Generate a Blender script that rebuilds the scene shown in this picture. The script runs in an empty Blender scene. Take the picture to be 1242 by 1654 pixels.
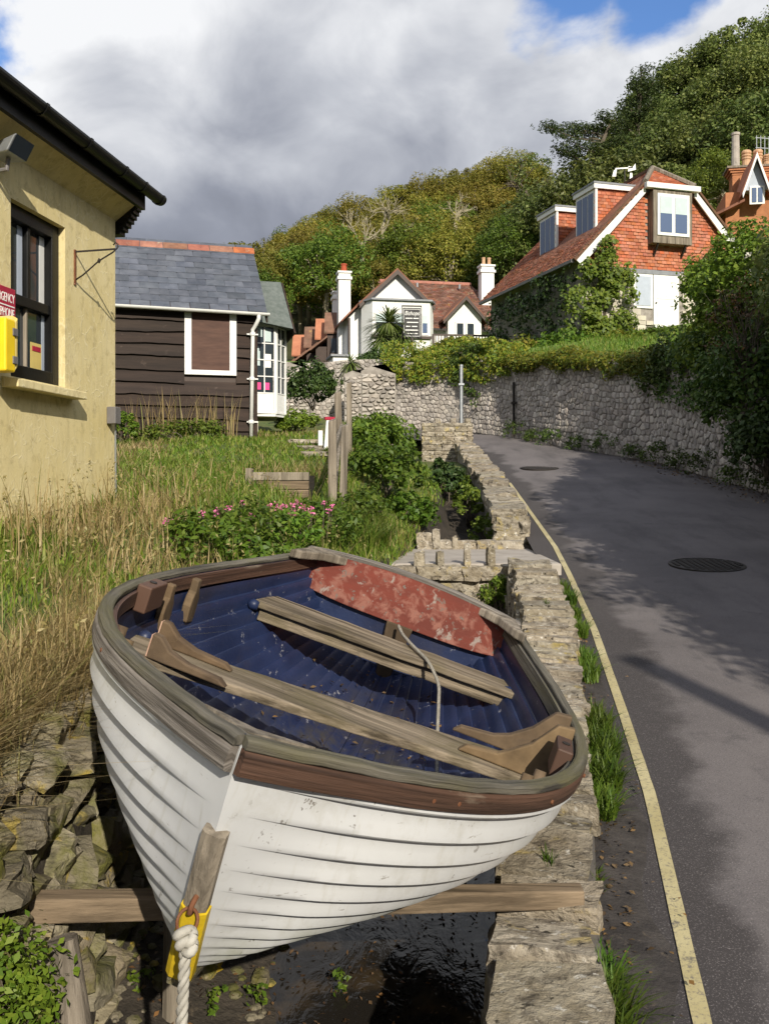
import bpy, bmesh, math, random
import numpy as np
from mathutils import Vector, Matrix, noise as mnoise

R = math.radians
sc = bpy.context.scene
col = sc.collection

# ------------------------------------------------------------------ camera
EYE, F, HY, CX = 1.5, 1571.0, 780.0, 621.0
cam_d = bpy.data.cameras.new('camera'); cam = bpy.data.objects.new('camera', cam_d); col.objects.link(cam)
cam.location = (0, 0, EYE); cam.rotation_euler = (R(90), 0, 0)
cam_d.sensor_fit = 'HORIZONTAL'; cam_d.sensor_width = 36; cam_d.lens = 36*F/1242
cam_d.shift_y = -47/1242; cam_d.clip_start = .05; cam_d.clip_end = 2000
sc.camera = cam

# ------------------------------------------------------------------ sun + sky
SUN = Vector((-.29, .95, -.53)).normalized()
ld = bpy.data.lights.new('sun', 'SUN'); ld.energy = 5.0; ld.angle = R(.5); ld.color = (1, .92, .78)
sun = bpy.data.objects.new('sun', ld); col.objects.link(sun)
sun.rotation_euler = SUN.to_track_quat('-Z', 'Y').to_euler(); sun.location = (6, -15, 12)
w = bpy.data.worlds.new('World'); sc.world = w; w.use_nodes = True
nt = w.node_tree; nt.nodes.clear()
def N(t, **k):
    n = nt.nodes.new(t)
    for a, b in k.items(): setattr(n, a, b)
    return n
def LK(a, b): nt.links.new(a, b)
def MA(op, a, b=None, c=None, clamp=False):
    n = N('ShaderNodeMath', operation=op, use_clamp=clamp)
    for i, x in enumerate((a, b, c)):
        if x is None: continue
        if isinstance(x, (int, float)): n.inputs[i].default_value = x
        else: LK(x, n.inputs[i])
    return n.outputs[0]
out = N('ShaderNodeOutputWorld'); bg = N('ShaderNodeBackground'); LK(bg.outputs[0], out.inputs[0])
sky = N('ShaderNodeTexSky', sky_type='NISHITA'); sky.sun_disc = False
sky.sun_elevation = R(28); sky.sun_rotation = math.atan2(.29, -.95)
tc = N('ShaderNodeTexCoord'); sep = N('ShaderNodeSeparateXYZ'); LK(tc.outputs['Generated'], sep.inputs[0])
zz = MA('ADD', MA('MAXIMUM', sep.outputs[2], 0.0), .32)
cmb = N('ShaderNodeCombineXYZ'); LK(MA('DIVIDE', sep.outputs[0], zz), cmb.inputs[0]); LK(MA('DIVIDE', sep.outputs[1], zz), cmb.inputs[1])
def cloud_noise(scale, detail, rough, loc, dist=0.0):
    mp = N('ShaderNodeMapping'); mp.inputs['Location'].default_value = loc; mp.inputs['Scale'].default_value = (1, 1, 1.35); LK(tc.outputs['Generated'], mp.inputs[0])
    n = N('ShaderNodeTexNoise'); n.inputs['Scale'].default_value = scale; n.inputs['Detail'].default_value = detail
    n.inputs['Roughness'].default_value = rough; n.inputs['Distortion'].default_value = dist; LK(mp.outputs[0], n.inputs[0]); return n.outputs[0]
big = cloud_noise(3.4, 5, .46, (3.1, 1.7, .4), .25)
mid = cloud_noise(8.0, 7, .52, (7.3, 2.2, 0), .45)
cov = cloud_noise(5.0, 8, .55, (1.2, 5.1, 4.0), .2)
# two openings in the cloud cover, as seen above the hill and above the yellow house
def hole(d, inner, outer):
    v = Vector(d).normalized()
    n = N('ShaderNodeVectorMath', operation='DISTANCE'); n.inputs[1].default_value = v
    nn = N('ShaderNodeVectorMath', operation='NORMALIZE'); LK(tc.outputs['Generated'], nn.inputs[0]); LK(nn.outputs[0], n.inputs[0])
    m = N('ShaderNodeMapRange'); LK(n.outputs['Value'], m.inputs[0])
    m.inputs[1].default_value = inner; m.inputs[2].default_value = outer; m.inputs[3].default_value = 1; m.inputs[4].default_value = 0
    return m.outputs[0]
holes = MA('MAXIMUM', MA('MAXIMUM', hole((.185, 1, .525), .0, .10), hole((.285, 1, .525), .0, .10)), MA('MULTIPLY', hole((-.45, 1, .46), .0, .11), .8))
# broken cloud: more blue between the clouds higher up
open_ = MA('MULTIPLY', MA('MULTIPLY', MA('SUBTRACT', sep.outputs[2], .47), 2.2, clamp=True), .34)
cl = MA('SUBTRACT', MA('SUBTRACT', MA('ADD', MA('MULTIPLY', cov, 1.1), .12), MA('MULTIPLY', holes, .62)), open_)
mr = N('ShaderNodeMapRange', interpolation_type='SMOOTHSTEP'); LK(cl, mr.inputs[0]); mr.inputs[1].default_value = .30; mr.inputs[2].default_value = .46
# shade of the cloud: bright billows, grey-blue bases lower down
sh = MA('ADD', MA('MULTIPLY', big, .9), MA('MULTIPLY', mid, .5))
el = MA('MULTIPLY', MA('SUBTRACT', sep.outputs[2], .33), 1.9)
sh = MA('ADD', sh, MA('MINIMUM', el, .19))
rampn = N('ShaderNodeValToRGB'); LK(sh, rampn.inputs[0])
cr = rampn.color_ramp
cr.elements[0].position = .42; cr.elements[0].color = (.19, .205, .25, 1)
cr.elements[1].position = .92; cr.elements[1].color = (.86, .87, .89, 1)
e = cr.elements.new(.58); e.color = (.29, .31, .37, 1)
e = cr.elements.new(.74); e.color = (.52, .54, .59, 1)
skm = N('ShaderNodeMix', data_type='RGBA', blend_type='MULTIPLY'); skm.inputs[0].default_value = 1
LK(sky.outputs[0], skm.inputs[6]); skm.inputs[7].default_value = (.085, .115, .16, 1)
mx = N('ShaderNodeMix', data_type='RGBA'); LK(mr.outputs[0], mx.inputs[0]); LK(skm.outputs[2], mx.inputs[6]); LK(rampn.outputs[0], mx.inputs[7])
LK(mx.outputs[2], bg.inputs[0]); bg.inputs[1].default_value = 1.0
vs = sc.view_settings; vs.view_transform = 'Standard'; vs.look = 'None'; vs.exposure = 0.12; vs.gamma = 1
vs.use_curve_mapping = False
sc.cycles.use_denoising = True; sc.cycles.max_bounces = 4; sc.cycles.diffuse_bounces = 2; sc.cycles.glossy_bounces = 2; sc.cycles.transmission_bounces = 2; sc.cycles.transparent_max_bounces = 4
sc.cycles.caustics_reflective = False; sc.cycles.caustics_refractive = False; sc.cycles.adaptive_threshold = .02

# ------------------------------------------------------------------ helpers
def P(px, py, d): return Vector(((px-CX)/F*d, d, EYE-(py-HY)/F*d))
def lerp(a, b, t): return a+(b-a)*t
def interp(x, xs, ys): return float(np.interp(x, xs, ys))

def tag(o, label=None, cat=None, group=None, kind=None):
    if label: o['label'] = label
    if cat: o['category'] = cat
    if group: o['group'] = group
    if kind: o['kind'] = kind
    return o
def thing(name, label, cat, loc=(0, 0, 0), rotz=0, group=None, matrix=None):
    o = bpy.data.objects.new(name, None); col.objects.link(o); o.empty_display_size = .1
    if matrix is not None: o.matrix_world = matrix
    else: o.location = loc; o.rotation_euler = (0, 0, rotz)
    return tag(o, label, cat, group)
def put(name, me, mat, parent=None):
    if mat is not None and not me.materials: me.materials.append(mat)
    o = bpy.data.objects.new(name, me); col.objects.link(o)
    if parent is not None: o.parent = parent
    return o
def npmesh(name, v, f, smooth=False):
    """v (n,3) array, f (m,k) array of one polygon size, or list of such arrays"""
    me = bpy.data.meshes.new(name)
    fs = f if isinstance(f, list) else [f]
    fs = [np.asarray(a, dtype=np.int32) for a in fs if len(a)]
    v = np.asarray(v, dtype=np.float32)
    me.vertices.add(len(v)); me.vertices.foreach_set('co', v.ravel())
    loops = np.concatenate([a.ravel() for a in fs]); tot = np.concatenate([np.full(len(a), a.shape[1], np.int32) for a in fs])
    me.loops.add(len(loops)); me.loops.foreach_set('vertex_index', loops)
    me.polygons.add(len(tot)); start = np.concatenate([[0], np.cumsum(tot)[:-1]]).astype(np.int32)
    me.polygons.foreach_set('loop_start', start); me.polygons.foreach_set('loop_total', tot)
    if smooth: me.polygons.foreach_set('use_smooth', np.ones(len(tot), dtype=bool))
    me.update(calc_edges=True); me.validate()
    return me
class MB:
    def __init__(s): s.v = []; s.f = []
    def add(s, vs, fs):
        n = len(s.v); s.v += [tuple(p) for p in vs]; s.f += [tuple(i+n for i in f) for f in fs]; return s
    def hexa(s, p):   # 8 points: bottom 4 ccw, top 4 ccw
        return s.add(p, [(0, 3, 2, 1), (4, 5, 6, 7), (0, 1, 5, 4), (1, 2, 6, 5), (2, 3, 7, 6), (3, 0, 4, 7)])
    def box(s, x0, x1, y0, y1, z0, z1):
        return s.hexa([(x0, y0, z0), (x1, y0, z0), (x1, y1, z0), (x0, y1, z0), (x0, y0, z1), (x1, y0, z1), (x1, y1, z1), (x0, y1, z1)])
    def bar(s, a, b, wx, wz, up=(0, 0, 1)):   # rectangular bar from a to b
        a = Vector(a); b = Vector(b); d = (b-a).normalized(); u = Vector(up)
        if abs(d.dot(u)) > .98: u = Vector((0, 1, 0))
        sd = d.cross(u).normalized(); u = sd.cross(d)
        q = [(-1, -1), (1, -1), (1, 1), (-1, 1)]
        pa = [a+sd*(i*wx/2)+u*(j*wz/2) for i, j in q]; pb = [b+sd*(i*wx/2)+u*(j*wz/2) for i, j in q]
        return s.add(pa+pb, [(3, 2, 1, 0), (4, 5, 6, 7), (0, 1, 5, 4), (1, 2, 6, 5), (2, 3, 7, 6), (3, 0, 4, 7)])
    def tube(s, pts, r, n=8, cap=True):
        pts = [Vector(p) for p in pts]; m = len(pts)
        rs = r if isinstance(r, (list, tuple)) else [r]*m
        ref = None; vs = []
        for i, p in enumerate(pts):
            d = (pts[min(i+1, m-1)]-pts[max(i-1, 0)]).normalized()
            if ref is None: ref = Vector((0, 0, 1)) if abs(d.z) < .9 else Vector((1, 0, 0))
            a = (ref-d*ref.dot(d)).normalized(); b = d.cross(a); ref = a
            for k in range(n):
                t = 2*math.pi*k/n; vs.append(p+(a*math.cos(t)+b*math.sin(t))*rs[i])
        fs = [(i*n+k, i*n+(k+1) % n, (i+1)*n+(k+1) % n, (i+1)*n+k) for i in range(m-1) for k in range(n)]
        if cap: fs += [tuple(range(n))[::-1], tuple((m-1)*n+k for k in range(n))]
        return s.add(vs, fs)
    def prism(s, poly, ext):   # polygon of 3d points extruded by vector
        n = len(poly); e = Vector(ext); a = [Vector(p) for p in poly]
        return s.add(a+[p+e for p in a], [tuple(range(n))[::-1], tuple(range(n, 2*n))]+[(i, (i+1) % n, (i+1) % n+n, i+n) for i in range(n)])
    def quad(s, *p): return s.add(p, [tuple(range(len(p)))])
    def lathe(s, prof, c=(0, 0, 0), n=12):
        vs = [(c[0]+r*math.cos(2*math.pi*k/n), c[1]+r*math.sin(2*math.pi*k/n), c[2]+z) for r, z in prof for k in range(n)]
        m = len(prof)
        fs = [(i*n+k, i*n+(k+1) % n, (i+1)*n+(k+1) % n, (i+1)*n+k) for i in range(m-1) for k in range(n)]
        return s.add(vs, fs+[tuple(range(n))[::-1], tuple((m-1)*n+k for k in range(n))])
    def sweep(s, pts, sec, outs):   # section (lateral, up) swept along pts with lateral vectors outs
        n = len(sec); m = len(pts)
        vs = [Vector(p)+Vector(o)*a+Vector((0, 0, b)) for p, o in zip(pts, outs) for a, b in sec]
        fs = [(i*n+k, i*n+(k+1) % n, (i+1)*n+(k+1) % n, (i+1)*n+k) for i in range(m-1) for k in range(n)]
        return s.add(vs, fs+[tuple(range(n))[::-1], tuple((m-1)*n+k for k in range(n))])
    def sweep_uv(s, pts, sec, outs, name, mat, parent, smooth=False):
        n = len(sec); m = len(pts); s.sweep(pts, sec, outs); o = s.build(name, mat, parent, smooth)
        d = np.concatenate([[0], np.cumsum([ (Vector(b)-Vector(a)).length for a, b in zip(pts, pts[1:])])]); uv = o.data.uv_layers.new(name='UVMap')
        sd = np.concatenate([[0], np.cumsum([math.hypot(b[0]-a[0], b[1]-a[1]) for a, b in zip(sec, sec[1:])])])
        for lp in o.data.loops: uv.data[lp.index].uv = (d[lp.vertex_index//n], sd[lp.vertex_index % n])
        return o
    def mesh(s, name, smooth=False, fix=True):
        me = bpy.data.meshes.new(name); me.from_pydata(s.v, [], s.f); me.update()
        if fix:
            bm = bmesh.new(); bm.from_mesh(me); bmesh.ops.recalc_face_normals(bm, faces=bm.faces); bm.to_mesh(me); bm.free()
        if smooth:
            for p in me.polygons: p.use_smooth = True
        return me
    def build(s, name, mat, parent=None, smooth=False, bevel=0, fix=True):
        o = put(name, s.mesh(name, smooth, fix), mat, parent)
        if bevel: bev(o, bevel)
        return o
    def world(s, root):   # world coordinates -> root's frame
        m = root.matrix_basis.inverted(); s.v = [tuple(m @ Vector(p)) for p in s.v]; return s
def bev(o, wd, seg=2):
    m = o.modifiers.new('Bevel', 'BEVEL'); m.width = wd; m.segments = seg; m.limit_method = 'ANGLE'; m.angle_limit = R(40)
    return o
def B(x0, x1, y0, y1, z0, z1): return MB().box(x0, x1, y0, y1, z0, z1)

# ------------------------------------------------------------------ materials
def newmat(name):
    m = bpy.data.materials.new(name); m.use_nodes = True
    return m, m.node_tree, m.node_tree.nodes['Principled BSDF']
def rgb(c): return (c[0], c[1], c[2], 1)
class G:   # small node graph helper
    def __init__(s, nt): s.nt = nt
    def n(s, t, **k):
        x = s.nt.nodes.new(t)
        for a, b in k.items(): setattr(x, a, b)
        return x
    def l(s, a, b): s.nt.links.new(a, b)
    def math(s, op, a, b=None, clamp=False):
        x = s.n('ShaderNodeMath', operation=op, use_clamp=clamp)
        for i, q in enumerate((a, b)):
            if q is None: continue
            if isinstance(q, (int, float)): x.inputs[i].default_value = q
            else: s.l(q, x.inputs[i])
        return x.outputs[0]
    def mix(s, f, a, b, bt='MIX'):
        x = s.n('ShaderNodeMix', data_type='RGBA', blend_type=bt)
        for i, q in ((0, f), (6, a), (7, b)):
            if isinstance(q, tuple): x.inputs[i].default_value = rgb(q)
            elif isinstance(q, (int, float)): x.inputs[i].default_value = q
            else: s.l(q, x.inputs[i])
        return x.outputs[2]
    def rng(s, v, a, b, c=0, d=1, smooth=False):
        x = s.n('ShaderNodeMapRange'); s.l(v, x.inputs[0])
        if smooth: x.interpolation_type = 'SMOOTHSTEP'
        for i, q in enumerate((a, b, c, d)): x.inputs[i+1].default_value = q
        return x.outputs[0]
    def noise(s, vec, scale, detail=4, rough=.55, dist=0):
        x = s.n('ShaderNodeTexNoise'); x.inputs['Scale'].default_value = scale; x.inputs['Detail'].default_value = detail
        x.inputs['Roughness'].default_value = rough; x.inputs['Distortion'].default_value = dist; s.l(vec, x.inputs[0]); return x.outputs[0]
    def coords(s, stretch=(1, 1, 1), jitter=True, which='Object'):
        v = s.n('ShaderNodeNewGeometry').outputs['Position'] if which == 'World' else s.n('ShaderNodeTexCoord').outputs[which]
        if jitter:
            oi = s.n('ShaderNodeObjectInfo'); a = s.n('ShaderNodeVectorMath', operation='ADD'); sc_ = s.n('ShaderNodeVectorMath', operation='SCALE')
            sc_.inputs[0].default_value = (37.1, 17.7, 53.3); s.l(oi.outputs['Random'], sc_.inputs['Scale'])
            s.l(v, a.inputs[0]); s.l(sc_.outputs[0], a.inputs[1]); v = a.outputs[0]
        mp = s.n('ShaderNodeMapping'); mp.inputs['Scale'].default_value = stretch; s.l(v, mp.inputs[0]); return mp.outputs[0]
    def bump(s, h, strength, dist=.01, prev=None):
        x = s.n('ShaderNodeBump'); x.inputs['Strength'].default_value = strength; x.inputs['Distance'].default_value = dist
        s.l(h, x.inputs['Height'])
        if prev is not None: s.l(prev, x.inputs['Normal'])
        return x.outputs[0]
def mat(name, c1, c2, scale=4, stretch=(1, 1, 1), rough=.8, bump=.3, bscale=30, bdist=.01, stains=(), rnd=0, island=0, spec=.3, metal=0, lo=.35, hi=.65, jitter=True, which='Object', coat=0):
    m, t, b = newmat(name); g = G(t)
    v = g.coords(stretch, jitter, which); v0 = g.coords((1, 1, 1), jitter, which)
    c = g.mix(g.rng(g.noise(v, scale, 6, .6), lo, hi), c1, c2)
    if which == 'UV': v0 = g.coords((.25, 1, 1), jitter, which)
    for (sc_col, sscale, a, bb) in stains:
        c = g.mix(g.rng(g.noise(v0, sscale, 7, .62, .4), a, bb), c, sc_col)
    if rnd or island:
        src = g.n('ShaderNodeObjectInfo').outputs['Random'] if rnd else g.n('ShaderNodeNewGeometry').outputs['Random Per Island']
        k = rnd or island
        h = g.n('ShaderNodeHueSaturation'); g.l(c, h.inputs['Color'])
        g.l(g.rng(src, 0, 1, 1-k, 1+k), h.inputs['Value'])
        r2 = g.math('FRACT', g.math('MULTIPLY', src, 7.31))
        g.l(g.rng(r2, 0, 1, 1-k*.6, 1+k*.4), h.inputs['Saturation']); g.l(g.rng(g.math('FRACT', g.math('MULTIPLY', src, 13.7)), 0, 1, .5-k*.03, .5+k*.03), h.inputs['Hue'])
        c = h.outputs[0]
    g.l(c, b.inputs['Base Color'])
    b.inputs['Roughness'].default_value = rough; b.inputs['Specular IOR Level'].default_value = spec; b.inputs['Metallic'].default_value = metal
    b.inputs['Coat Weight'].default_value = coat
    if bump: g.l(g.bump(g.noise(v, bscale, 6, .65), bump, bdist), b.inputs['Normal'])
    return m
def leafmat(name, cols, trans=.35, rough=.5, spec=.3):
    """cols: list of colours spread over leaves; whole plant shifts a little too"""
    m, t, b = newmat(name); g = G(t)
    isl = g.n('ShaderNodeNewGeometry').outputs['Random Per Island']; ob = g.n('ShaderNodeObjectInfo').outputs['Random']
    r = g.n('ShaderNodeValToRGB'); g.l(isl, r.inputs[0])
    els = r.color_ramp.elements
    while len(els) < len(cols): els.new(.5)
    for i, c in enumerate(cols): els[i].position = i/(len(cols)-1); els[i].color = rgb(c)
    h = g.n('ShaderNodeHueSaturation'); g.l(r.outputs[0], h.inputs['Color'])
    g.l(g.rng(ob, 0, 1, .485, .515), h.inputs['Hue']); g.l(g.rng(g.math('FRACT', g.math('MULTIPLY', ob, 5.7)), 0, 1, .75, 1.25), h.inputs['Value'])
    g.l(h.outputs[0], b.inputs['Base Color']); b.inputs['Roughness'].default_value = rough; b.inputs['Specular IOR Level'].default_value = spec
    tr = g.n('ShaderNodeBsdfTranslucent'); g.l(h.outputs[0], tr.inputs[0]); ms = g.n('ShaderNodeMixShader'); ms.inputs[0].default_value = trans
    o = t.nodes['Material Output']; g.l(b.outputs[0], ms.inputs[1]); g.l(tr.outputs[0], ms.inputs[2]); g.l(ms.outputs[0], o.inputs[0])
    return m
def flat(name, c, rough=.5, spec=.4, metal=0, k=.12):
    return mat(name, tuple(x*(1-k) for x in c), tuple(min(1, x*(1+k)) for x in c), 6, rough=rough, spec=spec, metal=metal, bump=.08, bscale=60)
def glassmat(name, tint=(.03, .04, .05)):
    m, t, b = newmat(name); g = G(t); b.inputs['Base Color'].default_value = rgb(tint); b.inputs['Roughness'].default_value = .06
    b.inputs['Specular IOR Level'].default_value = .8
    g.l(g.bump(g.noise(g.coords(), 2.5, 1), .05, .05), b.inputs['Normal']); return m

LICH = (.42, .33, .13)
M = dict(
 white=mat('white_paint', (.78, .78, .76), (.70, .70, .68), 5, rough=.5, bump=.1, stains=[((.45, .43, .40), 9, .66, .8)]),
 far_white=mat('white_render', (.80, .80, .78), (.72, .72, .70), 1.2, rough=.8, bump=.15, stains=[((.45, .45, .42), 1.5, .66, .85)]),
 black=mat('black_paint', (.004, .004, .004), (.008, .008, .008), 6, rough=.4, bump=.1, stains=[((.08, .07, .06), 16, .74, .80)], spec=.25),
 board=mat('dark_stained_board', (.020, .012, .009), (.040, .024, .017), 3, (.35, 4, 4), rough=.75, bump=.5, bscale=6, stains=[((.10, .07, .055), 7, .62, .8)], rnd=.25),
 ply=mat('brown_plywood', (.060, .026, .017), (.095, .045, .030), 3, (1, 3, 5), rough=.6, bump=.15, bscale=8),
 slate=mat('slate', (.07, .08, .10), (.115, .125, .15), 5, rough=.55, bump=.3, bscale=25, rnd=.22, spec=.4),
 ridge=mat('ridge_terracotta', (.36, .12, .05), (.22, .065, .03), 6, rough=.85, bump=.3, rnd=.4, stains=[((.35, .30, .20), 6, .6, .75), ((.07, .04, .03), 8, .62, .75)]),
 tile=mat('tile_hung_terracotta', (.45, .155, .080), (.36, .115, .060), 3, rough=.8, bump=.25, island=.2, bscale=40),
 felt=mat('grey_roof_felt', (.10, .12, .11), (.15, .17, .16), 12, rough=.95, bump=.3, bscale=80),
 wood=mat('weathered_grey_wood', (.10, .083, .062), (.31, .265, .21), 22, (1, 1, .05), rough=.9, bump=1, bscale=50, stains=[((.08, .065, .05), 5, .6, .75)], rnd=.12),
 woody=mat('weathered_plank', (.07, .055, .036), (.29, .235, .17), 34, (1, .035, 1), rough=.88, bump=1, bscale=60, bdist=.008, stains=[((.12, .10, .05), 3, .5, .75), ((.06, .048, .035), 8, .62, .74)]),
 beamw=mat('raw_beam_wood', (.085, .062, .04), (.26, .195, .13), 26, (.045, 1, 1), rough=.88, bump=1, bscale=50, bdist=.006, stains=[((.10, .075, .05), 6, .58, .75)]),
 oak=mat('bare_oak', (.075, .05, .028), (.19, .13, .073), 24, (1, .2, .2), rough=.8, bump=.4, bscale=24, stains=[((.10, .07, .045), 7, .58, .74)], rnd=.15),
 fresh=mat('fresh_cut_wood', (.42, .26, .19), (.52, .34, .25), 14, rough=.8, bump=.3),
 railgrey=mat('grey_weathered_rail', (.045, .042, .034), (.17, .155, .125), 60, (.035, 1, 1), rough=.85, bump=.9, bscale=90, bdist=.008, stains=[((.12, .11, .055), 4, .52, .7), ((.05, .045, .04), 11, .6, .72)], which='UV'),
 railpale=mat('pale_weathered_rail', (.10, .087, .075), (.29, .26, .23), 60, (.035, 1, 1), rough=.9, bump=1, bscale=90, bdist=.008, stains=[((.13, .11, .09), 14, .55, .72), ((.42, .40, .37), 24, .66, .74)], which='UV'),
 railred=mat('worn_red_brown_rail', (.038, .022, .016), (.12, .066, .045), 50, (.035, 1, 1), rough=.6, bump=.6, bscale=90, bdist=.008, stains=[((.26, .21, .16), 11, .62, .74), ((.05, .03, .02), 6, .6, .75)], which='UV'),
 redpaint=mat('flaking_red_paint', (.21, .048, .032), (.14, .036, .026), 9, (1, .25, 1), rough=.65, bump=.5, bscale=26, bdist=.004, stains=[((.28, .12, .09), 14, .50, .62), ((.31, .25, .22), 13, .60, .66), ((.17, .145, .125), 34, .60, .66)]),
 yellowp=mat('yellow_paint', (.62, .44, .02), (.50, .34, .02), 9, rough=.45, bump=.3, stains=[((.14, .10, .04), 10, .62, .76)]),
 phone=mat('yellow_phone_box', (.86, .62, .02), (.80, .55, .02), 6, rough=.4, bump=.05),
 phoneside=mat('cream_phone_box_door', (.70, .55, .18), (.62, .48, .16), 6, rough=.5, bump=.05, stains=[((.20, .22, .30), 16, .68, .74)]),
 ropegrey=mat('grey_rope', (.30, .28, .24), (.20, .185, .155), 20, rough=.9, bump=.6, bscale=140, bdist=.003),
 rope=mat('white_rope', (.44, .42, .37), (.30, .285, .25), 20, rough=.9, bump=.6, bscale=140, bdist=.003, stains=[((.28, .25, .20), 12, .6, .78)]),
 rust=mat('rusted_iron', (.13, .045, .02), (.20, .09, .045), 30, rough=.8, bump=.5, bscale=70, stains=[((.55, .52, .46), 25, .6, .68)]),
 iron=mat('black_iron', (.018, .016, .015), (.035, .028, .024), 20, rough=.6, bump=.2),
 galv=mat('galvanised_steel', (.30, .32, .34), (.38, .40, .42), 10, rough=.45, metal=.6, bump=.05),
 greybox=flat('grey_plastic', (.16, .15, .15)),
 redsign=mat('red_sign', (.42, .025, .06), (.36, .02, .05), 5, rough=.4, bump=0),
 signblack=flat('sign_black', (.012, .012, .014)),
 signwhite=flat('sign_white', (.82, .82, .80)),
 stone=mat('pale_limestone', (.25, .21, .15), (.43, .38, .30), 9, (1, 1, 1.2), rough=.92, bump=1, bscale=34, bdist=.03, rnd=.2, which='World', stains=[((.12, .10, .075), 11, .52, .66), (LICH, 6, .58, .67), ((.56, .53, .47), 24, .60, .66), ((.055, .047, .035), 26, .60, .66)]),
 bankstone=mat('mossy_bank_stone', (.16, .135, .09), (.30, .26, .185), 5, rough=.9, bump=1, bscale=14, bdist=.03, rnd=.25, which='World', stains=[((.13, .125, .03), 4.5, .47, .62), ((.36, .27, .05), 7, .58, .66), ((.04, .035, .028), 4, .6, .75)]),
 wallstone=mat('grey_wall_stone', (.33, .295, .265), (.48, .44, .39), 5, rough=.95, bump=.7, bscale=14, bdist=.02, island=.3, jitter=False, stains=[((.12, .108, .10), 3, .55, .75), ((.42, .40, .36), 8, .66, .76)]),
 wallstone1=mat('grey_wall_stone_single', (.33, .295, .265), (.48, .44, .39), 5, rough=.95, bump=.7, bscale=14, bdist=.02, rnd=.3, stains=[((.12, .108, .10), 3, .55, .75), ((.42, .40, .36), 8, .66, .76)]),
 mortar=mat('lime_mortar', (.25, .225, .20), (.36, .33, .295), 7, rough=.95, bump=.7, bscale=20, stains=[((.13, .12, .10), 3, .5, .7)], jitter=False),
 darkmortar=mat('dark_joint', (.085, .078, .07), (.14, .128, .115), 6, rough=.95, bump=.6, bscale=20, jitter=False),
 housestone=mat('pale_house_stone', (.46, .42, .34), (.58, .54, .45), 4, rough=.95, bump=.5, bscale=16, rnd=.14),
 concrete=mat('worn_concrete', (.32, .285, .25), (.43, .39, .345), 3, rough=.95, bump=.4, bscale=40, jitter=False, stains=[((.20, .18, .15), 5, .58, .75)]),
 roof=mat('clay_tile_roof', (.17, .075, .05), (.27, .125, .08), 2.2, rough=.9, bump=.4, bscale=18, stains=[((.32, .27, .20), 3, .63, .75), ((.38, .20, .04), 2.4, .66, .76), ((.08, .05, .04), 2, .6, .8)]),
 roofdark=mat('mossy_tile_roof', (.10, .055, .035), (.16, .085, .05), 2.2, rough=.9, bump=.4, bscale=18, stains=[((.13, .12, .05), 3, .55, .75)]),
 rooftile=mat('old_roof_tile', (.15, .068, .046), (.225, .11, .075), 2.2, rough=.9, bump=.3, bscale=18, island=.3, stains=[((.30, .25, .18), 2.6, .60, .72), ((.34, .19, .05), 2.0, .62, .74), ((.09, .07, .045), 1.5, .55, .75)]),
 redroof=mat('red_roof_tile', (.26, .085, .045), (.34, .135, .075), 2.2, rough=.9, bump=.3, bscale=18, island=.25, stains=[((.30, .24, .15), 2.6, .62, .74), ((.13, .10, .04), 1.8, .58, .74)]),
 grit=mat('dark_grit', (.035, .031, .030), (.07, .062, .058), 9, rough=.95, bump=.9, bscale=60, bdist=.01, jitter=False, stains=[((.11, .09, .07), 26, .6, .7)]),
 lead=flat('lead_flashing', (.22, .23, .25)),
 brownwood=flat('dark_brown_timber', (.05, .03, .022)),
 pot=mat('terracotta_pot', (.48, .28, .16), (.56, .38, .24), 6, rough=.85, bump=.2),
 redpot=mat('red_pot', (.42, .085, .035), (.32, .06, .03), 6, rough=.7, bump=.1),
 brick=mat('orange_brick', (.45, .17, .07), (.34, .12, .05), 5, rough=.9, bump=.3, island=.2),
 bark=mat('bark', (.085, .07, .052), (.15, .125, .095), 5, (3, 3, .5), rough=.95, bump=.8, bscale=8),
 palebark=mat('pale_bark', (.28, .24, .16), (.40, .36, .25), 5, (3, 3, .6), rough=.95, bump=.5, bscale=8),
 soil=mat('dark_soil', (.032, .027, .021), (.062, .051, .040), 5, rough=.95, bump=.9, bscale=22, bdist=.03, stains=[((.14, .11, .075), 16, .6, .72)], jitter=False),
 turf=mat('turf', (.06, .10, .02), (.12, .13, .04), 2.5, rough=.95, bump=.8, bscale=20, bdist=.03, stains=[((.15, .125, .055), 1.6, .52, .72)], jitter=False),
 lawn=mat('lawn_grass', (.095, .16, .022), (.14, .20, .035), 3, rough=.95, bump=.6, bscale=40, jitter=False),
 woodfloor=mat('woodland_floor', (.035, .04, .014), (.06, .062, .022), .6, rough=.95, bump=.5, bscale=3, jitter=False),
 glass=glassmat('window_glass'),
 bluepane=glassmat('sky_pane', (.10, .14, .24)),
 blind=flat('pale_blind', (.48, .58, .58), k=.05),
 paleblue=flat('pale_blue_shutter', (.42, .47, .55), k=.05),
 pink=flat('pink_cloth', (.75, .06, .25)),
 petal=flat('pink_petals', (.62, .16, .33), k=.25),
 whitepetal=flat('white_petals', (.8, .78, .7)),
)
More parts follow.
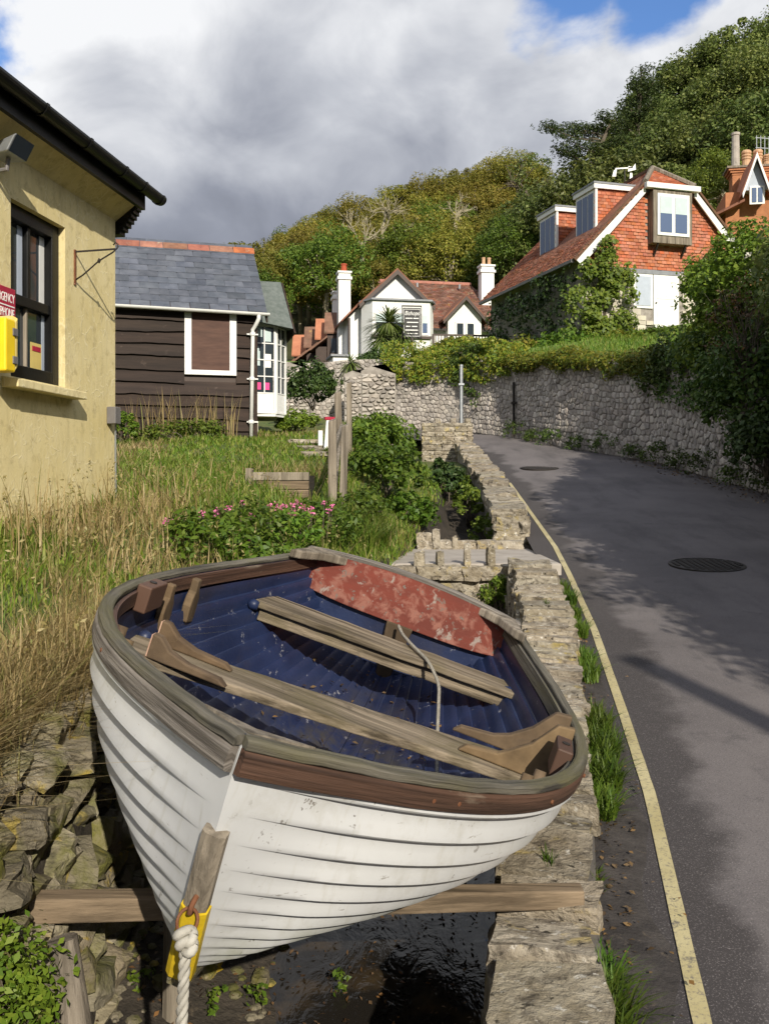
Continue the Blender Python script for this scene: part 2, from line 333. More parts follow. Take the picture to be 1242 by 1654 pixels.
def special_materials():
    # yellow render: hairline pale cracks and grime
    m, t, b = newmat('yellow_render'); g = G(t); v = g.coords((1, 1, 1), False)
    c = g.mix(g.rng(g.noise(v, 1.6, 6, .6), .35, .65), (.64, .53, .25), (.71, .61, .34))
    c = g.mix(g.rng(g.noise(v, 9, 6, .7), .52, .75), c, (.40, .32, .15))
    dv = g.n('ShaderNodeVectorMath', operation='ADD'); nn = g.n('ShaderNodeTexNoise'); nn.inputs['Scale'].default_value = 5; g.l(v, nn.inputs[0])
    s_ = g.n('ShaderNodeVectorMath', operation='SCALE'); s_.inputs['Scale'].default_value = .22; g.l(nn.outputs['Color'], s_.inputs[0]); g.l(v, dv.inputs[0]); g.l(s_.outputs[0], dv.inputs[1])
    mp = g.n('ShaderNodeMapping'); mp.inputs['Scale'].default_value = (1, 1, .42); g.l(dv.outputs[0], mp.inputs[0])
    vo = g.n('ShaderNodeTexVoronoi', feature='DISTANCE_TO_EDGE'); vo.inputs['Scale'].default_value = 12; g.l(mp.outputs[0], vo.inputs[0])
    c = g.mix(g.rng(g.noise(g.coords((3, 3, .5), False), 2.6, 6, .65), .50, .76, 0, .45), c, (.38, .31, .16))
    cr_ = g.math('MULTIPLY', g.rng(vo.outputs[0], .0, .045, 1, 0), g.rng(g.noise(v, 3.0, 4, .6), .40, .56, 0, .95))
    c = g.mix(cr_, c, (.74, .65, .40))
    g.l(c, b.inputs['Base Color']); b.inputs['Roughness'].default_value = .92
    n1 = g.bump(g.noise(v, 55, 5, .7), .45, .006); g.l(g.bump(cr_, .4, .004, n1), b.inputs['Normal']); M['yellow'] = m
    # hull gelcoat
    m, t, b = newmat('white_gelcoat'); g = G(t); v = g.coords((1, 1, 1), False)
    c = g.mix(g.rng(g.noise(v, 2.4, 5), .35, .7), (.60, .61, .62), (.53, .54, .555))
    c = g.mix(g.math('MULTIPLY', g.rng(g.noise(v, 30, 3, .75), .63, .68), g.rng(g.noise(v, 2.3, 4), .5, .62)), c, (.12, .10, .085)); c = g.mix(g.rng(g.noise(g.coords((.4, .4, 2.5), False), 26, 4, .7), .66, .70, 0, .7), c, (.22, .20, .17))
    vs_ = g.coords((9, 9, 1.0), False); c = g.mix(g.rng(g.noise(vs_, 3.2, 5, .65), .58, .82, 0, .75), c, (.43, .42, .37))
    c = g.mix(g.rng(g.noise(v, 6.5, 6, .7), .54, .78, 0, .7), c, (.40, .39, .35))
    sp = g.n('ShaderNodeSeparateXYZ'); tcx = g.n('ShaderNodeTexCoord'); g.l(tcx.outputs['Object'], sp.inputs[0])
    alg = g.math('MULTIPLY', g.rng(sp.outputs[2], -.30, -.52), g.rng(g.noise(v, 5, 6, .65), .40, .62, 0, .8)); c = g.mix(alg, c, (.24, .26, .13))
    g.l(c, b.inputs['Base Color']); b.inputs['Roughness'].default_value = .38; b.inputs['Specular IOR Level'].default_value = .4
    g.l(g.bump(g.noise(v, 12, 4), .06, .01), b.inputs['Normal']); M['hull'] = m
    # blue interior
    m, t, b = newmat('blue_gloss_paint'); g = G(t); v = g.coords((1, 1, 1), False)
    c = g.mix(g.rng(g.noise(v, 3, 5), .35, .7), (.008, .015, .050), (.020, .034, .095))
    c = g.mix(g.rng(g.noise(v, 17, 8, .75), .615, .66), c, (.26, .26, .29)); c = g.mix(g.rng(g.noise(v, 3.3, 5), .55, .75, 0, .7), c, (.03, .028, .04))
    sp = g.n('ShaderNodeSeparateXYZ'); tcx = g.n('ShaderNodeTexCoord'); g.l(tcx.outputs['Object'], sp.inputs[0])
    low = g.math('MULTIPLY', g.rng(sp.outputs[2], -.40, -.56), g.rng(g.noise(v, 6, 6, .7), .42, .6)); c = g.mix(low, c, (.045, .04, .03))
    g.l(c, b.inputs['Base Color']); b.inputs['Roughness'].default_value = .46
    g.l(g.bump(g.noise(v, 40, 4, .6), .35, .006), b.inputs['Normal']); M['blue'] = m
    # asphalt; UV u = metres from the stream-side edge, v = metres along
    m, t, b = newmat('asphalt'); g = G(t); v = g.coords((1, 1, 1), False)
    uv = g.n('ShaderNodeTexCoord').outputs['UV']; sp = g.n('ShaderNodeSeparateXYZ'); g.l(uv, sp.inputs[0])
    c = g.mix(g.rng(g.noise(v, .9, 5, .6), .35, .65), (.115, .104, .105), (.165, .149, .148))
    lane = g.coords((1.6, .35, 1), False); c = g.mix(g.rng(g.noise(lane, 1.7, 6, .65), .50, .70, 0, .55), c, (.062, .057, .059))
    c = g.mix(g.rng(g.noise(v, 3.2, 6, .7), .60, .72, 0, .6), c, (.07, .066, .068))
    edge = g.math('ADD', sp.outputs[0], g.math('MULTIPLY', g.math('SUBTRACT', g.noise(v, 1.6, 5, .6), .5), .9))
    c = g.mix(g.rng(edge, .58, .40, 0, .85, True), c, (.045, .040, .040))
    spk = g.noise(v, 150, 2, .8); c = g.mix(g.rng(spk, .56, .70, 0, .6), c, (.29, .265, .26)); c = g.mix(g.rng(spk, .42, .32, 0, .6), c, (.045, .042, .042))
    g.l(c, b.inputs['Base Color']); b.inputs['Roughness'].default_value = .85; b.inputs['Specular IOR Level'].default_value = .25
    g.l(g.bump(spk, .55, .006), b.inputs['Normal']); M['asphalt'] = m
    # worn line
    m, t, b = newmat('yellow_line_paint'); g = G(t); v = g.coords((1, 1, 1), False)
    c = g.mix(g.rng(g.noise(v, 3, 5), .35, .65), (.40, .34, .17), (.50, .44, .25)); c = g.mix(g.rng(g.noise(v, 60, 5, .75), .53, .64, 0, .85), c, (.16, .14, .12))
    c = g.mix(g.rng(g.noise(v, 5, 7, .75), .60, .66, 0, .9), c, (.12, .11, .10))
    g.l(c, b.inputs['Base Color']); b.inputs['Roughness'].default_value = .8; g.l(g.bump(g.noise(v, 110, 2, .8), .4, .004), b.inputs['Normal']); M['line'] = m
    # stream water
    m, t, b = newmat('stream_water'); g = G(t); v = g.coords((1, 1, 1), False)
    b.inputs['Base Color'].default_value = (.022, .018, .012, 1); b.inputs['Roughness'].default_value = .08; b.inputs['Specular IOR Level'].default_value = .22
    n1 = g.bump(g.noise(g.coords((1, .5, 1), False), 7, 4, .6, .8), .16, .05); g.l(g.bump(g.noise(v, 34, 3), .1, .01, n1), b.inputs['Normal'])
    g.l(g.mix(g.rng(g.noise(v, 5, 5), .5, .7), (.016, .014, .012), (.055, .038, .02)), b.inputs['Base Color']); M['water'] = m
special_materials()
LF = dict(
 shrub=leafmat('shrub_leaf', [(.065, .12, .015), (.12, .19, .022), (.18, .24, .035)]),
 bright=leafmat('bright_leaf', [(.07, .14, .015), (.12, .20, .02), (.17, .24, .03)]),
 hedge=leafmat('hedge_leaf', [(.09, .15, .016), (.15, .20, .02), (.24, .25, .028), (.31, .26, .04)]),
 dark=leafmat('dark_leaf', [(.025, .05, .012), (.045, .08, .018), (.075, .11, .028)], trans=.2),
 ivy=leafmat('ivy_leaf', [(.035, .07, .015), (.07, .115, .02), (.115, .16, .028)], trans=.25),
 autumn=leafmat('autumn_tree_leaf', [(.16, .17, .026), (.25, .225, .036), (.34, .28, .055), (.22, .24, .034)], trans=.4),
 green=leafmat('green_tree_leaf', [(.075, .13, .018), (.14, .20, .026), (.20, .25, .035)], trans=.4),
 holm=leafmat('holm_oak_leaf', [(.065, .10, .02), (.13, .17, .036), (.22, .25, .07)], trans=.3),
 pine=leafmat('pine_needle', [(.03, .055, .016), (.06, .095, .026), (.10, .135, .04)], trans=.3),
 palm=leafmat('palm_leaf', [(.09, .14, .03), (.15, .21, .045), (.25, .30, .11)], trans=.25),
 grass=leafmat('grass_blade', [(.07, .15, .015), (.12, .20, .022), (.18, .24, .035), (.27, .26, .08)]),
 tuft=leafmat('lush_grass_blade', [(.05, .105, .010), (.085, .15, .014), (.13, .19, .03)]),
 straw=leafmat('dry_grass_blade', [(.20, .15, .055), (.34, .26, .11), (.45, .36, .19), (.19, .20, .05)]),
 litter=leafmat('fallen_leaf', [(.05, .032, .016), (.11, .07, .03), (.19, .13, .065), (.24, .13, .03)], trans=.1),
)
# ------------------------------------------------------------------ foliage builders
def unit(a): return a/np.maximum(np.linalg.norm(a, axis=-1, keepdims=True), 1e-9)
def leaf_quads(rng, C, nrm, size, aspect=.55, droop=0.0):
    n = len(C); nrm = unit(nrm+rng.normal(0, .55, (n, 3)))
    ax = unit(np.cross(nrm, rng.normal(size=(n, 3)))); ax[:, 2] -= droop; ax = unit(ax); bx = unit(np.cross(nrm, ax))
    s = (size*rng.uniform(.65, 1.35, n))[:, None]
    fold = nrm*s*.10
    V = np.stack([C-ax*s*.5, C+bx*s*aspect*.5+fold, C+ax*s*.5, C-bx*s*aspect*.5+fold], 1).reshape(-1, 3)
    return V, np.arange(4*n).reshape(-1, 4)
def shell(rng, n, zmin=-1.0):
    d = unit(rng.normal(size=(n*3, 3))); d = d[d[:, 2] >= zmin][:n]; return d
def clump_leaves(rng, centre, radii, nclump, per, clump_r, leaf, aspect=.55, zmin=-.5, inner=.62, droop=0.0):
    radii = np.array(radii, float); D = shell(rng, nclump, zmin)
    CC = np.array(centre)+D*radii*rng.uniform(inner, 1.0, (len(D), 1))
    Cs, Ns = [], []
    for c, d in zip(CC, D):
        cr_ = clump_r*rng.uniform(.45, 1.55); q = shell(rng, per); q = q+d*.35
        p = c+unit(q)*cr_*rng.uniform(.55, 1.0, (len(q), 1))*np.array([1, 1, .85]); Cs.append(p); Ns.append(unit(q)*.8+np.array([0, 0, .45]))
    V, Fq = leaf_quads(rng, np.concatenate(Cs), np.concatenate(Ns), leaf, aspect, droop)
    return V, Fq, CC
def blades(rng, base, h, width, lean, wind=(0, 0)):
    """curved grass blades: 7 points each"""
    n = len(base); a = rng.uniform(0, 2*math.pi, n); dr = np.stack([np.cos(a), np.sin(a), np.zeros(n)], 1)
    dr[:, 0] += wind[0]; dr[:, 1] += wind[1]
    sd = unit(np.stack([-dr[:, 1], dr[:, 0], np.zeros(n)], 1)); ln = (lean*rng.uniform(.3, 1.5, n))[:, None]; H = np.asarray(h)[:, None]
    up = np.array([0, 0, 1.0]); w_ = (width*rng.uniform(.45, 2.0, n))[:, None]
    pts = []
    for t, wk in ((0, 1), (.4, .85), (.75, .5), (1, 0)):
        c = base+up*H*(t-.28*ln*t*t)+dr*ln*H*t*t
        pts += [c-sd*w_*wk/2, c+sd*w_*wk/2] if wk else [c]
    V = np.stack(pts, 1).reshape(-1, 3); k = np.arange(n)[:, None]*7
    return V, [np.concatenate([k+np.array([0, 1, 3, 2]), k+np.array([2, 3, 5, 4])]), k+np.array([4, 5, 6])]
def merge(parts):
    Vs, Q, T, o = [], [], [], 0
    for V, fs in parts:
        for f in (fs if isinstance(fs, list) else [fs]):
            (Q if f.shape[1] == 4 else T).append(f+o)
        Vs.append(V); o += len(V)
    r = []
    if Q: r.append(np.concatenate(Q))
    if T: r.append(np.concatenate(T))
    return np.concatenate(Vs), r
def limbs(rng, root, targets, r0, n=5, wob=.12):
    mb = MB(); root = Vector(root)
    for tgt in targets:
        tgt = Vector(tgt); L = (tgt-root).length; pts = []; k = 6
        for i in range(k):
            t = i/(k-1); p = root.lerp(tgt, t); p.z += math.sin(t*math.pi)*L*.10
            if 0 < i < k-1: p += Vector(rng.normal(0, wob*L*.35, 3))
            pts.append(p)
        mb.tube(pts, [r0*(1-.82*i/(k-1)) for i in range(k)], n)
    return mb
def bush(name, label, cat, c, radii, nclump, per, leaf, lm, seed, group=None, clump_r=None, aspect=.55, zmin=-.35, stems=6, stem_r=.02, stem_mat='bark', inner=.55, droop=0.0):
    rng = np.random.default_rng(seed); base = Vector((c[0], c[1], c[2]))
    o = thing(name, label, cat, base, 0, group)
    cr_ = clump_r or .34*min(radii)
    V, Fq, CC = clump_leaves(rng, (0, 0, radii[2]*.75), radii, nclump, per, cr_, leaf, aspect, zmin, inner, droop)
    put('foliage', npmesh('foliage', V, Fq), LF[lm], o)
    if stems:
        idx = rng.choice(len(CC), min(stems, len(CC)), replace=False)
        limbs(rng, (0, 0, -.08), CC[idx], stem_r).build('stem', M[stem_mat], o, smooth=True)
    return o

# ------------------------------------------------------------------ terrain
def rz(y):
    y = np.asarray(y, float); return .1*(y-2.7)+.045*np.maximum(y-14, 0)
YL = [-6, 0, 2.6, 4.5, 6, 7.5, 9, 11.2, 14, 17, 20, 24]; XLv = [-2.4, -1.0, -1.12, -1.15, -.95, -.45, .02, .3, .8, .8, .4, .3]
YW = [-6, 0, 2, 2.4, 3, 4.35, 5.4, 6.8, 8.9, 11.5, 15, 24]; XWv = [-1.2, -.1, .20, .26, .35, .61, .77, .97, 1.15, 1.30, 1.48, 1.5]
XL = lambda y: np.interp(y, YL, XLv)
XW = lambda y: np.interp(y, YW, XWv)
def sstep(t): t = np.clip(t, 0, 1); return t*t*(3-2*t)
def meadow(x, y):
    d = XL(y)-x
    z = .72+.1*(y-2.8)+.05*np.clip(d, 0, 3)
    ze = np.interp(y, [-6, 2.8, 5, 8, 11, 14, 17, 24, 40], [-.2, .72, .75, .78, .85, 1.4, 1.75, 2.15, 4.2])
    z = ze+(z-ze)*sstep(d/1.1)
    return z+.04*np.sin(x*2.1+y*1.3)*sstep(d/.6)+.03*np.sin(x*4.7-y*3.1)*sstep(d/.6)
def hill(x, y):
    b = 4.2+np.clip(y-36, 0, 10)*.26
    H = 14+.34*np.clip(x, -26, 34)
    z = b+np.clip((y-47)/40, 0, 1)*H - np.clip(y-90, 0, 200)*.05
    return z+3.0*sstep((x-5)/7)*sstep((60-y)/18)
def bed(y): return rz(y)-.55
def ground_z(x, y):
    x = np.asarray(x, float); y = np.asarray(y, float)
    a, b = XL(y), XW(y); m = meadow(x, y); bz = bed(y)+.22*sstep((a+.95-x)/.7)+.03*np.sin(x*9+y*7)*np.cos(y*5-x*4)
    t = sstep((x-a+.02)/.20); z = m+(bz-m)*t
    z = np.where((x > b+.05), rz(y)-.09, z)
    clos = sstep((y-15)/2.5); z = np.where((x > a-.1) & (x <= b+.05), z+(np.minimum(m, rz(y)+.1)-z)*clos, z)
    return z
xs = np.concatenate([np.linspace(-90, -16, 12), np.linspace(-14, -3, 30), np.arange(-2.9, 2.6, .07), np.linspace(2.8, 8, 8), np.linspace(15, 90, 8)])
ys = np.concatenate([np.linspace(-80, -8, 12), np.linspace(-6, .9, 24), np.arange(1, 15, .1), np.linspace(15.2, 38, 60)])
GX, GY = np.meshgrid(xs, ys, indexing='ij'); GZ = ground_z(GX, GY)
ii, jj = np.meshgrid(np.arange(len(xs)-1), np.arange(len(ys)-1), indexing='ij'); k0 = (ii*len(ys)+jj).ravel()
quads = np.stack([k0, k0+len(ys), k0+len(ys)+1, k0+1], 1)
me = npmesh('ground', np.stack([GX, GY, GZ], -1).reshape(-1, 3), quads, True)
me.materials.append(M['turf']); me.materials.append(M['soil'])
cx_ = (GX[:-1, :-1]+.035).ravel(); cy_ = (GY[:-1, :-1]+.05).ravel()
me.polygons.foreach_set('material_index', (((cx_ > XL(cy_)-.06) & (cy_ < 17)) | (cx_ > XW(cy_))).astype(np.int32))
tag(put('ground', me, None), kind='structure')
xs2 = np.linspace(-160, 170, 90); ys2 = np.concatenate([np.linspace(36, 95, 60), np.linspace(100, 400, 20)])
HX, HYg = np.meshgrid(xs2, ys2, indexing='ij'); HZ = hill(HX, HYg)
ii, jj = np.meshgrid(np.arange(len(xs2)-1), np.arange(len(ys2)-1), indexing='ij'); k0 = (ii*len(ys2)+jj).ravel()
tag(put('hillside', npmesh('hillside', np.stack([HX, HYg, HZ], -1).reshape(-1, 3), np.stack([k0, k0+len(ys2), k0+len(ys2)+1, k0+1], 1), True), M['woodfloor']), kind='structure')

# road
RL = [(-4.5, -30), (-.35, -3), (.17, 0), (.63, 2.7), (.93, 4.43), (1.27, 7), (1.56, 9.86), (1.85, 14.5), (1.95, 18), (1.92, 20.5), (1.4, 23), (0, 25), (-4, 26), (-10, 26.5)]
RR = [(5.5, -30), (6.1, -3), (6.1, 0), (6.1, 2.7), (6.15, 5), (6.2, 7.5), (6.25, 10), (6.2, 14.4), (5.7, 18), (5.2, 20), (4.0, 22.5), (3.25, 24.6), (0, 27.4), (-10, 28.4)]
def resample(a, n):
    a = np.array(a, float); t = np.linspace(0, len(a)-1, n); return np.stack([np.interp(t, np.arange(len(a)), a[:, i]) for i in range(2)], 1)
nr, nc = 160, 26
A_, B_ = resample(RL, nr), resample(RR, nr); tt = np.linspace(0, 1, nc)
RP = A_[:, None]+(B_-A_)[:, None]*tt[None, :, None]; wid = np.linalg.norm(B_-A_, axis=1)
Zr = rz(RP[..., 1])+.05*np.sin(np.pi*tt)[None]
V = np.concatenate([RP, Zr[..., None]], -1).reshape(-1, 3)
ii, jj = np.meshgrid(np.arange(nr-1), np.arange(nc-1), indexing='ij'); k0 = (ii*nc+jj).ravel()
me = npmesh('road', V, np.stack([k0, k0+1, k0+nc+1, k0+nc], 1), True)
uvl = me.uv_layers.new(name='UVMap'); li = np.empty(len(me.loops), np.int32); me.loops.foreach_get('vertex_index', li)
UV = np.stack([(tt[None]*wid[:, None]), np.repeat(np.concatenate([[0], np.cumsum(np.linalg.norm(np.diff(A_, axis=0), axis=1))])[:, None], nc, 1)], -1).reshape(-1, 2)
uvl.data.foreach_set('uv', UV[li].astype(np.float32).ravel())
road = tag(put('road', me, M['asphalt']), kind='structure')
def road_z(x, y):
    a = interp(y, [p[1] for p in RL[:10]], [p[0] for p in RL[:10]]); b = interp(y, [p[1] for p in RR[:10]], [p[0] for p in RR[:10]])
    return float(rz(y))+.05*math.sin(math.pi*min(1, max(0, (x-a)/(b-a))))
# painted line, a part of the road
LY = [-3, .5, 2.7, 4.17, 5.28, 7.0, 9.05, 10.6, 14.1, 16.6, 20]; LXv = [-.2, .48, .88, 1.14, 1.29, 1.51, 1.72, 1.86, 2.06, 2.12, 2.1]
mb = MB(); yy = np.linspace(-3, 16.5, 120); prev = None
for i, y in enumerate(yy):
    x = float(np.interp(y, LY, LXv)); wd = .052+.004*mnoise.noise(Vector((i*.9, 0, 0)))
    a, b = (x-wd/2, y, road_z(x, y)+.005), (x+wd/2, y, road_z(x, y)+.005)
    if prev: mb.quad(prev[0], prev[1], b, a)
    prev = (a, b)
mb.build('yellow_line', M['line'], road, fix=False)
# dirt verge beside the low wall
mb = MB(); prev = None; rr = random.Random(3)
for y in np.linspace(-3, 9.0, 90):
    a = float(np.interp(y, YW, XWv))+.2; b = interp(y, [p[1] for p in RL[:10]], [p[0] for p in RL[:10]])+.06+.10*mnoise.noise(Vector((0, y*2.2, 1)))+.03*rr.random()
    row = ((a, y, float(rz(y))+.015), ((a+b)/2+.05, y, float(rz(y))+.028), (b+.1, y, road_z(b, y)+.004))
    if prev: mb.quad(prev[0], prev[1], row[1], row[0]); mb.quad(prev[1], prev[2], row[2], row[1])
    prev = row
tag(mb.build('verge', M['grit'], None, smooth=True), kind='structure')

# manhole covers
def cover(name, label, x, y, r):
    sl = math.atan(.1)
    o = thing(name, label, 'manhole cover', (x, y, road_z(x, y)+.004)); o.rotation_euler = (sl, 0, 0); o['group'] = 'iron covers in the road'
    MB().lathe([(r, -.03), (r, .006), (r*.93, .008), (r*.93, .003), (.01, .003)], n=28).build('frame', M['iron'], o)
    mb = MB()
    for i in range(-5, 6):
        for j in range(-5, 6):
            if math.hypot(i, j) < 5.2: mb.box(i*r*.165-r*.05, i*r*.165+r*.05, j*r*.165-r*.05, j*r*.165+r*.05, .003, .011)
    tag(mb.build('tread_studs', M['iron'], o), kind='stuff')
cover('manhole_cover', 'dark oval iron manhole cover in the shaded middle of the lane', 3.1, 9.35, .36)
cover('manhole_cover', 'far iron manhole cover in the sunlit bend of the lane', 2.9, 18.2, .36)

# stream water
mb = MB(); prev = None
for y in np.linspace(-5, 15, 60):
    a, b = float(XL(y))+.05, float(XW(y))+.1; z = float(bed(y))+.07
    if prev: mb.quad(prev[0], prev[1], (b, y, z), (a, y, z))
    prev = ((a, y, z), (b, y, z))
tag(mb.build('stream_water', M['water'], None, smooth=True, fix=False), kind='structure')

# ------------------------------------------------------------------ stones
def rough_block(seed, cuts=3, amp=.10, rnd_=.25):
    bm = bmesh.new(); bmesh.ops.create_cube(bm, size=1)
    bmesh.ops.subdivide_edges(bm, edges=bm.edges[:], cuts=cuts, use_grid_fill=True)
    o = Vector((seed*7.3, seed*3.1, seed*1.7))
    for v in bm.verts:
        p = v.co.copy(); s = p.normalized()*.62; p = p.lerp(s, rnd_)
        n1 = mnoise.noise_vector(p*1.7+o); n2 = mnoise.noise_vector(p*5+o); v.co = p+n1*amp*1.6+n2*amp*.55
    me = bpy.data.meshes.new('stone'); bm.to_mesh(me); bm.free()
    for p in me.polygons: p.use_smooth = False
    return me
def pool(n, m, s0=1, **k):
    ps = [rough_block(i*3+s0, **k) for i in range(n)]
    for p in ps: p.materials.append(m)
    return ps
def stone_at(name, me, parent, loc, size, rot=(0, 0, 0)):
    o = bpy.data.objects.new(name, me); col.objects.link(o); o.parent = parent
    o.location = loc; o.scale = size; o.rotation_euler = rot; return o
POOL = pool(12, M['stone'], cuts=5, amp=.06, rnd_=.07)
POOLB = pool(9, M['bankstone'], 101, cuts=3, amp=.10, rnd_=.2)
POOLS = pool(6, M['stone'], 202, cuts=2, amp=.09, rnd_=.15)
rr = random.Random(11)

def clip_poly(poly, px, py, nx, ny):
    out_ = []; n = len(poly)
    for i in range(n):
        a, b = poly[i], poly[(i+1) % n]; da = (a[0]-px)*nx+(a[1]-py)*ny; db = (b[0]-px)*nx+(b[1]-py)*ny
        if da <= 0: out_.append(a)
        if (da < 0 < db) or (db < 0 < da):
            t = da/(da-db); out_.append((a[0]+(b[0]-a[0])*t, a[1]+(b[1]-a[1])*t))
    return out_
def cells(W, H, sx, sy, seed):
    rg = np.random.default_rng(seed); nx, ny = max(1, int(W/sx)), max(1, int(H/sy)); pts = []
    for j in range(ny):
        for i in range(nx):
            pts.append(((i+.5+.5*(j % 2)*.9+rg.uniform(-.36, .36))/nx*W, (j+.5+rg.uniform(-.34, .34))/ny*H))
    pts = np.array(pts); q = pts/np.array([sx, sy]); res = []
    for i, p in enumerate(pts):
        d = ((q-q[i])**2).sum(1); nb = np.argsort(d)[1:13]
        poly = [(max(0, p[0]-2*sx), max(0, p[1]-2*sy)), (min(W, p[0]+2*sx), max(0, p[1]-2*sy)), (min(W, p[0]+2*sx), min(H, p[1]+2*sy)), (max(0, p[0]-2*sx), min(H, p[1]+2*sy))]
        for k in nb:   # bisector in scaled space
            m = (q[i]+q[k])/2*np.array([sx, sy]); n_ = (q[k]-q[i])/np.array([sx, sy]); poly = clip_poly(poly, m[0], m[1], n_[0], n_[1])
            if len(poly) < 3: break
        if len(poly) >= 3: res.append(poly)
    return res
def cell_stone(mb, poly, fmap, gap, depth, rg):
    c = np.mean(poly, 0); n = len(poly); P_ = np.array(poly); vec = c-P_; L = np.maximum(np.linalg.norm(vec, axis=1, keepdims=True), 1e-6)
    r0 = P_+vec/L*np.minimum(gap, L*.4); r1 = P_+vec/L*np.minimum(gap*1.8+.012, L*.5); r2 = P_+vec*.45
    dj = depth*rg.uniform(.5, 1.4); tilt = rg.normal(0, .25, 2)
    def dd(p, k): return dj*k+((p-c)@tilt)*.25
    vs = [fmap(p[0], p[1], -.06) for p in r0]+[fmap(p[0], p[1], dd(p, .75)) for p in r1]+[fmap(p[0], p[1], dd(p, 1.1)) for p in r2]
    fs = [(k*n+i, k*n+(i+1) % n, (k+1)*n+(i+1) % n, (k+1)*n+i) for k in (0, 1) for i in range(n)]+[tuple(2*n+i for i in range(n))]
    mb.add(vs, fs)
def stone_facing(root, polys, fmap, gap, depth, m1, mall, seed, key=None, limit=300, name='stone'):
    rg = np.random.default_rng(seed)
    if key: polys = sorted(polys, key=key)
    for p in polys[:limit]:
        mb = MB(); cell_stone(mb, p, fmap, gap, depth, rg); mb.world(root).build(name, m1, root, fix=True)
    if len(polys) > limit:
        mb = MB()
        for p in polys[limit:]: cell_stone(mb, p, fmap, gap, depth, rg)
        tag(mb.world(root).build('far_stones', mall, root), kind='stuff')
class Path:
    def __init__(s, pts):
        s.p = np.array(pts, float); s.d = np.concatenate([[0], np.cumsum(np.linalg.norm(np.diff(s.p, axis=0), axis=1))]); s.L = s.d[-1]
    def at(s, t): return np.array([np.interp(t, s.d, s.p[:, 0]), np.interp(t, s.d, s.p[:, 1])])
    def nrm(s, t):
        a, b = s.at(max(0, t-.3)), s.at(min(s.L, t+.3)); d = (b-a)/np.linalg.norm(b-a); return np.array([-d[1], d[0]])

# --- tall retaining wall right of the lane
WP = Path([(6.3, -8), (6.3, 9), (6.2, 14.0), (6.0, 15.6), (5.35, 19.4), (3.95, 22.3), (3.2, 24.4), (2, 26.1), (.2, 27.3), (-4, 28.1)])
def wtop(t): return float(rz(WP.at(t)[1]))+interp(t, [17, 23, 27, 31, 33, 42], [2.2, 2.25, 2.15, 2.0, 1.9, 1.9])+.06*math.sin(t*1.7)+.05*math.sin(t*.61)
rw = thing('retaining_wall', 'tall grey rubble stone retaining wall along the right of the lane', 'wall', (6.25, 20, 1.7))
mb = MB(); prev = None
for t in np.linspace(0, WP.L, 90):
    p = WP.at(t); n = WP.nrm(t); q = p-n*.45; zb = float(rz(p[1]))-.3; zt = wtop(t)
    r_ = [(p[0], p[1], zb), (p[0], p[1], zt), (q[0], q[1], zt), (q[0], q[1], zb)]
    if prev: mb.quad(prev[0], r_[0], r_[1], prev[1]); mb.quad(prev[1], r_[1], r_[2], prev[2]); mb.quad(prev[2], r_[2], r_[3], prev[3])
    prev = r_
mb.world(rw).build('wall_core', M['mortar'], rw, smooth=False)
T0w = 19.0
def wmap(s, h, o):
    t = s+T0w; p = WP.at(t)+WP.nrm(t)*o; z0 = float(rz(p[1])); return (p[0], p[1], z0+h*(wtop(t)-z0)/2.1)
pol = cells(WP.L-T0w, 2.1, .135, .13, 5)
stone_facing(rw, pol, wmap, .004, .022, M['wallstone1'], M['wallstone'], 6, key=lambda p: abs(np.mean(p, 0)[0]-7.5), limit=300)
# drainpipe on it
pp = P(832, 618, 24.4); dp = thing('drain_pipe', 'thin black pipe running down the grey retaining wall', 'pipe', (pp.x, pp.y, 3.0))
pb = WP.at(T0w+13.7)+WP.nrm(T0w+13.7)*.07
MB().tube([(pb[0], pb[1], float(rz(pb[1]))+.05), (pb[0], pb[1], float(rz(pb[1]))+1.4)], .03, 8).world(dp).build('pipe', M['iron'], dp)
MB().box(pb[0]-.07, pb[0]+.07, pb[1]-.07, pb[1]+.03, float(rz(pb[1]))+.85, float(rz(pb[1]))+.91).world(dp).build('clip', M['iron'], dp)

# --- terrace behind the retaining wall
mb = MB(); prev = None
for t in np.linspace(0, WP.L, 70):
    p = WP.at(t); n = WP.nrm(t); row = []
    for k, dd in enumerate((.1, 1, 2.5, 4.5, 7, 11, 20)):
        q = p-n*dd; row.append((q[0], q[1], wtop(t)-.02+(.10+.10*float(sstep((q[0]-1)/4)))*dd+.08*mnoise.noise(Vector((q[0]*.7, q[1]*.7, 0)))*min(1, dd)))
    if prev:
        for k in range(6): mb.quad(prev[k], row[k], row[k+1], prev[k+1])
    prev = row
tag(mb.build('terrace_lawn', M['lawn'], None, smooth=True), kind='structure')
def terrace_z(x, y):
    best = min((np.hypot(*(WP.at(t)-np.array([x, y]))), t) for t in np.linspace(0, WP.L, 80)); return wtop(best[1])+.2*best[0]

# --- low stream wall: core, top stones, face stones
lw = thing('stream_wall', 'low rough limestone wall between the stream and the lane, boat beside it', 'wall', (.7, 4, .1))
def lwz(y): return interp(y, [-2, 0, 2, 2.4, 3, 4.35, 5.4, 7, 8.9], [-.25, -.05, .11, .15, .19, .27, .40, .57, .78])
def lwidth(y): return interp(y, [0, 2, 3.4, 5, 9], [.29, .29, .29, .30, .34])
mb = MB(); prev = None
for y in np.linspace(-2, 8.9, 50):
    a = float(XW(y))+.04; b = a+lwidth(y)-.02; z = lwz(y)-.085
    r_ = [(a, y, float(bed(y))-.1), (a, y, z), (b, y, z), (b+.02, y, float(rz(y))-.1)]
    if prev: mb.quad(prev[0], r_[0], r_[1], prev[1]); mb.quad(prev[1], r_[1], r_[2], prev[2]); mb.quad(prev[2], r_[2], r_[3], prev[3])
    prev = r_
mb.world(lw).build('wall_core', M['darkmortar'], lw)
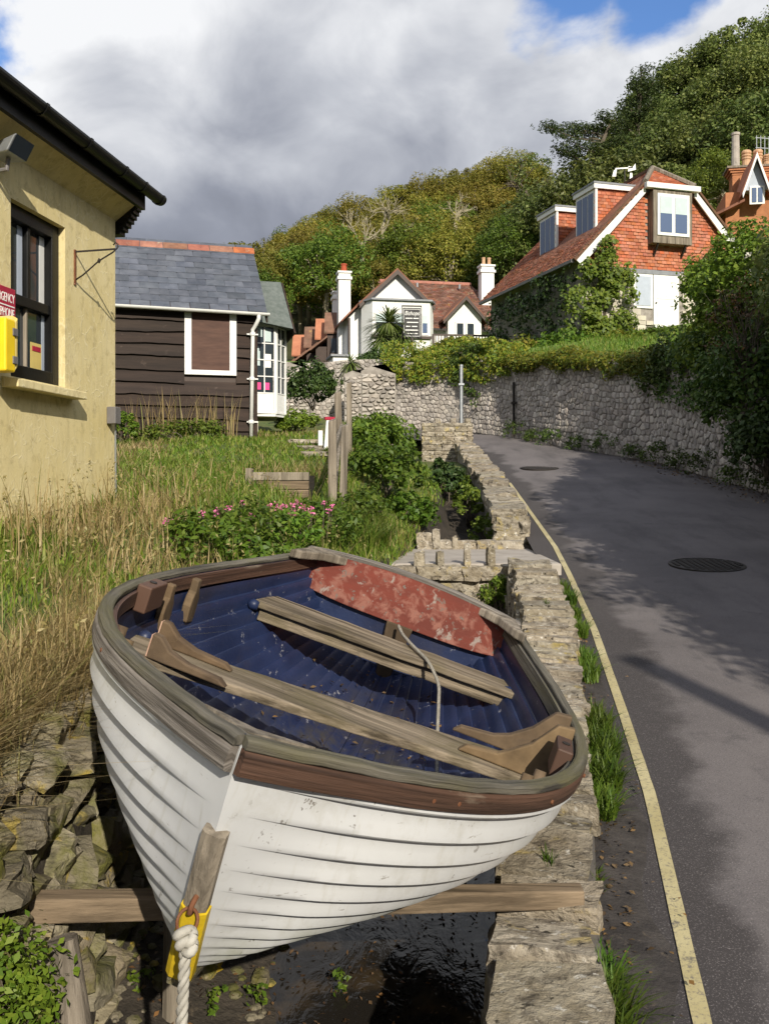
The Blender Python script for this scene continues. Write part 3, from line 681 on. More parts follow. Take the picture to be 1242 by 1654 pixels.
y = .6; i = 0
while y < 8.45:
    ln = rr.uniform(.17, .36) if y < 3.6 else rr.uniform(.10, .24)
    yc = y+ln/2; a = float(XW(yc)); wd = lwidth(yc)*rr.uniform(.98, 1.12); h = rr.uniform(.09, .15); tilt = math.atan2(float(XW(yc+.3)-XW(yc-.3)), .6)
    o = stone_at('cap_stone', POOL[i % len(POOL)], lw, Vector((a+wd/2+rr.uniform(-.02, .02), yc, lwz(yc)-h*.38+rr.uniform(-.015, .012)))-lw.location, (wd, ln*.90, h), (R(rr.uniform(-3, 3))+.1, R(rr.uniform(-3, 3)), -tilt+R(rr.uniform(-6, 6))+(math.pi if rr.random() < .5 else 0)))
    y += ln; i += 1
for row in range(4):
    y = .6+row*.07
    while y < 8.6:
        ln = rr.uniform(.16, .38); yc = y+ln/2; h = .19
        z = lwz(yc)-.16-row*h
        stone_at('face_stone', POOL[rr.randrange(10)], lw, Vector((float(XW(yc))+.07+rr.uniform(-.02, .02), yc, z))-lw.location, (.2, ln*1.05, h*1.02), (R(rr.uniform(-5, 5)), R(rr.uniform(-5, 5)), R(rr.uniform(-8, 8))-.15))
        y += ln
b0 = P(848, 940, 8.85)
stone_at('end_block', POOL[3], lw, Vector((b0.x+.02, 8.7, .62))-lw.location, (.38, .40, .36), (.05, 0, -.1))

# --- footbridge over the stream behind the boat
fb = thing('footbridge', 'flat stone footbridge with lichened upright parapet stones behind the boat', 'bridge', (.8, 10, .75))
B(-.85, .85, -.95, 1.15, -.14, 0).build('deck', M['concrete'], fb, bevel=.02)
B(-.75, .35, -.93, -.6, -.62, -.141).build('lintel_wall', M['mortar'], fb)
for (px, py, hh, wd) in [(677, 922, .09, .09), (710, 918, .09, .06), (754, 925, .17, .06), (791, 925, .14, .065)]:
    p = P(px, py, 9.08); stone_at('upright_stone', POOLS[rr.randrange(6)], fb, (p.x-.8, -.98, -.03+hh/2), (wd, .13, hh+.1), (0, 0, R(rr.uniform(-8, 8))))
x = -.8
while x < .40:
    ln = rr.uniform(.10, .26); stone_at('edge_stone', POOLS[rr.randrange(6)], fb, (x+ln/2, -1.0, -.075+rr.uniform(-.01, .01)), (ln*1.04, .2, .13), (0, 0, R(rr.uniform(-5, 5)))); x += ln
for row in range(4):
    x = -.78
    while x < .35:
        ln = rr.uniform(.10, .3); stone_at('face_stone', POOLS[rr.randrange(6)], fb, (x+ln/2, -.95, -.2-row*.12), (ln*1.05, .18, .12), (0, R(rr.uniform(-5, 5)), 0)); x += ln
stone_at('face_stone', POOL[1], fb, (.0, -1.1, -.37), (.32, .26, .24), (0, .2, .3))
for (px, hh, wd) in [(678, .16, .07), (704, .20, .08), (733, .12, .06)]:
    p = P(px, 880, 11.1); stone_at('upright_stone', POOLS[rr.randrange(6)], fb, (p.x-.8, 1.02, hh/2-.02), (wd, .12, hh+.08), (0, 0, R(rr.uniform(-6, 6))))
stone_at('upright_stone', POOL[5], fb, (P(690, 880, 11.1).x-.8, 1.06, .08), (.12, .14, .2))
x = -.35
while x < .75:
    ln = rr.uniform(.2, .34); stone_at('kerb_stone', POOLS[rr.randrange(6)], fb, (x+ln/2, 1.07, .03), (ln*1.02, .17, .13), (0, 0, R(rr.uniform(-3, 3)))); x += ln

# --- roadside wall beyond the bridge up to the pillar
fw = thing('roadside_wall', 'pale rough stone wall climbing beside the lane beyond the footbridge', 'wall', (1.7, 16, 1.3))
mb = MB(); prev = None
for y in np.linspace(11.5, 20.3, 40):
    a = float(XW(y))+.03; b = a+.34; z = float(rz(y))+.22
    r_ = [(a, y, float(rz(y))-.6), (a, y, z), (b, y, z), (b+.03, y, float(rz(y))-.1)]
    if prev: mb.quad(prev[0], r_[0], r_[1], prev[1]); mb.quad(prev[1], r_[1], r_[2], prev[2]); mb.quad(prev[2], r_[2], r_[3], prev[3])
    prev = r_
mb.world(fw).build('wall_core', M['mortar'], fw)
for zz0 in (.06, .20): stone_at('end_stone', POOL[2], fw, Vector((float(XW(11.5))+.2, 11.5, float(rz(11.5))-.06+zz0))-fw.location, (.42, .22, .17))
y = 11.4
while y < 20.2:
    ln = rr.uniform(.3, .62); yc = y+ln/2; wd = rr.uniform(.36, .46)
    stone_at('cap_stone', POOL[rr.randrange(10)], fw, Vector((float(XW(yc))+.2+rr.uniform(-.03, .03), yc, float(rz(yc))+.24+rr.uniform(-.02, .02)))-fw.location, (wd, ln*.97, rr.uniform(.14, .2)), (.1, R(rr.uniform(-5, 5)), R(rr.uniform(-6, 6))-.06))
    for row in range(2):
        stone_at('face_stone', POOLS[rr.randrange(6)], fw, Vector((float(XW(yc))+.34, yc+rr.uniform(-.05, .05), float(rz(yc))+.11-row*.15))-fw.location, (.14, ln*1.0, .15), (.1, 0, -.03))
    y += ln
# --- squared pillar wall at the bend: coursed blocks
pw = thing('pillar_wall', 'square coursed stone wall end at the bend of the lane', 'wall', (1.31, 20.6, 1.75))
B(-.5, .52, 0, .5, -.4, 1.0).build('wall_core', M['mortar'], pw)
z = -.25
while z < 1.0:
    h = min(rr.uniform(.07, .14), 1.02-z); x = -.52
    while x < .50:
        ln = min(rr.uniform(.12, .30), .54-x)
        stone_at('block', POOLS[rr.randrange(6)], pw, (x+ln/2, .0, z+h/2), (ln*.99, .16, h*.97)); x += ln
    stone_at('block', POOLS[rr.randrange(6)], pw, (.50, .27, z+h/2), (.14, .42, h*.97))
    z += h
for x in (-.18, .15, .46): stone_at('coping_stone', POOLS[rr.randrange(6)], pw, (x, .12, 1.04), (.12, .2, .16))
# metal post behind it
mp_ = thing('metal_post', 'slim galvanised metal post standing behind the square stone wall end', 'post', (P(745, 668, 21.4).x, 21.4, 2.0))
MB().tube([(0, 0, 0), (0, 0, 2.08)], .04, 10).build('pole', M['galv'], mp_, smooth=False)
MB().lathe([(.045, 2.06), (.045, 2.10), (.01, 2.11)], n=10).build('cap', M['galv'], mp_)
MB().box(-.06, .06, -.06, .06, 1.65, 1.69).build('clamp', M['galv'], mp_)

# --- rubble bank on the left under the grass
rr = random.Random(77)
rb = thing('rubble_bank', 'mossy rubble stone bank holding up the grass left of the boat', 'stone bank', (-1.15, 3.2, .2))
n = 0
for row in range(10):
    y = 1.4+row*.05
    while y < 6.2:
        ln = rr.uniform(.09, .26)*(1.0 if y < 4.2 else 1.5); h = rr.uniform(.06, .13); yc = y+ln/2
        e0 = float(XL(yc)); zt = float(meadow(e0-.3, yc)); zb = float(bed(yc)); f_ = (row+.45)/10
        z = lerp(zb+.03, zt-.04, f_)+rr.uniform(-.03, .03); x = e0+.14-.20*f_+rr.uniform(-.035, .045)
        tilt = math.atan2(float(XL(yc+.3)-XL(yc-.3)), .6)
        stone_at('bank_stone', POOLB[rr.randrange(9)], rb, Vector((x, yc, z))-rb.location, (rr.uniform(.14, .24), ln*1.05, h*1.15), (R(rr.uniform(-25, 25)), R(rr.uniform(-15, 25)), -tilt+R(rr.uniform(-25, 25))))
        y += ln*.98; n += 1
# boulders in the stream bed
rs = random.Random(5)
for (px, py, s) in [(185, 1570, .13), (150, 1600, .10), (420, 1590, .05), (265, 1640, .05), (520, 1600, .06), (640, 1510, .07), (360, 1480, .12), (230, 1540, .15), (100, 1540, .10), (330, 1600, .08), (640, 1600, .05)]:
    z0 = -.38; d = (EYE-z0)*F/(py-HY); x = (px-CX)/F*d
    o = put('stream_rock', POOLB[rs.randrange(9)], None); o.location = (x, d, float(ground_z(x, d))+s*.25); o.scale = (s*1.5, s*1.2, s*.8); o.rotation_euler = (0, 0, rs.random()*6)
    tag(o, 'dark mossy rock lying in the muddy stream bed under the boat', 'rock', 'rocks in the stream bed')
rg = np.random.default_rng(8); mbp = MB()
for _ in range(420):
    y = rg.uniform(2.6, 5.2); x = float(XL(y))+.1+abs(rg.normal(0, .45)); z = float(ground_z(x, y)); r_ = rg.uniform(.008, .03)
    if x > float(XW(y)): continue
    mbp.lathe([(r_*.6, -r_*.3), (r_, r_*.1), (r_*.7, r_*.5), (r_*.2, r_*.6)], (x, y, z), 6)
tag(mbp.build('stream_pebbles', M['bankstone'], None), 'small pebbles scattered over the stream mud under the boat', 'pebbles', kind='stuff')
nl = 2200
yv = rg.uniform(2.2, 6.5, nl); xv = rg.uniform(0, 1, nl); xv = XL(yv)+.12+(XW(yv)-XL(yv)-.15)*xv**1.3
zv = np.maximum(ground_z(xv, yv), bed(yv)+.07)+.01
V, Fq = leaf_quads(rg, np.stack([xv, yv, zv], 1), np.tile([0, 0, 1.2], (nl, 1)), .021, .55)
tag(put('stream_leaf_litter', npmesh('litter', V, Fq), LF['litter']), 'brown leaf litter scattered over the muddy stream bed', 'leaf litter', kind='stuff')
nl = 900; yv = rg.uniform(1.5, 9, nl); xv = XW(yv)+.27+np.abs(rg.normal(0, .11, nl)); zv = rz(yv)+.03
V1 = leaf_quads(rg, np.stack([xv, yv, zv], 1), np.tile([0, 0, 2.0], (nl, 1)), .022, .6)
nl = 700; tv = rg.uniform(T0w, T0w+9, nl); q = np.array([WP.at(t)+WP.nrm(t)*abs(rg.normal(.25, .22)) for t in tv])
V2 = leaf_quads(rg, np.concatenate([q, (rz(q[:, 1])+.03)[:, None]], 1), np.tile([0, 0, 2.0], (nl, 1)), .05, .6)
tag(put('fallen_leaves', npmesh('fallen_leaves', *merge([V1, V2])), LF['litter']), 'dry fallen leaves along the edges of the lane', 'leaf litter', kind='stuff')
# ------------------------------------------------------------------ rowing boat
def boat():
    px, py, pz, yaw, pit, rol = -.3487, 1.99645, -.70278+EYE, 1.41493, .03012, .33723
    b1, b2, b3, sb, ss, rake = .79389, .85516, .55596, .18276, .08098, .17219
    cy, sy, cp, sp, cr_, sr = math.cos(yaw), math.sin(yaw), math.cos(pit), math.sin(pit), math.cos(rol), math.sin(rol)
    Mr = Matrix(((cy, -sy, 0), (sy, cy, 0), (0, 0, 1))) @ Matrix(((cp, 0, -sp), (0, 1, 0), (sp, 0, cp))) @ Matrix(((1, 0, 0), (0, cr_, -sr), (0, sr, cr_)))
    MW = Matrix.Translation((px, py, pz)) @ Mr.to_4x4()
    root = thing('rowing_boat', 'old white clinker rowing boat with blue inside, tilted across the stream', 'rowing boat', matrix=MW)
    cb = np.polyfit([0, .35, .65, 1.0], [0, b1, b2, b3], 3); cs = np.polyfit([0, .55, 1], [sb, 0, ss], 2)
    hb = lambda u: np.clip(np.polyval(cb, u)-.03*np.clip(u/.08, 0, 1), 0, 9); sheer = lambda u: np.polyval(cs, u)
    def sect(u, v, off=0.0):
        b = hb(u); s = sheer(u); k = -.44-.16*np.clip(u/.5, 0, 1)**.7+.22*np.clip((u-.55)/.45, 0, 1)**2
        e = 2.2-.2*np.clip(u/.4, 0, 1)**.8; ex = 1/(1+(e-1)*.75)
        f = lambda vv: (b*np.clip(1-vv**e, 0, 1)**ex, s+(k-s)*vv)
        y, z = f(v); y2, z2 = f(np.clip(v+.002, 0, 1)); y1, z1 = f(np.clip(v-.002, 0, 1))
        ty, tz = y2-y1, z2-z1; L = np.maximum(np.hypot(ty, tz), 1e-9); ny, nz = -tz/L, ty/L
        fade = np.clip((u-.012)/.07, 0, 1)*np.clip(y/.02, 0, 1)
        return np.stack([u*3+rake*np.power(v, 1.5)*np.clip(1-u/.35, 0, 1), np.maximum(y+ny*off*fade, 0), z+nz*off*fade+(np.maximum(-off, 0)*.9*(1-np.clip(y/.02, 0, 1)))], -1)
    U = np.linspace(0, 1, 64)**1.25
    vv = np.linspace(0, 1, 400); pm = sect(np.full(400, .45), vv); arc = np.concatenate([[0], np.cumsum(np.linalg.norm(np.diff(pm, axis=0), axis=1))]); NS = 14
    ve = np.interp(np.linspace(0, arc[-1], NS+1), arc, vv); ve[-1] = 1
    def shell_mesh(base, lap, side):
        rows = []
        for i in range(NS):
            for t, o in ((0, 0), (.12, .0), (.32, .12), (.55, .42), (.78, .84), (.93, 1.0), (1.0, .82)): rows.append((lerp(ve[i], ve[i+1], t), base+lap*o))
        rows.append((1.0, base))
        Vs = np.stack([sect(U, np.full_like(U, a), o) for a, o in rows], 1); Vs[..., 1] *= side
        n, m = Vs.shape[:2]; ii, jj = np.meshgrid(np.arange(n-1), np.arange(m-1), indexing='ij'); k = (ii*m+jj).ravel()
        q = np.stack([k, k+m, k+m+1, k+1], 1)
        if side < 0: q = q[:, ::-1]
        return Vs.reshape(-1, 3), q
    def shell_obj(name, base, lap, m, parent):
        V, Fs = merge([shell_mesh(base, lap, 1), shell_mesh(base, lap, -1)])
        me = npmesh(name, V, Fs, True)
        bm = bmesh.new(); bm.from_mesh(me); bmesh.ops.remove_doubles(bm, verts=bm.verts, dist=.0006); bmesh.ops.recalc_face_normals(bm, faces=bm.faces); bm.to_mesh(me); bm.free()
        for p in me.polygons: p.use_smooth = True
        o = put(name, me, m, parent); md = o.modifiers.new('Edge', 'EDGE_SPLIT'); md.split_angle = R(38); return o
    hull = shell_obj('hull', 0, .026, M['hull'], root)
    shell_obj('inner_lining', -.024, .016, M['blue'], root)
    # transom: outer white board, blue inside, red board on top
    tv = np.linspace(0, 1, 24); T = sect(np.ones(24), tv, 0)
    prof = [(3.0, -p[1], p[2]) for p in T[::-1]]+[(3.0, p[1], p[2]) for p in T]
    def crown(y): return ss+.045*(1-(y/b3)**2)
    top = [(3.0, y, crown(y)) for y in np.linspace(b3, -b3, 13)][1:-1]
    MB().prism([(3.0, p[1], p[2]) for p in T]+[(3.0, -p[1], p[2]) for p in T[::-1]][1:]+[], (.03, 0, 0)).build('transom', M['hull'], root)
    ins = [(2.985, p[1]*.985, p[2]) for p in T]+[(2.985, -p[1]*.985, p[2]) for p in T[::-1]][1:]
    MB().prism(ins, (.012, 0, 0)).build('transom_lining', M['blue'], root)
    ys_ = np.linspace(.545, -.545, 15)
    lowz = lambda y: -.115+.03*(abs(y)/.55)**4
    upper = [(2.950, y, crown(y)+.012) for y in ys_]; lower = [(2.950, y, lowz(y)) for y in ys_[::-1]]
    MB().prism(upper+lower, (.033, 0, 0)).build('transom_board', M['redpaint'], root, bevel=.004)
    yb_ = np.linspace(.57, -.57, 15)
    MB().sweep_uv([(2.985, y, crown(y)+.012) for y in yb_], [(-.036, -.005), (.04, -.005), (.04, .010), (.03, .014), (-.03, .014), (-.036, .010)], [(1, 0, 0)]*15, 'transom_cap', M['railpale'], root)
    # gunwale caps, rubbing strakes, inwales
    us = np.linspace(0.0, 1, 60)**1.15
    for side, rail in ((1, 'railpale'), (-1, 'railred')):
        pts = [(3*u, side*float(hb(u)), float(sheer(u))) for u in us]; outs = []
        for i in range(len(pts)):
            a, b = Vector(pts[max(i-1, 0)]), Vector(pts[min(i+1, len(pts)-1)]); d = (b-a); d.z = 0; d.normalize(); o = Vector((d.y, -d.x, 0))*(-side); outs.append(tuple(o if o.y*side >= 0 else -o))
        # meet on the centre line at the bow
        wob = [0.005*mnoise.noise(Vector((i*.6, side, 0)))+.003*mnoise.noise(Vector((i*2.1, side, 4))) for i in range(len(pts))]
        capsec = [(-.020, .0), (-.020, .013), (-.015, .017), (.0, .019), (.016, .017), (.023, .011), (.023, -.004), (.020, -.007)]
        P2 = [(p[0], p[1], p[2]+wz) for p, wz in zip(pts, wob)]
        o = MB().sweep_uv(P2, capsec, outs, 'gunwale_cap', M['railgrey'], root, True); m_ = o.modifiers.new('E', 'EDGE_SPLIT'); m_.split_angle = R(25)
        o = MB().sweep_uv(pts, [(.004, -.066), (.022, -.063), (.026, -.052), (.026, -.016), (.02, -.008), (.004, -.008)], outs, 'rubbing_strake', M[rail], root)
        if side > 0: tag(o, 'pale grey weathered rubbing strake')
        else: tag(o, 'red brown worn rubbing strake')
        MB().sweep_uv(pts[8:], [(-.040, -.055), (-.024, -.060), (-.022, -.002), (-.036, -.002)], outs[8:], 'inwale', M['railred' if side > 0 else 'railgrey'], root)
        # quarter knee at the stern corner
        y0 = side*(b3-.02)
        kn = [(2.965, y0, 0), (2.70, side*(float(hb(.90))-.03), 0), (2.74, side*(float(hb(.913))-.07), 0), (2.88, y0-side*.075, 0), (2.95, y0-side*.18, 0), (2.965, y0-side*.23, 0)]
        MB().prism([(a, b, ss-.004+(.0) - (2.965-a)*.04) for a, b, c in kn], (0, 0, .042)).build('quarter_knee', M['wood'], root, bevel=.008)
    # breasthook
    MB().prism([(.02, 0, sb-.012), (.13, .13, sb-.03), (.09, 0, sb-.025), (.13, -.13, sb-.03)], (0, 0, .03)).build('breasthook', M['wood'], root)
    # thwarts
    def plank(pl, z, th, name, m, segs=16, wob=.006):
        (x0, y0), (x1, y1), (x2, y2), (x3, y3) = pl; vs = []; fs = []   # left fore, right fore, right aft, left aft
        for i in range(segs+1):
            t = i/segs; a = Vector((lerp(x0, x1, t), lerp(y0, y1, t))); b = Vector((lerp(x3, x2, t), lerp(y3, y2, t)))
            a.x += wob*mnoise.noise(Vector((i*.7, 1, z*9))); b.x += wob*mnoise.noise(Vector((i*.7, 5, z*9))); zc = z+wob*.7*mnoise.noise(Vector((i*.5, 9, z)))
            vs += [(a.x, a.y, zc-th), (b.x, b.y, zc-th), (b.x, b.y, zc), (a.x, a.y, zc)]
        for i in range(segs):
            k = i*4; fs += [(k+j, k+(j+1) % 4, k+4+(j+1) % 4, k+4+j) for j in range(4)]
        fs += [(0, 1, 2, 3), (segs*4+3, segs*4+2, segs*4+1, segs*4)]
        return MB().add(vs, fs).build(name, m, root, bevel=.005)
    plank([(1.24, .80), (1.56, -.79), (1.79, -.79), (1.46, .80)], -.165, .034, 'thwart', M['woody'])
    plank([(2.44, .64), (2.53, -.635), (2.72, -.60), (2.68, .60)], -.13, .03, 'thwart', M['woody'])
    plank([(2.47, .60), (2.56, -.60), (2.585, -.60), (2.495, .60)], -.162, .06, 'thwart_apron', M['woody'])
    # hanging knees
    def knee(x, side, L=.34, up=.15, zt=-.165, m='oak', lean=.0):
        yw = side*.79; d = -side; pr = []
        pr += [(yw+d*L, zt+.002), (yw+d*L*.93, zt+.028), (yw+d*L*.6, zt+.042), (yw+d*.17, zt+.065), (yw+d*.10, zt+.12), (yw+d*.035, zt+up), (yw+side*.025, zt+up+.008), (yw+side*.03, zt+.10), (yw, zt+.002)]
        MB().prism([(x, a, b) for a, b in pr], (.036, 0, 0)).build('hanging_knee', M[m], root, bevel=.006)
    knee(1.56, -1, up=.215); knee(1.76, -1, L=.38, up=.205)
    def low_knee(x, y1):
        pr = [(y1, -.163), (y1, -.075), (y1-.03, -.078), (y1-.075, -.115), (y1-.15, -.135), (y1-.27, -.142), (y1-.30, -.163)]
        k = MB().prism([(x, a, b) for a, b in pr], (.04, 0, 0)).build('hanging_knee', M['oak'], root, bevel=.006)
        MB().box(x+.004, x+.036, y1-.002, y1+.004, -.160, -.08).build('cut_end', M['fresh'], k)
    low_knee(1.26, .66); low_knee(1.44, .70)
    def high_knee(x, u):
        y0 = float(hb(u))-.03; pr = [(x-.02, -.01), (x+.02, -.01), (x+.02, -.055), (x+.042, -.09), (x+.038, -.165), (x+.025, -.20), (x-.045, -.19), (x-.05, -.12), (x-.04, -.085), (x-.022, -.06)]
        MB().prism([(a, y0-.035-.10*abs(b)*.6, b) for a, b in pr], (0, .035, 0)).build('hanging_knee', M['oak'], root, bevel=.006)
    high_knee(1.72, 1.72/3); high_knee(1.95, 1.95/3); high_knee(.98, .98/3)
    # thwart cleats (rounded blue lumps), rowlock blocks, stub pins
    for (x, y, z) in [(1.50, .79, -.175), (2.44, .655, -.15), (2.60, -.63, -.15)]:
        MB().tube([(x, y, z), (x, y-.02*np.sign(y), z), (x, y-.05*np.sign(y), z)], [.012, .028, .02], 10).build('thwart_cleat', M['blue'], root, smooth=True)
    for side, x in ((1, 1.47), (-1, 1.42)):
        u = x/3; y0 = side*(float(hb(u))-.035); z0 = float(sheer(u))
        k = MB().box(x-.08, x+.08, min(y0, y0-side*.055), max(y0, y0-side*.055), z0-.07, z0+.03).build('rowlock_block', M['railred'], root, bevel=.006)
        MB().lathe([(.014, z0+.031), (.014, z0+.034), (.004, z0+.034)], (x, y0-side*.025, 0), 10).build('rowlock_socket', M['iron'], k)
    for (x, y, z) in [(.86, .60, -.01), (.93, .655, -.0), (1.02, -.66, .0), (1.10, -.70, .0)]:
        MB().tube([(x, y, z-.16), (x, y, z-.02), (x+.01, y, z+.015)], [.022, .02, .018], 8).build('wooden_pin', M['oak'], root, smooth=True)
    # stern post inside
    MB().prism([(2.94, .065, -.11), (2.94, -.075, -.11), (2.94, -.045, -.36), (2.94, -.05, -.50), (2.94, .03, -.50), (2.94, .035, -.36)], (.045, 0, 0)).build('stern_post', M['oak'], root, bevel=.006)
    # floor bottom boards rib
    for side, us_ in ((-1, (.13, .155, .30, .46, .62)), (1, (.2, .4, .6))):
        for u in us_:
            y0 = side*(float(hb(u))+.030); z0 = float(sheer(u))-.04; a_ = math.atan2(float(hb(u+.01)-hb(u-.01)), .06)
            dn = Vector((-math.sin(a_), side*math.cos(a_), 0)); MB().tube([Vector((3*u, y0, z0))-dn*.008, Vector((3*u, y0, z0))+dn*.0035], [.009, .006], 8).build('bolt_head', M['rust'], root)
    rg_ = np.random.default_rng(4); n_ = 220; uu_ = rg_.uniform(.25, .97, n_); vv_ = 1-np.abs(rg_.normal(0, .10, n_)); C_ = sect(uu_, np.clip(vv_, .5, .999), -.026); C_[:, 1] *= rg_.choice([-1, 1], n_); C_[:, 2] += .012
    V_, F_ = leaf_quads(rg_, C_, np.tile([0, 0, 1.5], (n_, 1)), .024, .5); tag(put('leaf_debris', npmesh('leaf_debris', V_, F_), LF['litter'], root), kind='stuff')
    # stem: wood facing, yellow stem band, ring
    def stem_pt(v, out=0.0): p = sect(np.array([0.0]), np.array([v]))[0]; return Vector((p[0]-out, 0, p[2]))
    def stem_piece(v0, v1, wd, th, name, m, n=14, r=.012, taper=False):
        mb = MB(); prev = None
        sec = [(-wd/2, .016), (-wd/2, -th*.5), (-wd/2+r, -th), (wd/2-r, -th), (wd/2, -th*.5), (wd/2, .016)]
        vs = []
        for i in range(n):
            v = lerp(v0, v1, i/(n-1)); p = stem_pt(v); q = stem_pt(min(1, v+.01)); d = (q-stem_pt(v-.01)).normalized(); nx = Vector((d.z, 0, -d.x))
            if nx.x < 0: nx = -nx
            tp_ = min(1, .15+.85*(i/(n-1))/.25) if taper else 1
            vs += [p+nx*(b*tp_ if b < 0 else b)+Vector((0, a*(.8+.2*tp_), 0)) for a, b in sec]
        k = len(sec); fs = [(i*k+j, i*k+(j+1) % k, (i+1)*k+(j+1) % k, (i+1)*k+j) for i in range(n-1) for j in range(k)]
        fs += [tuple(range(k)), tuple((n-1)*k+j for j in range(k))]
        return mb.add(vs, fs).build(name, m, root, smooth=False)
    stem_piece(.34, .66, .054, .016, 'stem_facing', M['wood'])
    stem_piece(.662, .99, .062, .020, 'stem_band', M['yellowp'])
    kb = [(3*u+rake*float(np.clip(1-u/.35, 0, 1)), 0, float(sect(np.array([u]), np.array([1.0]))[0][2])-.006) for u in np.linspace(.0, .97, 24)]
    MB().sweep(kb, [(-.022, -.026), (.022, -.026), (.026, -.001), (-.026, -.001)], [(0, 1, 0)]*24).build('keel', M['bankstone'], root)
    rp = stem_pt(.615); eye = rp+Vector((-.035, 0, 0))
    mb = MB(); mb.tube([rp+Vector((.02, 0, .01)), rp+Vector((-.024, 0, .006)), rp+Vector((-.036, 0, -.006)), rp+Vector((-.034, 0, -.024)), rp+Vector((-.018, 0, -.032))], .006, 8)
    mb.build('eye_bolt', M['rust'], root, smooth=True)
    rc = rp+Vector((-.026, 0, -.048)); ring = [rc+Vector((.008*math.sin(t), .0215*math.cos(t), .026*math.sin(t))) for t in np.linspace(0, 2*math.pi, 22)]
    MB().tube(ring, .0038, 8, cap=False).build('mooring_ring', M['rust'], root, smooth=True)
    return root, MW, sect, rc
bt, BMW, bsect, ringc = boat()
bpy.context.view_layer.update()
# hull lowest point near a given depth, for the support beam
uu, v_ = np.meshgrid(np.linspace(0, 1, 80), np.linspace(0, 1, 60), indexing='ij'); hp = bsect(uu, v_, .017).reshape(-1, 3); hp = np.concatenate([hp, hp*np.array([1, -1, 1])])
mw = np.array(BMW); hw = hp@mw[:3, :3].T+mw[:3, 3]
# ------------------------------------------------------------------ ropes
def twisted(name, label, cat, pts, r, mt, strands=3, pitch=.05, n=6, root=None, step=.006):
    pts = [Vector(p) for p in pts]; d = [0]
    for a, b in zip(pts, pts[1:]): d.append(d[-1]+(b-a).length)
    L = d[-1]; m = max(8, int(L/step)); arr = np.array(pts); s_ = np.linspace(0, L, m); c = np.stack([np.interp(s_, d, arr[:, i]) for i in range(3)], 1)
    k = max(1, m//40); ker = np.ones(2*k+1)/(2*k+1); c = np.stack([np.convolve(np.pad(c[:, i], k, 'edge'), ker, 'valid') for i in range(3)], 1)
    T = unit(np.gradient(c, axis=0)); ref = np.array([.3, .9, .1]); A = unit(np.cross(T, ref)); Bv = np.cross(T, A)
    o = root or thing(name, label, cat, tuple(pts[0]))
    inv = o.matrix_basis.inverted()
    for k in range(strands):
        ph = 2*math.pi*(s_/pitch+k/strands); cc = c+(A*np.cos(ph)[:, None]+Bv*np.sin(ph)[:, None])*r*.55
        MB().tube([inv @ Vector(p) for p in cc], r*.56, n).build('strand', mt, o, smooth=True)
    return o
rw_ = BMW @ ringc
knot = rw_+Vector((0, -.014, -.032))
mr_ = thing('mooring_rope', 'thick white mooring rope knotted to the ring on the boat bow', 'rope', knot)
twisted('', '', '', [knot, knot+Vector((-.002, -.008, -.05)), knot+Vector((-.008, -.012, -.2)), knot+Vector((-.013, -.02, -.42)), knot+Vector((-.02, -.04, -.62)), knot+Vector((-.03, -.2, -.80)), knot+Vector((-.1, -.9, -.86))], .0122, M['rope'], root=mr_, pitch=.07)
inv = mr_.matrix_basis.inverted(); mb = MB()
for (ax, ay, az, rx) in [(0, .0, .010, .017), (.004, -.006, -.008, .015)]:
    mb.tube([inv @ (knot+Vector((ax+rx*math.cos(t), ay-.008+.010*math.sin(2*t), az+.012*math.sin(t)))) for t in np.linspace(0, 2*math.pi, 20)], .0105, 8, cap=False)
mb.build('knot', M['rope'], mr_, smooth=True)
def bp(x, y, z): return BMW @ Vector((x, y, z))
twisted('painter_rope', 'thin grey rope trailing from the boat transom over the aft seat', 'rope', [bp(2.90, -.0, -.10), bp(2.80, -.04, -.115), bp(2.66, -.10, -.112), bp(2.46, -.22, -.115), bp(2.36, -.30, -.17), bp(2.1, -.37, -.32), bp(1.85, -.43, -.42), bp(1.70, -.46, -.47), bp(1.3, -.44, -.50), bp(1.0, -.40, -.46)], .008, M['ropegrey'], pitch=.035, n=5)

# ------------------------------------------------------------------ supports under the boat
by = 3.0; sel = hw[np.abs(hw[:, 1]-by) < .07]; zmin = sel[:, 2].min()
ZB = .235; print('hull min z near beam', float(zmin))
sbm = thing('support_beam', 'rough timber beam laid across the stream under the boat', 'beam', (-.2, by, ZB))
MB().hexa([(-.84, -.16, -.028), (.82, .01, -.058), (.82, .08, -.058), (-.84, -.08, -.028), (-.84, -.16, .045), (.82, .01, .0), (.82, .08, .0), (-.84, -.08, .045)]).build('beam', M['beamw'], sbm, bevel=.006)
tp = P(97, 1478, 2.72)
MB().tube([(tp.x, tp.y+.02, ZB-.02), (tp.x+.05, tp.y, ZB-.3), (tp.x+.16, tp.y-.02, ZB-.95)], [.042, .045, .05], 12).build('support_post', M['wood'], None, smooth=False)
tag(bpy.data.objects['support_post'], 'round leaning timber post propping the left end of the beam', 'post')
q = P(280, 1500, 3.3); MB().tube([(q.x, q.y, q.z+.12), (q.x-.01, q.y, q.z-.5)], [.03, .034], 10).build('prop_stake', M['wood'], None)
tag(bpy.data.objects['prop_stake'], 'short dark wooden stake standing in shade behind the boat bow', 'post')
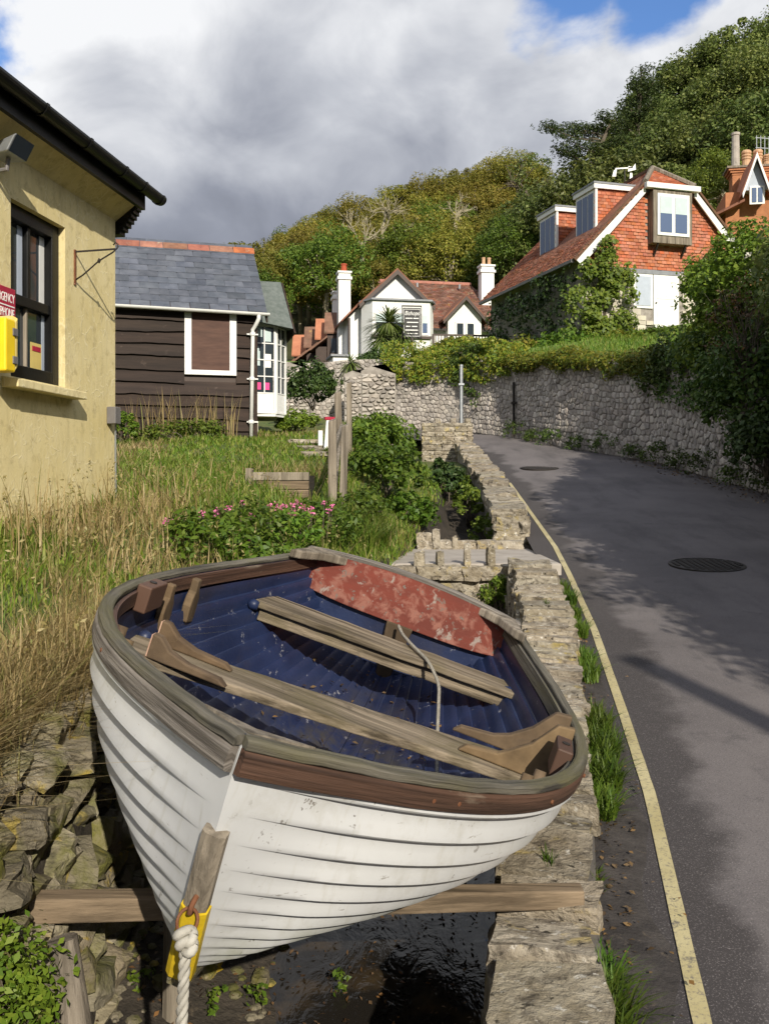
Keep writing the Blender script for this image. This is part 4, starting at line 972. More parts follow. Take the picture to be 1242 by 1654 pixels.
# ------------------------------------------------------------------ lettering
def text_mesh(body, size, shear=0.0, ext=.001, align='CENTER'):
    c = bpy.data.curves.new('text', 'FONT'); c.body = body; c.size = size; c.align_x = align; c.align_y = 'CENTER'; c.extrude = ext; c.shear = shear; c.resolution_u = 3
    o = bpy.data.objects.new('text_tmp', c); col.objects.link(o); bpy.context.view_layer.update()
    me = bpy.data.meshes.new_from_object(o.evaluated_get(bpy.context.evaluated_depsgraph_get())); bpy.data.objects.remove(o); return me
def lettering(body, size, parent, matrix, m, shear=0.0, sx=1.0):
    me = text_mesh(body, size, shear); me.transform(matrix @ Matrix.Diagonal((sx, 1, 1, 1))); return put('lettering', me, m, parent)

def tile_rows(fmap, inside, w_, h_, sx, sy, th, seed, name, m, par):
    rg = np.random.default_rng(seed); mb = MB(); nrow = int(h_/sy)
    for j in range(nrow):
        ncol = int(w_/sx)+2
        for i in range(ncol):
            s0 = (i-(.5 if j % 2 else 0))*sx; s1 = s0+sx-.008; t0 = j*sy; t1 = t0+sy*1.15
            if not inside((s0+s1)/2, t0+sy/2): continue
            o = th*rg.uniform(.7, 1.4); k = rg.uniform(-.004, .004)
            mb.add([fmap(s0, t0+k, o), fmap(s1, t0+k, o), fmap(s1, t1, .003), fmap(s0, t1, .003), fmap(s0, t0+k, 0), fmap(s1, t0+k, 0)], [(0, 1, 2, 3), (4, 5, 1, 0), (4, 0, 3), (5, 2, 1)])
    return tag(mb.build(name, m, par, fix=False), kind='stuff')

# ------------------------------------------------------------------ yellow house; local x = out of the wall, y = away from camera
HZ0 = 1.15
yh = thing('yellow_house', 'yellow rendered house with black gutter at the left edge', 'house', (-2.27, 8.2, HZ0), -.1445)
def zl(z): return z-HZ0
WT, WB, wy0, wy1 = zl(3.42), zl(2.22), -1.68, -.90   # window opening
HT = zl(3.80)
mb = MB()
Y = [-6.0, wy0, wy1, 0.0]; Z = [-.4, WB, WT, HT]
for i in range(3):
    for j in range(3):
        if i == 1 and j == 1: continue
        mb.quad((0, Y[i], Z[j]), (0, Y[i+1], Z[j]), (0, Y[i+1], Z[j+1]), (0, Y[i], Z[j+1]))
RD = -.13
mb.quad((0, wy0, WB), (0, wy1, WB), (RD, wy1, WB), (RD, wy0, WB)); mb.quad((0, wy0, WT), (0, wy1, WT), (RD, wy1, WT), (RD, wy0, WT))
mb.quad((0, wy0, WB), (0, wy0, WT), (RD, wy0, WT), (RD, wy0, WB)); mb.quad((0, wy1, WB), (0, wy1, WT), (RD, wy1, WT), (RD, wy1, WB))
mb.quad((0, 0, -.4), (-4.5, 0, -.4), (-4.5, 0, HT), (0, 0, HT)); mb.quad((-4.5, 0, HT), (-4.5, 0, -.4), (-4.5, -6, -.4), (-4.5, -6, HT)); mb.quad((0, -6, -.4), (-4.5, -6, -.4), (-4.5, -6, HT), (0, -6, HT))
mb.build('wall', M['yellow'], yh, fix=False)
# soffit, fascia, roof, gutter
mb = MB(); mb.prism([(-.02, 0.02, HT-.10), (.19, .02, HT+.06), (.19, .02, HT+.075), (-.02, .02, HT+.06)], (0, -6.2, 0)); mb.build('soffit', M['yellow'], yh)
MB().prism([(.19, .10, HT+.02), (.225, .10, HT+.02), (.225, .10, HT+.18), (.19, .10, HT+.18)], (0, -6.3, 0)).build('fascia', M['black'], yh)
MB().prism([(.25, .16, HT+.17), (.25, .16, HT+.20), (-2.25, .16, HT+1.75), (-2.25, .16, HT+1.70)], (0, -6.4, 0)).build('roof', M['slate'], yh)
gu = [(.285+.055*math.cos(t), HT+.165+.055*math.sin(t)) for t in np.linspace(math.pi*.92, math.pi*2.08, 12)]; gi = [(.285+.047*math.cos(t), HT+.165+.047*math.sin(t)) for t in np.linspace(math.pi*2.08, math.pi*.92, 12)]
g_ = MB().prism([(a, .30, b) for a, b in gu+gi], (0, -6.4, 0)).build('gutter', M['black'], yh, smooth=False)
MB().prism([(a, .30, b) for a, b in gu], (0, -.01, 0)).build('end_cap', M['black'], g_)
for yy_ in (.26, -.12, -.52, -1.15, -1.8, -2.45):
    o2 = [(.285+.062*math.cos(t), HT+.165+.062*math.sin(t)) for t in np.linspace(math.pi*.92, math.pi*2.08, 12)]; i2 = [(.285+.056*math.cos(t), HT+.165+.056*math.sin(t)) for t in np.linspace(math.pi*2.08, math.pi*.92, 12)]
    MB().prism([(a, yy_, b) for a, b in o2+i2], (0, -.035, 0)).build('gutter_joint', M['black'], g_)
for i in range(9):   # stepped black corbel at the gable corner
    zc = HT+.12-i*.035; xo = .19-.155*(i/8)**1.5
    MB().box(-.10, xo, .02, .16-i*.004, zc-.036, zc).build('corbel_slate', M['black'], yh, bevel=.004)
# sill
MB().prism([(-.02, wy0-.12, WB-.005), (.12, wy0-.12, WB-.03), (.12, wy0-.12, WB-.085), (-.01, wy0-.12, WB-.085)], (0, wy1-wy0+.24, 0)).build('window_sill', M['yellow'], yh, bevel=.006)
# sash window
wf = thing('sash', None, None); wf.parent = yh; wf.name = 'window'
fx = RD+.01
def wbar(y0, y1, z0, z1, x0=-.0, x1=.05, m='black', name='frame_bar', par=None): return MB().box(fx+x0, fx+x1, y0, y1, z0, z1).build(name, M[m], par or wf, bevel=.004)
zm_ = lerp(WB, WT, .47)
wbar(wy0, wy0+.07, WB, WT, 0, .07); wbar(wy1-.105, wy1, WB, WT, 0, .07); wbar(wy0+.07, wy1-.105, WT-.10, WT, 0, .07); wbar(wy0+.07, wy1-.105, WB, WB+.10, 0, .07)
wbar(wy0+.07, wy1-.105, zm_-.04, zm_+.03, .0, .055)
ymid = (wy0+wy1)/2-.01
wbar(ymid-.02, ymid+.02, zm_+.03, WT-.10, .0, .045)
wbar(ymid-.012, ymid+.012, WB+.10, zm_-.04, -.02, .03, 'wood')
for (a, b, c, d) in [(wy0+.07, ymid-.02, zm_+.03, WT-.10), (ymid+.02, wy1-.105, zm_+.03, WT-.10), (wy0+.07, ymid-.012, WB+.1, zm_-.04), (ymid+.012, wy1-.105, WB+.1, zm_-.04)]:
    MB().box(fx-.012, fx+.006, a, b, c, d).build('pane', M['glass'], wf)
def stick(y0, y1, z0, z1, m, x=.0075, name='window_card'): MB().box(fx+x, fx+x+.003, y0, y1, z0, z1).build(name, M[m], wf)
stick(wy1-.185, wy1-.112, zm_+.035, WT-.105, 'white', name='curtain'); stick(ymid-.10, ymid-.03, zm_+.035, WT-.105, 'paleblue', name='curtain')
stick(wy1-.15, wy1-.11, WB+.1, zm_-.045, 'paleblue', name='curtain'); stick(wy1-.31, wy1-.155, WB+.105, WB+.30, 'phoneside'); stick(wy1-.29, wy1-.17, WB+.24, WB+.275, 'redsign', .011)
# iron sign bracket
br = thing('iron_bracket', 'black wrought iron sign bracket on the yellow wall', 'bracket', (-2.378, 7.46, 3.15), -.1445)
MB().box(.0, .012, -.012, .012, -.13, .14).build('wall_plate', M['rust'], br)
MB().bar((.005, 0, .125), (.33, 0, .135), .012, .012).build('arm', M['iron'], br)
MB().tube([(.01, 0, -.09), (.07, 0, -.055), (.2, 0, .05), (.31, 0, .11), (.345, 0, .14), (.352, 0, .17), (.33, 0, .185), (.315, 0, .165)], .0065, 6).build('brace', M['iron'], br, smooth=True)
MB().lathe([(.004, -.02), (.014, 0), (.004, .02)], (.2, 0, .05), 8).build('collar', M['iron'], br)
# electrical box + conduit
eb = thing('meter_box', 'small grey box with a thin conduit near the corner of the yellow wall', 'electrical box', (-2.285, 8.08, 2.06), -.1445)
MB().box(.002, .08, -.06, .05, -.07, .07).build('box', M['greybox'], eb, bevel=.006)
MB().tube([(.03, .05, -.07), (.03, .06, -.75)], .008, 6).build('conduit', M['galv'], eb)
# floodlight
fl = thing('wall_lamp', 'grey floodlight under the eaves of the yellow house', 'lamp', (-2.53, 6.3, 3.55), -.1445)
MB().tube([(0, 0, -.03), (.09, 0, -.02), (.10, 0, .05)], .016, 8).build('arm', M['greybox'], fl)
MB().hexa([(.02, -.09, .05), (.16, -.12, .06), (.16, .12, .06), (.02, .09, .05), (.04, -.07, .13), (.22, -.12, .17), (.22, .12, .17), (.04, .07, .13)]).build('head', M['galv'], fl, bevel=.01)
MB().quad((.165, -.11, .062), (.165, .11, .062), (.222, .11, .165), (.222, -.11, .165)).build('lens', M['glass'], fl)
# emergency telephone sign and box
es = thing('emergency_sign', 'red emergency telephone sign with white letters on the yellow wall', 'sign', (-2.27-.144*1.80, 8.2-.99*1.80, 2.68), -.1445)
MB().box(.003, .012, -.16, .16, -.125, .125).build('panel', M['redsign'], es, bevel=.003)
face = Matrix.Translation((.0135, 0, 0)) @ Matrix(((0, 0, 1, 0), (1, 0, 0, 0), (0, 1, 0, 0), (0, 0, 0, 1)))
lettering('EMERGENCY', .085, es, face @ Matrix.Translation((0, .052, 0)), M['signwhite'], sx=.60)
lettering('TELEPHONE', .085, es, face @ Matrix.Translation((0, -.048, 0)), M['signwhite'], sx=.62)
for zz_ in (.002, -.098): MB().box(.012, .0145, -.145, .145, zz_-.004, zz_+.004).build('rule', M['signwhite'], es)
tb = thing('emergency_telephone', 'bright yellow emergency telephone box below the red sign', 'telephone box', (-2.27-.144*1.93, 8.2-.99*1.93, 2.38), -.1445)
MB().prism([(.004, -.12, -.17), (.175, -.12, -.17), (.175, -.12, .17), (.004, -.12, .17)], (0, .12, 0)).build('case', M['phone'], tb, bevel=.012)
MB().prism([(.004, .001, -.165), (.004, .10, -.15), (.10, .10, -.13), (.172, .045, -.13), (.172, .001, -.165)], (0, 0, .0)).build('hidden_edge', M['phone'], tb) if False else None
MB().prism([(.004, .001, -.16), (.17, .001, -.16), (.17, .035, -.13), (.10, .10, -.10), (.004, .10, -.10)], (0, 0, .32)).build('door', M['phoneside'], tb, bevel=.008)
for zz_ in (-.09, .09): MB().box(.172, .182, -.04, .02, zz_-.025, zz_+.025).build('hinge', M['greybox'], tb, bevel=.004)

# ------------------------------------------------------------------ dark timber shed
SZ0 = 2.36
sh_ = thing('timber_shed', 'dark waney-board shed with slate roof and white boarded window', 'shed', (-2.30, 17.3, SZ0), R(16))
EH, RH, RD_ = 2.27, 3.62, 1.55
mb = MB(); mb.prism([(0, 0, -.2), (0, 0, EH), (0, RD_, RH-.05), (0, 2*RD_, EH), (0, 2*RD_, -.2)], (-6, 0, 0)); mb.build('wall_frame', M['brownwood'], sh_)
rs = random.Random(4)
def waney(x0, x1, z0, z1, seed):
    n = max(6, int((x1-x0)/.11)); vs = []; fs = []
    for i in range(n+1):
        x = lerp(x0, x1, i/n); wv = .045*mnoise.noise(Vector((x*1.1, seed*3.3, 0)))+.014*mnoise.noise(Vector((x*5, seed, 2)))
        vs += [(x, -.075, z0+wv), (x, -.016, z1+.04), (x, -.004, z1+.04), (x, -.02, z0+wv+.004)]
    for i in range(n): fs += [(i*4+j, i*4+(j+1) % 4, i*4+4+(j+1) % 4, i*4+4+j) for j in range(4)]
    fs += [(0, 1, 2, 3), (n*4+3, n*4+2, n*4+1, n*4)]
    return MB().add(vs, fs).build('board', M['board'], sh_)
wx0, wx1, wz0, wz1 = -1.24, -.34, 1.03, 2.22
zb = -.15; i = 0
while zb < EH-.08:
    h = rs.uniform(.19, .27); zt = min(zb+h, EH)
    if zt > wz0+.02 and zb < wz1-.02: waney(-6, wx0, zb, zt, i); waney(wx1, -.02, zb+rs.uniform(-.02, .02), zt, i+50)
    else: waney(-6, -.02, zb, zt, i)
    zb = zt; i += 1
MB().box(-.035, .03, -.07, .03, -.2, EH).build('corner_post', M['board'], sh_)
wn = thing('window', None, None); wn.parent = sh_
MB().box(wx0+.10, wx1-.10, -.05, -.02, wz0+.08, wz1-.05).build('boarding', M['ply'], wn)
for nm, a in (('frame_left', (wx0, wx0+.12, wz0, wz1)), ('frame_right', (wx1-.12, wx1, wz0, wz1)), ('frame_top', (wx0+.12, wx1-.12, wz1-.07, wz1)), ('frame_bottom', (wx0+.12, wx1-.12, wz0, wz0+.085))):
    MB().box(a[0], a[1], -.075, -.03, a[2], a[3]).build('frame_bar', M['white'], wn, bevel=.005)
# slates
sl = math.hypot(RD_+.18, RH-EH+.15); ang = math.atan2(RH-EH+.15, RD_+.18); rows = 11; ex = sl/rows; sw = .335
mb = MB(); mb.prism([(.17, -.18, EH-.13), (.17, RD_, RH), (.17, RD_, RH-.05), (.17, -.18, EH-.18)], (-6.2, 0, 0)); mb.build('roof_deck', M['brownwood'], sh_)
MB().prism([(.17, RD_, RH), (.17, 2*RD_+.18, EH-.13), (.17, 2*RD_+.18, EH-.18), (.17, RD_, RH-.05)], (-6.2, 0, 0)).build('rear_roof', M['slate'], sh_)
smesh = {}
def slate_mesh(wd):
    k = round(wd, 2)
    if k not in smesh: smesh[k] = B(.006, wd-.006, 0, ex*1.9, -.010, .006).mesh('slate'); smesh[k].materials.append(M['slate'])
    return smesh[k]
ns = 0
for r_ in range(rows):
    x = .19-(sw/2 if r_ % 2 else 0); first = True
    segs_ = ([(.19-sw/2, sw/2)] if r_ % 2 else [])
    xx = .19-(sw/2 if r_ % 2 else 0)
    while xx > -3.35: segs_.append((xx-sw, sw)); xx -= sw
    for (a, wd) in segs_:
        o = bpy.data.objects.new('slate', slate_mesh(wd)); col.objects.link(o); o.parent = sh_
        t = r_*ex; o.location = (a, -.20+math.cos(ang)*t, EH-.132+math.sin(ang)*t+.012+rs.uniform(0, .003)); o.rotation_euler = (ang-.03, 0, R(rs.uniform(-.4, .4))); ns += 1
MB().prism([(-3.35, -.19, EH-.12), (-3.35, RD_, RH+.012), (-3.35, RD_, RH), (-3.35, -.19, EH-.135)], (-2.68, 0, 0)).build('hidden_slates', M['slate'], sh_)
x = .2
while x > -5.6:
    ln = rs.uniform(.40, .46)
    MB().prism([(x-.004, RD_-.15, RH-.07), (x-.004, RD_-.14, RH-.045), (x-.004, RD_-.05, RH+.055), (x-.004, RD_, RH+.075), (x-.004, RD_+.05, RH+.055), (x-.004, RD_+.15, RH-.06)], (-ln+.01, 0, 0)).build('ridge_tile', M['ridge'], sh_); x -= ln
MB().prism([(.195, -.20, EH-.17), (.195, RD_, RH-.03), (.195, RD_, RH-.17), (.195, -.20, EH-.30)], (-.03, 0, 0)).build('barge_board', M['board'], sh_)
# gutter + downpipe
g2 = [(-.235+.05*math.cos(t), EH-.14+.05*math.sin(t)) for t in np.linspace(math.pi, 2*math.pi, 9)]; g3 = [(-.235+.042*math.cos(t), EH-.14+.042*math.sin(t)) for t in np.linspace(2*math.pi, math.pi, 9)]
MB().prism([(.22, a, b) for a, b in g2+g3], (-6.2, 0, .07)).build('gutter', M['white'], sh_)
dpz = thing('downpipe', None, None); dpz.parent = sh_
MB().tube([(.03, -.235, EH-.16), (.03, -.235, EH-.24), (-.02, -.17, EH-.36), (-.06, -.12, EH-.42), (-.06, -.12, EH-.55), (-.09, -.12, -.06)], .035, 10).build('pipe', M['white'], dpz, smooth=True)
for zz_ in (EH-.5, .98, .22): MB().lathe([(.048, -.03), (.052, 0), (.048, .03)], (-.06-(EH-.5-zz_)*.018, -.12, zz_), 10).build('pipe_collar', M['white'], dpz); MB().box(-.16, .04, -.10, -.06, zz_-.012, zz_+.012).build('pipe_bracket', M['white'], dpz)
# projecting bay on the right end: glazed side toward us, felt roof
bw = thing('bay_window', None, None); bw.parent = sh_
bx0, bx1, by0, by1, bz0, bz1 = .16, .70, .55, 2.0, .42, 2.10
c0, c1, c2 = (bx0-.12, by0), (bx0+.30, by0+.05), (bx1, by0+.40)
def bay_panel(a, b, cols, rows_, solid, nm):
    a3 = Vector((a[0], a[1], 0)); b3_ = Vector((b[0], b[1], 0)); L = (b3_-a3).length; d = (b3_-a3)/L; n_ = Vector((d.y, -d.x, 0))
    def bx_(s0, s1, z0, z1, t0, t1, m, name):
        q = [a3+d*s0+n_*t0, a3+d*s1+n_*t0, a3+d*s1+n_*t1, a3+d*s0+n_*t1]; MB().hexa([p+Vector((0, 0, z0)) for p in q]+[p+Vector((0, 0, z1)) for p in q]).build(name, M[m], bw)
    fr = .035; bx_(0, fr, bz0, bz1, 0, .04, 'white', 'frame_bar'); bx_(L-fr, L, bz0, bz1, 0, .04, 'white', 'frame_bar')
    bx_(fr, L-fr, bz1-.08, bz1, 0, .035, 'white', 'frame_bar'); bx_(fr, L-fr, bz0, bz0+.03, 0, .035, 'white', 'frame_bar')
    bx_(fr, L-fr, bz0+.03, bz0+solid, 0, .02, 'white', 'panel')
    z0, z1 = bz0+solid, bz1-.08
    for i in range(1, cols): s = lerp(fr, L-fr, i/cols); bx_(s-.010, s+.010, z0, z1, 0, .03, 'white', 'glazing_bar')
    for j in range(0, rows_): z = lerp(z0, z1, j/rows_); bx_(fr, L-fr, z-.010, z+.010, .002, .028, 'white', 'glazing_bar')
    for i in range(cols):
        for j in range(rows_):
            bx_(lerp(fr, L-fr, i/cols)+.01, lerp(fr, L-fr, (i+1)/cols)-.01, lerp(z0, z1, j/rows_)+.01, lerp(z0, z1, (j+1)/rows_)-.01, .004, .010, 'glass', 'pane')
    return bx_
f1 = bay_panel(c0, c1, 2, 4, .38, 'a')
f1(.045, .175, 1.83, 2.0, .011, .013, 'blind', 'lace_curtain'); f1(.05, .13, 1.30, 1.62, .011, .013, 'blind', 'lace_curtain'); f1(.20, .34, 1.75, 1.98, .011, .013, 'blind', 'lace_curtain')
f1(.20, .34, 1.27, 1.52, .011, .014, 'signwhite', 'notice')
for (a, z_) in ((.05, .86), (.21, .86), (.06, .60), (.2, .62)): f1(a, a+.10, z_+.0, z_+.13, .011, .014, 'pink', 'pink_display')
f2 = bay_panel(c1, c2, 2, 4, .38, 'b')
MB().prism([(c0[0], c0[1], bz0-.05), (c1[0], c1[1]-.03, bz0-.05), (c2[0]+.03, c2[1], bz0-.05), (bx1, by1, bz0-.05), (c0[0], by1, bz0-.05)], (0, 0, .05)).build('bay_floor', M['white'], bw)
MB().prism([(bx1-.01, c2[1], bz0), (bx1, by1, bz0), (bx1-.03, by1, bz0)], (0, 0, bz1-bz0)).build('bay_end', M['white'], bw)
MB().hexa([(-.02, .35, bz1+.0), (.76, .40, bz1-.12), (.78, by1, bz1+.0), (-.02, by1, bz1), (.0, 1.15, bz1+.88), (.66, 1.15, bz1+.88), (.68, 1.6, bz1+.88), (0, 1.6, bz1+.88)]).build('felt_roof', M['felt'], bw)
MB().hexa([(.78, .38, bz1-.20), (.81, .38, bz1-.20), (.82, by1, bz1-.3), (.79, by1, bz1-.3), (.67, 1.12, bz1+.86), (.70, 1.12, bz1+.86), (.71, 1.6, bz1+.86), (.68, 1.6, bz1+.86)]).build('barge_board', M['board'], bw)
MB().box(.10, .17, .75, .85, -.25, bz0-.05).build('prop', M['concrete'], bw)
MB().prism([(0.02, .5, -.2), (.02, 2.2, -.2), (.02, 2.2, bz0-.05), (.02, .5, bz0-.05)], (.03, 0, 0)).build('end_boarding', M['board'], bw)

# ------------------------------------------------------------------ white cottage behind
CZ = 6.0; D_ = 44.0
ct = thing('white_cottage', 'white cottage with tiled roof, front gable and dormer below the wooded hill', 'cottage', ((640-CX)/F*D_, D_, CZ), R(11))
def gable_roof(par, x0, x1, y0, y1, ze, zr, th=.10, m='roof', over=.18, name='roof_slope'):
    xm = (x0+x1)/2; sl = (zr-ze)/((x1-x0)/2)
    for s in (-1, 1):
        xe = x0-over if s < 0 else x1+over
        MB().hexa([(xe, y0, ze-over*sl), (xm, y0, zr), (xm, y1, zr), (xe, y1, ze-over*sl), (xe, y0, ze-over*sl+th), (xm, y0, zr+th), (xm, y1, zr+th), (xe, y1, ze-over*sl+th)]).build(name, M[m], par)
def barge(par, x0, x1, y, ze, zr, wd=.14, m='brownwood', over=.18):
    xm = (x0+x1)/2; sl = (zr-ze)/((x1-x0)/2)
    for s in (-1, 1):
        xe = x0-over if s < 0 else x1+over
        MB().prism([(xe, y, ze-over*sl+.02), (xm, y, zr+.02), (xm, y, zr-wd*1.2), (xe+s*-.02, y, ze-over*sl-wd)], (0, .05, 0)).build('barge_board', M[m], par)
def zc(row, d=D_): return EYE+(HY-row)/F*d-CZ
ct.scale = (1.07, 1.07, 1.09)
# front wing
MB().prism([(-1.45, 0, -1.5), (1.45, 0, -1.5), (1.45, 0, zc(500)), (0, 0, zc(455)), (-1.45, 0, zc(500))], (0, 6, 0)).build('gable_wall', M['far_white'], ct)
gable_roof(ct, -1.45, 1.45, -.25, 6, zc(500), zc(453)); barge(ct, -1.45, 1.45, -.30, zc(500), zc(453))
# lower left catslide with its wall
MB().prism([(-2.0, .5, -1.5), (-1.46, .5, -1.5), (-1.46, .5, zc(503)), (-2.0, .5, zc(521))], (0, 5, 0)).build('side_wall', M['far_white'], ct)
MB().hexa([(-2.3, .2, zc(529)), (-1.5, .2, zc(501)), (-1.5, 6.5, zc(501)), (-2.3, 6.5, zc(529)), (-2.3, .2, zc(526)), (-1.5, .2, zc(497)), (-1.5, 6.5, zc(497)), (-2.3, 6.5, zc(526))]).build('roof_slope', M['roof'], ct)
MB().tube([(-1.95, .42, zc(522)), (-1.95, .42, -1.2)], .05, 6).build('downpipe', M['brownwood'], ct)
# bay on the gable
MB().prism([(-1.5, -.02, -1.2), (-1.15, -.7, -1.2), (1.3, -.7, -1.2), (1.6, -.02, -1.2)], (0, 0, zc(500)+1.2)).build('bay_wall', M['far_white'], ct)
MB().prism([(-1.6, 0, zc(501)), (-1.2, -.82, zc(501)), (1.38, -.82, zc(501)), (1.72, 0, zc(501))], (0, 0, .07)).build('bay_roof', M['lead'], ct)
MB().box(-1.2, 1.35, -.80, -.70, zc(556), zc(552)).build('bay_sill', M['brownwood'], ct)
for (a, b) in ((-1.08, -.42), (-.36, .36), (.42, .86), (.90, 1.24)):
    f_ = MB().box(a, b, -.73, -.705, zc(550), zc(518)).build('window', M['white'], ct)
    MB().box(a+.07, b-.07, -.745, -.731, zc(547), zc(521)).build('pane', M['bluepane'] if a > 0 else M['glass'], f_); MB().box(a+.07, b-.07, -.75, -.746, zc(533), zc(521)).build('blind', M['blind'], f_)
# main range to the right
xr0, xr1 = 1.2, 5.6; y0m, y1m = 1.0, 6.5; zr_, ze_ = zc(456, 46), zc(532)
MB().box(xr0, xr1-.15, y0m, y1m, -1.5, ze_+.05).build('range_wall', M['far_white'], ct)
ym = (y0m+y1m)/2
MB().add([(xr0-1.2, y0m-.25, ze_), (xr1+.15, y0m-.25, ze_), (xr1-1.25, ym, zr_), (xr0-1.2, ym, zr_), (xr1+.15, y1m+.25, ze_), (xr0-1.2, y1m+.25, ze_)], [(0, 1, 2, 3), (1, 4, 2), (4, 5, 3, 2)]).build('range_roof', M['roof'], ct)
MB().tube([(xr0-1.2, ym, zr_+.03), (xr1-1.25, ym, zr_+.03)], .09, 6).build('ridge', M['ridge'], ct)
MB().box(xr0+.5, xr1+.1, y0m-.33, y0m-.26, ze_-.07, ze_+.02).build('gutter', M['iron'], ct)
for xx in (1.6, 3.6): MB().box(xx, xx+.08, ym-.6, ym-.5, zr_-.3, zr_-.1).build('roof_vent', M['lead'], ct)
# tile courses on the front slope of the range
def ctiles():
    a = Vector((xr0-1.2, y0m-.26, ze_+.01)); b = Vector((xr0-1.2, ym, zr_+.01)); u_ = b-a; L = u_.length; u_.normalize(); n_ = Vector((1, 0, 0)).cross(u_); W_ = xr1+1.35-xr0
    return (lambda s, t, o: tuple(a+Vector((s, 0, 0))+u_*t+n_*o)), (lambda s, t: t < L-.03 and s < W_-1.4*t/L-.05), W_, L
fm_, in_, w__, l__ = ctiles(); tile_rows(fm_, in_, w__, l__, .19, .13, .022, 81, 'range_tiles', M['rooftile'], ct)
# dormer with its little gable
dx0, dx1 = 2.25, 4.05; dxm = (dx0+dx1)/2
MB().prism([(dx0+.15, .55, zc(560)), (dx1-.15, .55, zc(560)), (dx1-.15, .55, zc(514)), (dxm, .55, zc(486)), (dx0+.15, .55, zc(514))], (0, 2.4, 0)).build('dormer_wall', M['far_white'], ct)
gable_roof(ct, dx0+.15, dx1-.15, .3, 3.2, zc(512), zc(484), over=.28, name='dormer_roof'); barge(ct, dx0+.15, dx1-.15, .26, zc(512), zc(484), .12, over=.28)
for xx in (dxm-.42, dxm+.05):
    f_ = MB().box(xx, xx+.40, .50, .545, zc(545), zc(521)).build('window', M['white'], ct); MB().box(xx+.06, xx+.34, .485, .499, zc(543), zc(524)).build('pane', M['glass'], f_)
# chimneys
def chimney(par, x, y, z0, z1, wd, dp, m, name='chimney', pots=1, pm='pot', pr=.12, ph=.35):
    c = B(x-wd/2, x+wd/2, y-dp/2, y+dp/2, z0, z1).build(name, M[m], par)
    B(x-wd/2-.06, x+wd/2+.06, y-dp/2-.06, y+dp/2+.06, z1-.28, z1-.16).build('chimney_band', M[m], c); B(x-wd/2-.05, x+wd/2+.05, y-dp/2-.05, y+dp/2+.05, z1+.001, z1+.08).build('chimney_cap', M[m], c)
    for k in range(pots):
        xo = x+(k-(pots-1)/2)*pr*2.6; MB().lathe([(pr*1.05, z1+.08), (pr*.9, z1+.12), (pr*.8, z1+.08+ph*.8), (pr*.95, z1+.08+ph*.83), (pr*.9, z1+.08+ph), (pr*.6, z1+.08+ph)], (xo, y, 0), 10).build('chimney_pot', M[pm], c)
chimney(ct, 4.75, 2.6, zc(500), zc(420), .60, .5, 'far_white', pots=2, pr=.1)
chimney(ct, -1.98, 1.7, -1.4, zc(447), .52, .5, 'far_white', pots=1, pm='redpot', pr=.15)
chimney(ct, -2.0, 3.4, -1.4, zc(466), .45, .5, 'far_white', pots=0)
MB().box(-2.75, -2.05, -.4, 1.0, -1.4, zc(583)).build('porch_wall', M['far_white'], ct); MB().box(-2.85, -2.02, -.5, 1.1, zc(583), zc(580)).build('porch_roof', M['lead'], ct)
# deck railing in front of the range
dk = thing('deck_railing', 'dark brown timber balustrade in front of the white cottage dormer', 'railing', (P(760, 580, 41).x, 41.0, EYE+(HY-582)/F*41), R(8))
for i, x in enumerate(np.linspace(-1.6, 1.65, 5)): MB().box(x-.045, x+.045, -.045, .045, -.5, 1.22 if i in (3,) else 1.08).build('post', M['brownwood'], dk)
MB().box(-1.6, 1.65, -.03, .03, 1.02, 1.09).build('top_rail', M['brownwood'], dk); MB().box(-1.6, 1.65, -.02, .02, .1, .15).build('bottom_rail', M['brownwood'], dk)
bm_ = B(-.018, .018, -.018, .018, .15, 1.02).mesh('baluster'); bm_.materials.append(M['brownwood'])
for x in np.arange(-1.5, 1.6, .125):
    o = bpy.data.objects.new('baluster', bm_); col.objects.link(o); o.parent = dk; o.location = (x, 0, 0)
